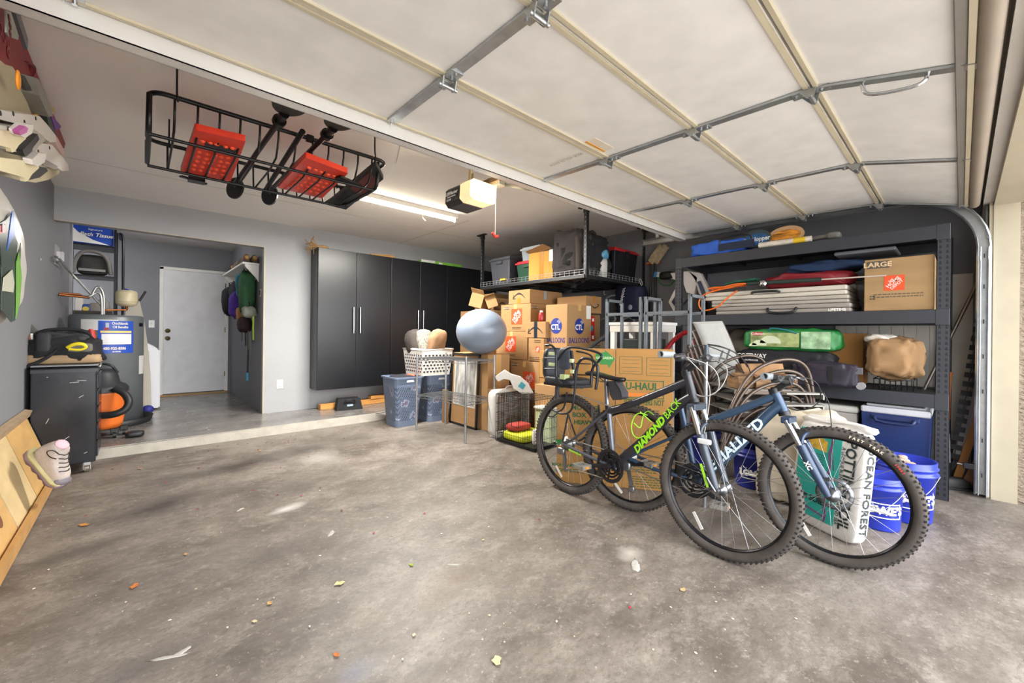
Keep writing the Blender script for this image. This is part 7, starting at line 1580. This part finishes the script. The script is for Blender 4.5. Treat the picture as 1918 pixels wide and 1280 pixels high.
b = B(); a = P(1422, 456, X=4.22); c = P(1520, 446, X=4.22); a.z = ZT + .03; c.z = ZT + .03; b.cyl(a, c, .026, 12); t = tag(b.build('rolled_poster', mat('#cfc6ba', .5, 0, .2, 20)), 'white and yellow printed roll lying at the front edge of the top shelf', 'roll')
q = a.lerp(c, .68); r_ = a.lerp(c, .9); k = B().cyl(q, r_, .027, 12); k.build('yellow_wrap', mat('#d9b52a', .4), t)
b = B(); b.cyl(P(1500, 452, X=4.4) , P(1565, 440, X=4.35), .02, 8).blob(tuple(P(1562, 442, X=4.35)), (.05, .05, .03), .6); tag(b.build('umbrella', mat('#77746f', .6, 0, .15, 20)), 'grey folded umbrella at the back of the top shelf', 'umbrella')
tag(B().box((4.34, P(1500, 600, X=4.34).y, ZT + .001), (4.42, P(1460, 600, X=4.34).y, ZT + .045)).build('flat_box', mat('#c3b9ae', .6), bevel=.01), 'flat pale box under the orange paddle on top shelf', 'box')
# middle shelf : folded tables
CS1 = mat('#bdb7ac', .4, 0, .03); CS2 = mat('#8d8781', .4, 0, .04); 
zz = ZM
for i, (px0, px1, h, m, lab, xo) in enumerate(((1340, 1594, .075, CS2, 'lowest grey folded table with carry handle on the middle shelf', 4.20), (1332, 1590, .065, mat('#a39d94', .4), 'second folded table from below on the middle shelf', 4.22), (1320, 1586, .08, CS1, 'topmost cream folded table on the middle shelf', 4.22))):
    y0 = P(px1, 600, X=xo).y; y1 = P(px0, 600, X=xo).y; t = thing('folding_table', lab, 'folding table', (xo + .28, (y0 + y1) / 2, zz), 'folded tables on the middle shelf')
    B().box((xo, y0, zz + .001), (xo + .52, y1, zz + h * .5 - .002)).build('lower_shell', m, t, bevel=.012); B().box((xo, y0, zz + h * .5), (xo + .52, y1, zz + h)).build('upper_shell', m, t, bevel=.012)
    if i != 1:
        ym = y0 + (y1 - y0) * (.46 if i == 0 else .52); hz_ = zz + h * .5
        B().tube(smooth_path([(xo, ym - .11, hz_ + .01), (xo - .03, ym - .1, hz_ - (.035 if i == 0 else -.02)), (xo - .03, ym + .1, hz_ - (.035 if i == 0 else -.02)), (xo, ym + .11, hz_ + .01)], 2), .011, 8).build('handle', BLK, t)
    if i == 0: b = B(); b.text('LIFETIME', FACE((xo - .001, y0 + .09, zz + h * .25), (0, -1, 0), (0, 0, 1)), .03, ext=.0004, bold=.001); b.build('lettering', WHT, t)
    zz += h + .002
t, y0, y1 = slab('red_bag', 'long dark red bag lying on the cream folded table', 'bag', 1428, 1592, .13, zz, 4.26, .3, mat('#7c1220', .6, 0, .12, 6, .3, 12), .5, .05, 6)
B().cyl((4.235, y1 + .12, zz + .06), (4.235, y0 + .75, zz + .05), .022, 10).cyl((4.235, y0 + .75, zz + .05), (4.235, y0 + .3, zz + .045), .008, 8)
fr_ = thing('fishing_rod', 'fishing rod with chrome reel lying in front of the red bag', 'fishing rod', (4.22, y1 - .1, zz)); B().cyl((4.215, y1 + .12, zz + .06), (4.215, y1 - .45, zz + .05), .018, 10).build('handle', mat('#23302c', .5), fr_); B().cyl((4.215, y1 - .45, zz + .05), (4.215, y1 - .85, zz + .045), .006, 8).build('rod', mat('#b9aaa0', .4), fr_); B().lathe([(0, -.02), (.03, -.02), (.03, .02), (0, .02)], (4.2, y1 - .02, zz + .05), 16, (1, 0, 0)).build('reel', CHR, fr_)
for nm, cat, lab, m, seed, px0, px1, zo in (('power_cable', 'cord', 'orange extension cord coiled over the end of the folded tables', mat('#dd6a22', .4), 4, 1326, 1408, .0), ('garden_cord', 'cord', 'dark green cord coil behind the orange extension cord', mat('#1f5a48', .5), 7, 1348, 1420, .05)):
    rnd = random.Random(seed); y0 = P(px1, 600, X=4.25).y; y1 = P(px0, 600, X=4.25).y; b = B(); pts = []
    for i in range(46):
        a = i * .9; pts.append((4.25 + (.09 if seed == 7 else .0) + .05 * math.sin(a * .7) + rnd.uniform(-.01, .01), (y0 + y1) / 2 + (y1 - y0) / 2 * math.cos(a) * rnd.uniform(.6, 1), zz + .02 + zo + .03 * abs(math.sin(a * .5)) + rnd.uniform(0, .02)))
    if seed == 4: pts += [(4.19, y1 + .02, zz), (4.17, y1 + .07, zz - .1), (4.17, y1 + .03, zz - .19), (4.17, y1 - .12, zz - .16), (4.18, y1 - .2, zz - .07), (4.18, y1 - .3, zz + .0)]
    b.tube(smooth_path(pts, 2), .0075, 6); o = tag(b.build(nm, m), lab, cat)
    if seed == 4: B().bar(pts[-1], (4.18, y1 - .36, zz + .02), .02, .016).build('plug', BLK, o)
t, y0, y1 = slab('blue_tarp', 'dark blue folded fabric bundle above the red bag on middle shelf', 'fabric', 1470, 1612, .1, zz + .135, 4.36, .36, mat('#1c3358', .8, 0, .25, 7, .5, 12), .6, .08, 8)
t = thing('grey_bin', 'flat dusty grey plastic bin on top of the blue fabric bundle', 'bin', (4.5, .6, 1.72)); y0 = P(1677, 600, X=4.24).y; y1 = P(1560, 600, X=4.24).y; B().box((4.24, y0, zz + .24), (4.62, y1, 1.842)).build('bin', mat('#565960', .6, 0, .1, 8), t, bevel=.012)
t, F = cart('large crumpled store moving carton at the right of the middle shelf', 4.215, 4.7, P(1749, 600, X=4.215).y, P(1618, 600, X=4.215).y, ZM + .001, ZM + .405, mat('#957852', .8, 0, .1, 3, .25, 14, stretch=(1, 1, 4)), 'N', group=None)
f, w_, h = F['L']; hd_logo(t, f, w_ * .45, h * .52, .115); b = B(f); b.box((.015, h - .075, 0), (w_ * .38, h - .02, .001)); b.build('size_tag', mat('#4b443e', .7), t); b = B(f); b.text('LARGE', Matrix.Translation((w_ * .2, h - .048, .0012)), .05, ext=.0004, bold=.0015, sx=1.1); b.build('tag_lettering', mat('#cbb08a', .7), t); caption(t, f, w_ * .5, h * .3, w_ * .72, 2, mat('#5b4d40', .7)); caption(t, f, w_ * .13, h * .27, .03, 2)
# lower shelf
t, y0, y1 = slab('black_bag', 'black carry bag with white lettering under the green tent bag', 'bag', 1372, 1560, .28, ZL, 4.20, .26, mat('#17151c', .75, 0, .15, 8, .4, 14), .4, .02, 2)
b = B(); b.text('COSTWAY', FACE((4.192, P(1408, 600, X=4.192).y, ZL + .222), (0, -1, 0), (0, 0, 1)), .05, bold=.0012); b.box((0, 0, 0), (0, 0, 0)) if False else None; b.text('OUTDOOR', FACE((4.192, P(1408, 600, X=4.192).y, ZL + .18), (0, -1, 0), (0, 0, 1)), .022, bold=.0006); b.build('lettering', WHT, t)
t, y0, y1 = slab('wheeled_bag', 'purple black wheeled duffel at the front of the lower shelf', 'bag', 1482, 1606, .19, ZL, 4.05, .13, mat('#241d2c', .6, 0, .2, 7, .5, 12), .35, .025, 5)
for s in (.3, .62): yy = y1 - (y1 - y0) * s; B().bar((4.046, yy, ZL + .02), (4.046, yy, ZL + .17), .03, .003, (1, 0, 0)).build('strap', BLK, t)
q = (4.09, y0 - .03, ZL - .0); B().cyl((4.07, y0 - .02, ZL + .03), (4.11, y0 - .02, ZL + .03), .028, 14).build('wheel', mat('#8d8d90', .4), t)
B().box((4.06, y0 - .03, ZL + .12), (4.09, y0 + .02, ZL + .17)).build('bumper', mat('#5a5a60', .5), t)
t, y0, y1 = slab('tent_bag', 'green tent bag with clear printed window on the lower shelf', 'tent bag', 1391, 1573, .2, ZL + .27, 4.22, .26, mat('#277a3b', .5, 0, .12, 7, .3, 12), .4, .02, 7)
Fp = FACE((4.214, y1, ZL + .28), (0, -1, 0), (0, 0, 1)); W_ = y1 - y0
b = B(Fp); b.box((W_ * .1, .03, 0), (W_ * .62, .155, .002)).build('printed_window', mat('#9aa56f', .35, 0, .45, 14), t); b = B(Fp); b.box((W_ * .64, .02, 0), (W_ * .92, .165, .002)).build('printed_window', mat('#8fae8a', .35, 0, .5, 20), t)
b = B(Fp)
for u, v, r_ in ((.2, .06, .05), (.32, .08, .07), (.13, .05, .03)): b.prism([(W_ * u + r_ * 1.2 * math.cos(a), v + r_ * math.sin(a) - .02, .002) for a in [math.pi * i / 10 for i in range(11)]], (0, 0, .001))
b.build('tent_picture', mat('#cfd6b8', .4, 0, .1), t); b = B(Fp); b.box((W_ * .12, .13, .002), (W_ * .24, .16, .003)).build('red_label', mat('#b8323a', .4), t); b = B(Fp); b.text('Coleman', Matrix.Translation((W_ * .18, .145, .0035)), .03, ext=.0003, bold=.0006); b.build('lettering', WHT, t)
b = B(Fp); b.tube(smooth_path([(W_ * .3, .17, .0), (W_ * .33, .2, .02), (W_ * .5, .18, .03), (W_ * .6, .15, .01)], 2), .008, 6).build('carry_strap', mat('#1f6a70', .5), t)
t = thing('beige_cover', 'beige folded cover at the back left of the lower shelf', 'fabric', (4.5, 1.35, ZL)); y1 = P(1425, 600, X=4.55).y; B().blob((4.62, P(1400, 600, X=4.6).y, ZL + .24), (.12, .2, .235), .5, wob=.04).build('bundle', mat('#7c766a', .8), t)
cart('plain orange brown carton standing behind the green tent bag', 4.46, 4.72, P(1618, 600, X=4.46).y, P(1560, 600, X=4.46).y + .08, ZL + .001, ZL + .44, mat('#a06f38', .8, 0, .06, 3), 'N', group=None)
t = thing('wire_basket', 'low black wire rack under the brown paper bundle on lower shelf', 'wire rack', (4.35, .35, ZL)); y0, y1 = P(1712, 600, X=4.22).y, P(1638, 600, X=4.22).y
for i in range(8): y = y0 + (y1 - y0) * i / 7; B().tube([(4.22, y, ZL + .085), (4.22, y, ZL + .01), (4.6, y, ZL + .01), (4.6, y, ZL + .085)], .003, 5).build('wire', BLKM, t)
B().tube([(4.22, y0, ZL + .085), (4.22, y1, ZL + .085), (4.6, y1, ZL + .085), (4.6, y0, ZL + .085)], .005, 6, closed=True).build('rim', BLKM, t)
t, y0, y1 = slab('paper_bundle', 'big rounded bundle wrapped in brown paper with clear plastic on top', 'bundle', 1619, 1727, .315, ZL + .088, 4.2, .42, mat('#8f6f4c', .8, 0, .12, 5, .5, 9, stretch=(1, 1, 2.5)), .55, .03, 11, 0, .055)
B().blob((4.32, (y0 + y1) / 2 + .08, ZL + .40), (.07, .09, .03), .8, wob=.2).build('clear_plastic', mat('#c9c4bc', .25, 0, .2, 30), t)
# floor level : coolers
ck = thing('cooler', 'dark blue cooler with grey lid and side handle under the shelves', 'cooler', (4.42, .33, 0))
y0, y1 = P(1747, 600, X=4.215).y, P(1614, 600, X=4.215).y
BC_ = mat('#1c2f63', .35, 0, .05)
B().prism([(4.225, y0 + .02, .09), (4.225, y1 - .02, .09), (4.215, y1 - .005, .56), (4.215, y0 + .005, .56)], (.48, 0, 0)).build('tub', BC_, ck, bevel=.02)
B().box((4.205, y0 - .0, .56), (4.71, y1 + .0, .61)).build('lid', mat('#b9bcc4', .4), ck, bevel=.012)
B().box((4.235, y0 + .03, .61), (4.68, y1 - .03, .628)).build('lid_top', mat('#c6c8ce', .4), ck, bevel=.008)
B().tube(smooth_path([(4.215, y0 + .08, .53), (4.17, y0 + .085, .53), (4.165, y0 + .1, .50), (4.165, y1 - .1, .50), (4.17, y1 - .085, .53), (4.215, y1 - .08, .53)], 1), .012, 8).build('handle', mat('#17264f', .4), ck)
B().box((4.205, y0 + .06, .515), (4.217, y1 - .06, .55)).build('handle_mount', mat('#1a2a58', .4), ck, bevel=.005)
B().box((4.24, y0 + .03, 0), (4.68, y1 - .03, .09)).build('base', mat('#14214a', .5), ck)
b = B(); b.text('Coleman', FACE((4.2165, (y0 + y1) / 2 - .05, .2), (0, -1, 0), (0, 0, 1)), .05, ext=.0008); b.build('embossed_lettering', mat('#243a72', .3), ck)
t = thing('cooler', 'pale grey lidded cooler left of the dark blue cooler', 'cooler', (4.45, .85, 0)); y0, y1 = P(1608, 600, X=4.25).y, P(1515, 600, X=4.25).y; B().box((4.25, y0, .002), (4.7, y1, .53)).build('tub', mat('#a7a39c', .5), t, bevel=.015); B().box((4.24, y0 - .01, .53), (4.71, y1 + .01, .585)).build('lid', mat('#c9c7c2', .4), t, bevel=.02)
t = thing('hedge_trimmer', 'lime green and black power tool lying on the coolers', 'power tool', (4.3, .6, .63)); y0, y1 = P(1678, 600, X=4.3).y, P(1585, 600, X=4.3).y; z = .645
for a, c, r_, m in ((0, .3, .028, '#b5cc2a'), (.3, .42, .026, '#1d1e20'), (.42, .6, .03, '#b5cc2a'), (.6, .88, .024, '#26282a'), (.88, 1.0, .034, '#b5cc2a')): B().cyl((4.3, y1 - (y1 - y0) * a, z + .02), (4.3, y1 - (y1 - y0) * c, z + .018), r_, 10).build('body_section', mat(m, .4), t)
B().cyl((4.3, y1, z + .02), (4.1, y1 + .35, .60), .012, 8).build('shaft', BLK, t)
t = thing('rubber_hose', 'black hose loop lying behind the slatted chair ends', 'hose', (4.2, 1.1, .6)); B().tube(smooth_path([P(1512, 738, X=4.3), P(1530, 735, X=4.3), P(1548, 742, X=4.3), P(1546, 760, X=4.3), P(1525, 768, X=4.3), P(1512, 762, X=4.3)], 3), .012, 8).build('loop', BLK, t)
# ================================================================ buckets, potting soil, right corner, floor litter
BKT = mat('#2436a8', .3, 0, .04); BKD = mat('#1b2585', .35, 0, .04)
def bucket(lab, cx, cy, r, h, m, ang, logo=True, handle=True, z0=0):
    t = thing('plastic_bucket', lab, 'bucket', (cx, cy, z0), 'blue store buckets by the shelves'); k = r * .86
    B().lathe([(0, .002), (k, .002), (k + .002, .01), (r * .97, h * .78), (r * 1.06, h * .78), (r * 1.06, h * .81), (r, h * .82), (r, h * .88), (r * 1.05, h * .88), (r * 1.05, h * .905), (r, h * .91), (r * 1.01, h), (r * .96, h), (r * .94, h * .5), (0, h * .45)], (cx, cy, z0), 40).build('pail', m, t)
    if logo:
        b_ = r * .925; wrap_text("LOWE'S", (cx, cy), b_, z0 + h * .40, ang, .075 * h / .37, WHT, 'lettering', t, .003, 1.0, (.115 * h / .37, .052 * h / .37, .006))
    if handle:
        a = ang + 1.2; p = Vector((math.cos(a), math.sin(a), 0)); q = Vector((math.cos(ang - .1), math.sin(ang - .1), 0)); c = Vector((cx, cy, z0))
        e1 = c + p * r * 1.07 + Vector((0, 0, h * .78)); e2 = c - p * r * 1.07 + Vector((0, 0, h * .78)); mid = c + q * r * 1.25 + Vector((0, 0, h * .42))
        B().tube(smooth_path([e1, e1.lerp(mid, .5) + q * .05, mid, e2.lerp(mid, .5) + q * .05, e2], 3), .0017, 6).build('wire_handle', mat('#c9ccd6', .3, .6), t)
        g = (mid - q * .0); B().cyl(g + p * .045, g - p * .045, .009, 10).build('grip', WHT, t)
    return t
def toward(cx, cy): return math.atan2(-cy, -cx)
bucket("bright blue bucket full of pale stones, nearest the shelf post", 3.62, .24, .15, .375, BKT, toward(3.62, .24) + .35)
bucket("bright blue narrow bucket just right of the potting soil bag", 3.33, .33, .112, .31, BKT, toward(3.33, .33) + .15)
bucket("dark blue bucket seen through the front wheel under the chair stack", 3.5, 1.06, .15, .30, BKD, toward(3.5, 1.06), handle=True)
bucket("dark blue bucket between the two bicycle front wheels behind", 3.44, .73, .14, .27, BKD, toward(3.44, .73), handle=False)
bucket("dark blue bucket behind the crank of the first bicycle", 3.6, 1.5, .14, .36, BKD, toward(3.6, 1.5), logo=False, handle=False)
rnd = random.Random(12); STO = mat('#b7a08f', .8, 0, .15, 12); n = 0
for i in range(14):
    a = rnd.uniform(0, 6.28); q = rnd.uniform(0, .1); o = B().blob((3.62 + q * math.cos(a), .24 + q * math.sin(a), .325 + rnd.uniform(0, .035)), (rnd.uniform(.02, .034), rnd.uniform(.018, .03), .016), .7, n=10, m=6, wob=.05, seed=i)
    tag(o.build('stone', STO), 'pale pinkish stone in the bright blue bucket nearest the post', 'stone', 'stones in the blue bucket')
for i in range(5):
    o = B().blob((3.52 + .045 * (i % 2), .50 + .03 * (i // 2), .05 + .07 * i), (.05, .05, .036), .6, n=10, m=6, wob=.06, seed=i + 20); 
t = thing('stone_bag', 'clear bag of pale stones behind the potting soil bag', 'bag', (3.46, .52, 0)); B().blob((3.48, .53, .205), (.1, .09, .2), .5, wob=.05, seed=3).build('bag', mat('#c2ab97', .5, 0, .25, 25, .6, 20), t)
# potting soil
so = thing('potting_soil_bag', 'teal and white potting soil bag standing behind the front bicycle wheel', 'soil bag', (3.0, .52, 0))
BL, BR_ = Vector((3.075, .735, 0)), Vector((2.865, .385, 0)); u = (BR_ - BL).normalized(); Wd = (BR_ - BL).length; upv = Vector((.17, .03, 1)).normalized()
FS = FACE(BL, u, upv); Hh = .62; TL = mat('#27a59a', .35, 0, .08, 6, .3, 10); PW = mat('#d6d3cf', .35, 0, .06, 8, .4, 14)
b = B(FS); b.blob((Wd / 2, Hh / 2 + .004, -.045), (Wd / 2 + .005, Hh / 2, .045), .22, wob=.006, n=32, m=18); b.build('bag', PW, so)
b = B(FS); b.box((.02, .06, -.004), (Wd * .70, Hh * .93, .003)); b.build('teal_print', TL, so, bevel=.002)
b = B(FS); 
for i in range(12): y = Hh * (.1 + .07 * i); b.bar((Wd * (.56 + .02 * math.sin(i * 1.9)), y, .0035), (Wd * (.56 + .02 * math.sin((i + 1) * 1.9)), y + Hh * .07, .0035), .016, .002, (0, 0, 1))
b.bar((.04, .12, .0035), (Wd * .56, .09, .0035), .012, .002, (0, 0, 1)); b.build('purple_border', mat('#70507c', .5), so)
b = B(FS); b.prism([(.04, Hh * .76, .003), (Wd * .5, Hh * .74, .003), (Wd * .5, Hh * .84, .003), (Wd * .3, Hh * .9, .003), (.06, Hh * .88, .003)], (0, 0, .001)).build('yellow_banner', mat('#c9a43a', .5, 0, .3, 30), so)
b = B(FS)
for i in range(9): b.box((Wd * (.12 + .03 * (i % 3)), Hh * (.70 - .022 * i), .003), (Wd * (.48 - .02 * (i % 2)), Hh * (.70 - .022 * i) + .004, .004))
b.build('green_lines', mat('#155d58', .6), so)
b = B(FS); b.fit('POTTING SOIL', FACE((Wd * .84, Hh * .50, .003), (0, -1, 0), (1, 0, 0)), Hh * .8, Wd * .15, ext=.0006, bold=.002); b.text('THIS SOIL', FACE((Wd * .30, Hh * .27, .0045), (1, -.03, 0), (0, 1, 0)), .045, ext=.0006, bold=.0015)
b.build('lettering', mat('#1b2a2a', .6), so)
b = B(FS); b.text('A UNIQUE BLEND OF EARTH AND SEA', FACE((Wd * .735, Hh * .48, .003), (0, -1, 0), (1, 0, 0)), .028, ext=.0004, bold=.0004, sx=.9); b.build('small_lettering', mat('#3a5654', .6), so)
b = B(FS); b.fit('OCEAN FOREST', FACE((Wd + .008, Hh * .5, -.042), (0, -1, 0), (0, 0, -1)), Hh * .8, .045, ext=.0006, bold=.001); b.build('side_lettering', mat('#2c3436', .6), so)
b = B(FS); b.blob((Wd * .5, Hh + .015, -.045), (Wd * .5, .03, .035), .5, wob=.08, seed=4); b.build('folded_top', PW, so)
t = thing('cream_tarp', 'crumpled cream plastic sheet lying behind the potting soil bag', 'sheet', (3.25, .62, .0)); B().blob((3.33, .72, .32), (.13, .26, .315), .4, wob=.03, seed=6, n=56, m=30, cr=.05).build('sheet', mat('#b6ab98', .6, 0, .08, 6, .5, 12), t)

# right corner behind the track
X_ = 4.7
def pq(x, y, X_=4.7): return P(x, y, X=X_)
a = pq(1776, 640, 4.72); c = pq(1852, 488, 4.78); t = tag(B().cyl(a.lerp(c, -.75), c, .012, 10).build('steel_rod', mat('#8b837d', .35, .7)), 'grey steel pipe leaning diagonally on the white wainscot', 'pipe')
ax_ = thing('axe', 'orange handled axe standing by the shelf post', 'axe', pq(1778, 900)); 
B().tube([pq(1776, 697, 4.64), pq(1775, 740, 4.64), pq(1774, 785, 4.63)], .017, 10, rs=[.021, .016, .017]).build('orange_handle', mat('#d2691e', .4, 0, .12, 12), ax_)
B().cyl(pq(1774, 785, 4.63), pq(1774, 812, 4.63), .016, 10).build('black_grip', BLK, ax_); a = pq(1775, 812, 4.63); c = pq(1776, 866, 4.63); B().bar(a, c, .03, .025).build('label_sleeve', mat('#b9b4b4', .4, 0, .2, 30), ax_); B().cyl(pq(1776, 866, 4.63), (4.63, pq(1776, 866, 4.63).y, .05), .018, 10).build('lower_shaft', mat('#2a2a2c', .4), ax_)
sh = thing('work_boot', 'grey black work boot lying at the shelf post foot', 'boot', (4.6, .03, 0)); 
TT = TR((4.58, .045, 0), R(-60)); B(TT).blob((0, 0, .045), (.11, .04, .04), .6, wob=.05).blob((-.07, 0, .09), (.045, .04, .07), .6).build('upper', mat('#4c4a4b', .6, 0, .3, 14), sh); B(TT).box((-.11, -.042, .0), (.12, .042, .018)).build('sole', BLK, sh, bevel=.004)
cmb = thing('notched_strip', 'black notched plastic edging strip leaning diagonally in the corner', 'edging', pq(1784, 890))
a = pq(1783, 880, 4.68); c = pq(1848, 540, 4.76); d = (c - a).normalized(); sd = Vector((0, 1, 0)); B().bar(a, c, .006, .012, (1, 0, 0)).build('spine', BLK, cmb)
k = B(); n = 20
for i in range(n):
    m_ = a.lerp(c, (i + .5) / n); k.bar(m_ - d * .02, m_ + d * .02, .06, .004, (1, 0, 0))
k.build('teeth', mat('#191a20', .5), cmb)
for lab, p0, p1, w_, m, X0 in (('orange brown board leaning behind the door track', (1790, 905), (1840, 760), .045, '#b87a35', 4.66), ('grey painted board leaning beside the notched strip', (1793, 855), (1845, 690), .055, '#9b9490', 4.7), ('short brown board at the foot of the door track', (1808, 910), (1835, 860), .05, '#8f6038', 4.62), ('tall tan board leaning right of the door track', (1828, 915), (1858, 722), .05, '#b07c3c', 4.74), ('dark board leaning against the front wall by the jamb', (1840, 912), (1856, 800), .06, '#5d4a40', 4.78)):
    a = pq(*p0, X0); c = pq(*p1, X0 + .06); a.z = max(a.z, .012); tag(B().bar(a, c, w_, .02, (1, 0, 0)).build('board', mat(m, .6, 0, .15, 8, .1, 30), bevel=.002), lab, 'board', 'boards leaning in the front right corner')
t = thing('photo_eye', 'small black door sensor bracket on the track near the floor', 'sensor', pq(1815, 873, 4.45)); a = pq(1815, 873, 4.47); B().box(a + Vector((-.02, -.03, -.02)), a + Vector((.02, .03, .02))).build('sensor_body', BLK, t, bevel=.004); B().cyl(a, a + Vector((0, .06, .005)), .005, 6).build('bolt', GALV, t)

# leaves, petals and paint chips on the floor
def litter(px, py, s_, col, nm, lab, cat, seed, grp=None, z=0.0):
    c = P(px, py, Z=z); rnd = random.Random(seed); ya = rnd.uniform(0, 6.28); pts = []
    n = 9
    for i in range(n):
        a = 2 * math.pi * i / n; r = s_ * (1 if i % 2 else .7) * rnd.uniform(.8, 1.1) * (1 - .45 * abs(math.sin(a))); pts.append((r * math.cos(a), r * math.sin(a)))
    T_ = TR((c.x, c.y, z + .0025), ya); vs = [(x, y, .002 + .10 * abs(y) + .05 * abs(x)) for x, y in pts] + [(0, 0, .001)]
    o = B(T_).add(vs, [(i, (i + 1) % n, n) for i in range(n)]).build(nm, mat(col, .7, 0, .15, 40), solid=.0012); tag(o, lab, cat, grp)
L_ = [(157, 985, .035, '#b07a35', 'long tan curled leaf on the floor near the wooden box'), (252, 1100, .028, '#b86a2a', 'orange brown leaf beside the dark floor crack'), (636, 1095, .03, '#cdb684', 'pale dry leaf with stem in the floor middle'), (505, 1132, .02, '#b98f58', 'small tan leaf left of the pale dry leaf'), (770, 1060, .018, '#8fa832', 'small green leaf on the floor beside the brown stain'), (930, 1240, .03, '#cbb78c', 'pale leaf at the bottom centre of the floor'), (630, 1229, .018, '#b3672c', 'orange crumb leaf near the bottom of the floor'), (477, 1166, .016, '#c9b48d', 'tiny cream leaf near the lower left floor'), (348, 1040, .018, '#a98a5c', 'small brown leaf on the left floor'), (1279, 1107, .022, '#b39668', 'thin tan leaf on the floor under the bicycles'), (775, 1192, .012, '#cfc0a0', 'tiny pale leaf lower centre of floor'), (905, 1013, .012, '#c5a878', 'tiny tan leaf right of floor centre'), (487, 845, .022, '#b8a26a', 'yellow brown leaf by the step'), (262, 879, .03, '#a5846a', 'flat tan leaf by the black chest')]
for i, (x, y, s_, c, lab) in enumerate(L_): litter(x, y, s_, c, 'dry_leaf', lab, 'leaf', i)
rnd = random.Random(5)
for i in range(46):
    x = rnd.uniform(210, 740); y = 866 - (x - 180) * .138 + rnd.choice((rnd.uniform(2, 14), rnd.uniform(2, 60)))
    litter(x, y, rnd.uniform(.008, .016), rnd.choice(('#8e3344', '#7a2b35', '#a45a4a', '#8a6a4a', '#5c4038')), 'fallen_petal', 'small dried reddish petal on the floor along the concrete step', 'petal', 100 + i, 'dried petals along the step')
for i, (x, y) in enumerate(((160, 968), (1180, 1140), (640, 958), (795, 963), (370, 955), (475, 920), (520, 928), (565, 930), (1010, 975), (700, 1000), (600, 915), (310, 905))):
    litter(x, y, .011, '#b02a44' if i % 2 else '#8e2336', 'fallen_petal', 'single bright red petal scattered on the open garage floor', 'petal', 200 + i, 'red petals scattered on the open floor')
for i in range(60):
    x = rnd.uniform(60, 1500); y = rnd.uniform(900, 1270); litter(x, y, rnd.uniform(.004, .009), rnd.choice(('#d8d2c4', '#c9bfae', '#b9a888')), 'floor_crumb', 'tiny pale crumb on the open concrete floor', 'crumb', 300 + i, 'pale crumbs scattered on the floor')
for i, (x, y, l, a_, lab) in enumerate(((315, 1232, .10, 2.7, 'long thin white paint scrape on the floor at lower left'), (340, 1222, .05, .4, 'white paint flake beside the long scrape'), (620, 1000, .06, .9, 'pale grey curved paint smear in the floor middle'), (450, 955, .05, .8, 'pale grey smear on the left floor'), (1190, 1060, .09, .6, 'chalky white patch on the floor below the bicycles'), (1240, 1232, .0, 0, ''), (848, 1058, .06, 2.4, 'thin white scrape right of the green leaf'))):
    if not l: continue
    c = P(x, y, Z=0); Tm = TR((c.x, c.y, .0006), a_); o = B(Tm).blob((0, 0, 0), (l * .6, l * (.08 if i in (0, 6) else .22), .0008), .8, wob=.22, seed=i, n=18, m=4).build('paint_mark', mat('#a9a6a0', .8, 0, .1, 40)); tag(o, lab, 'paint mark')
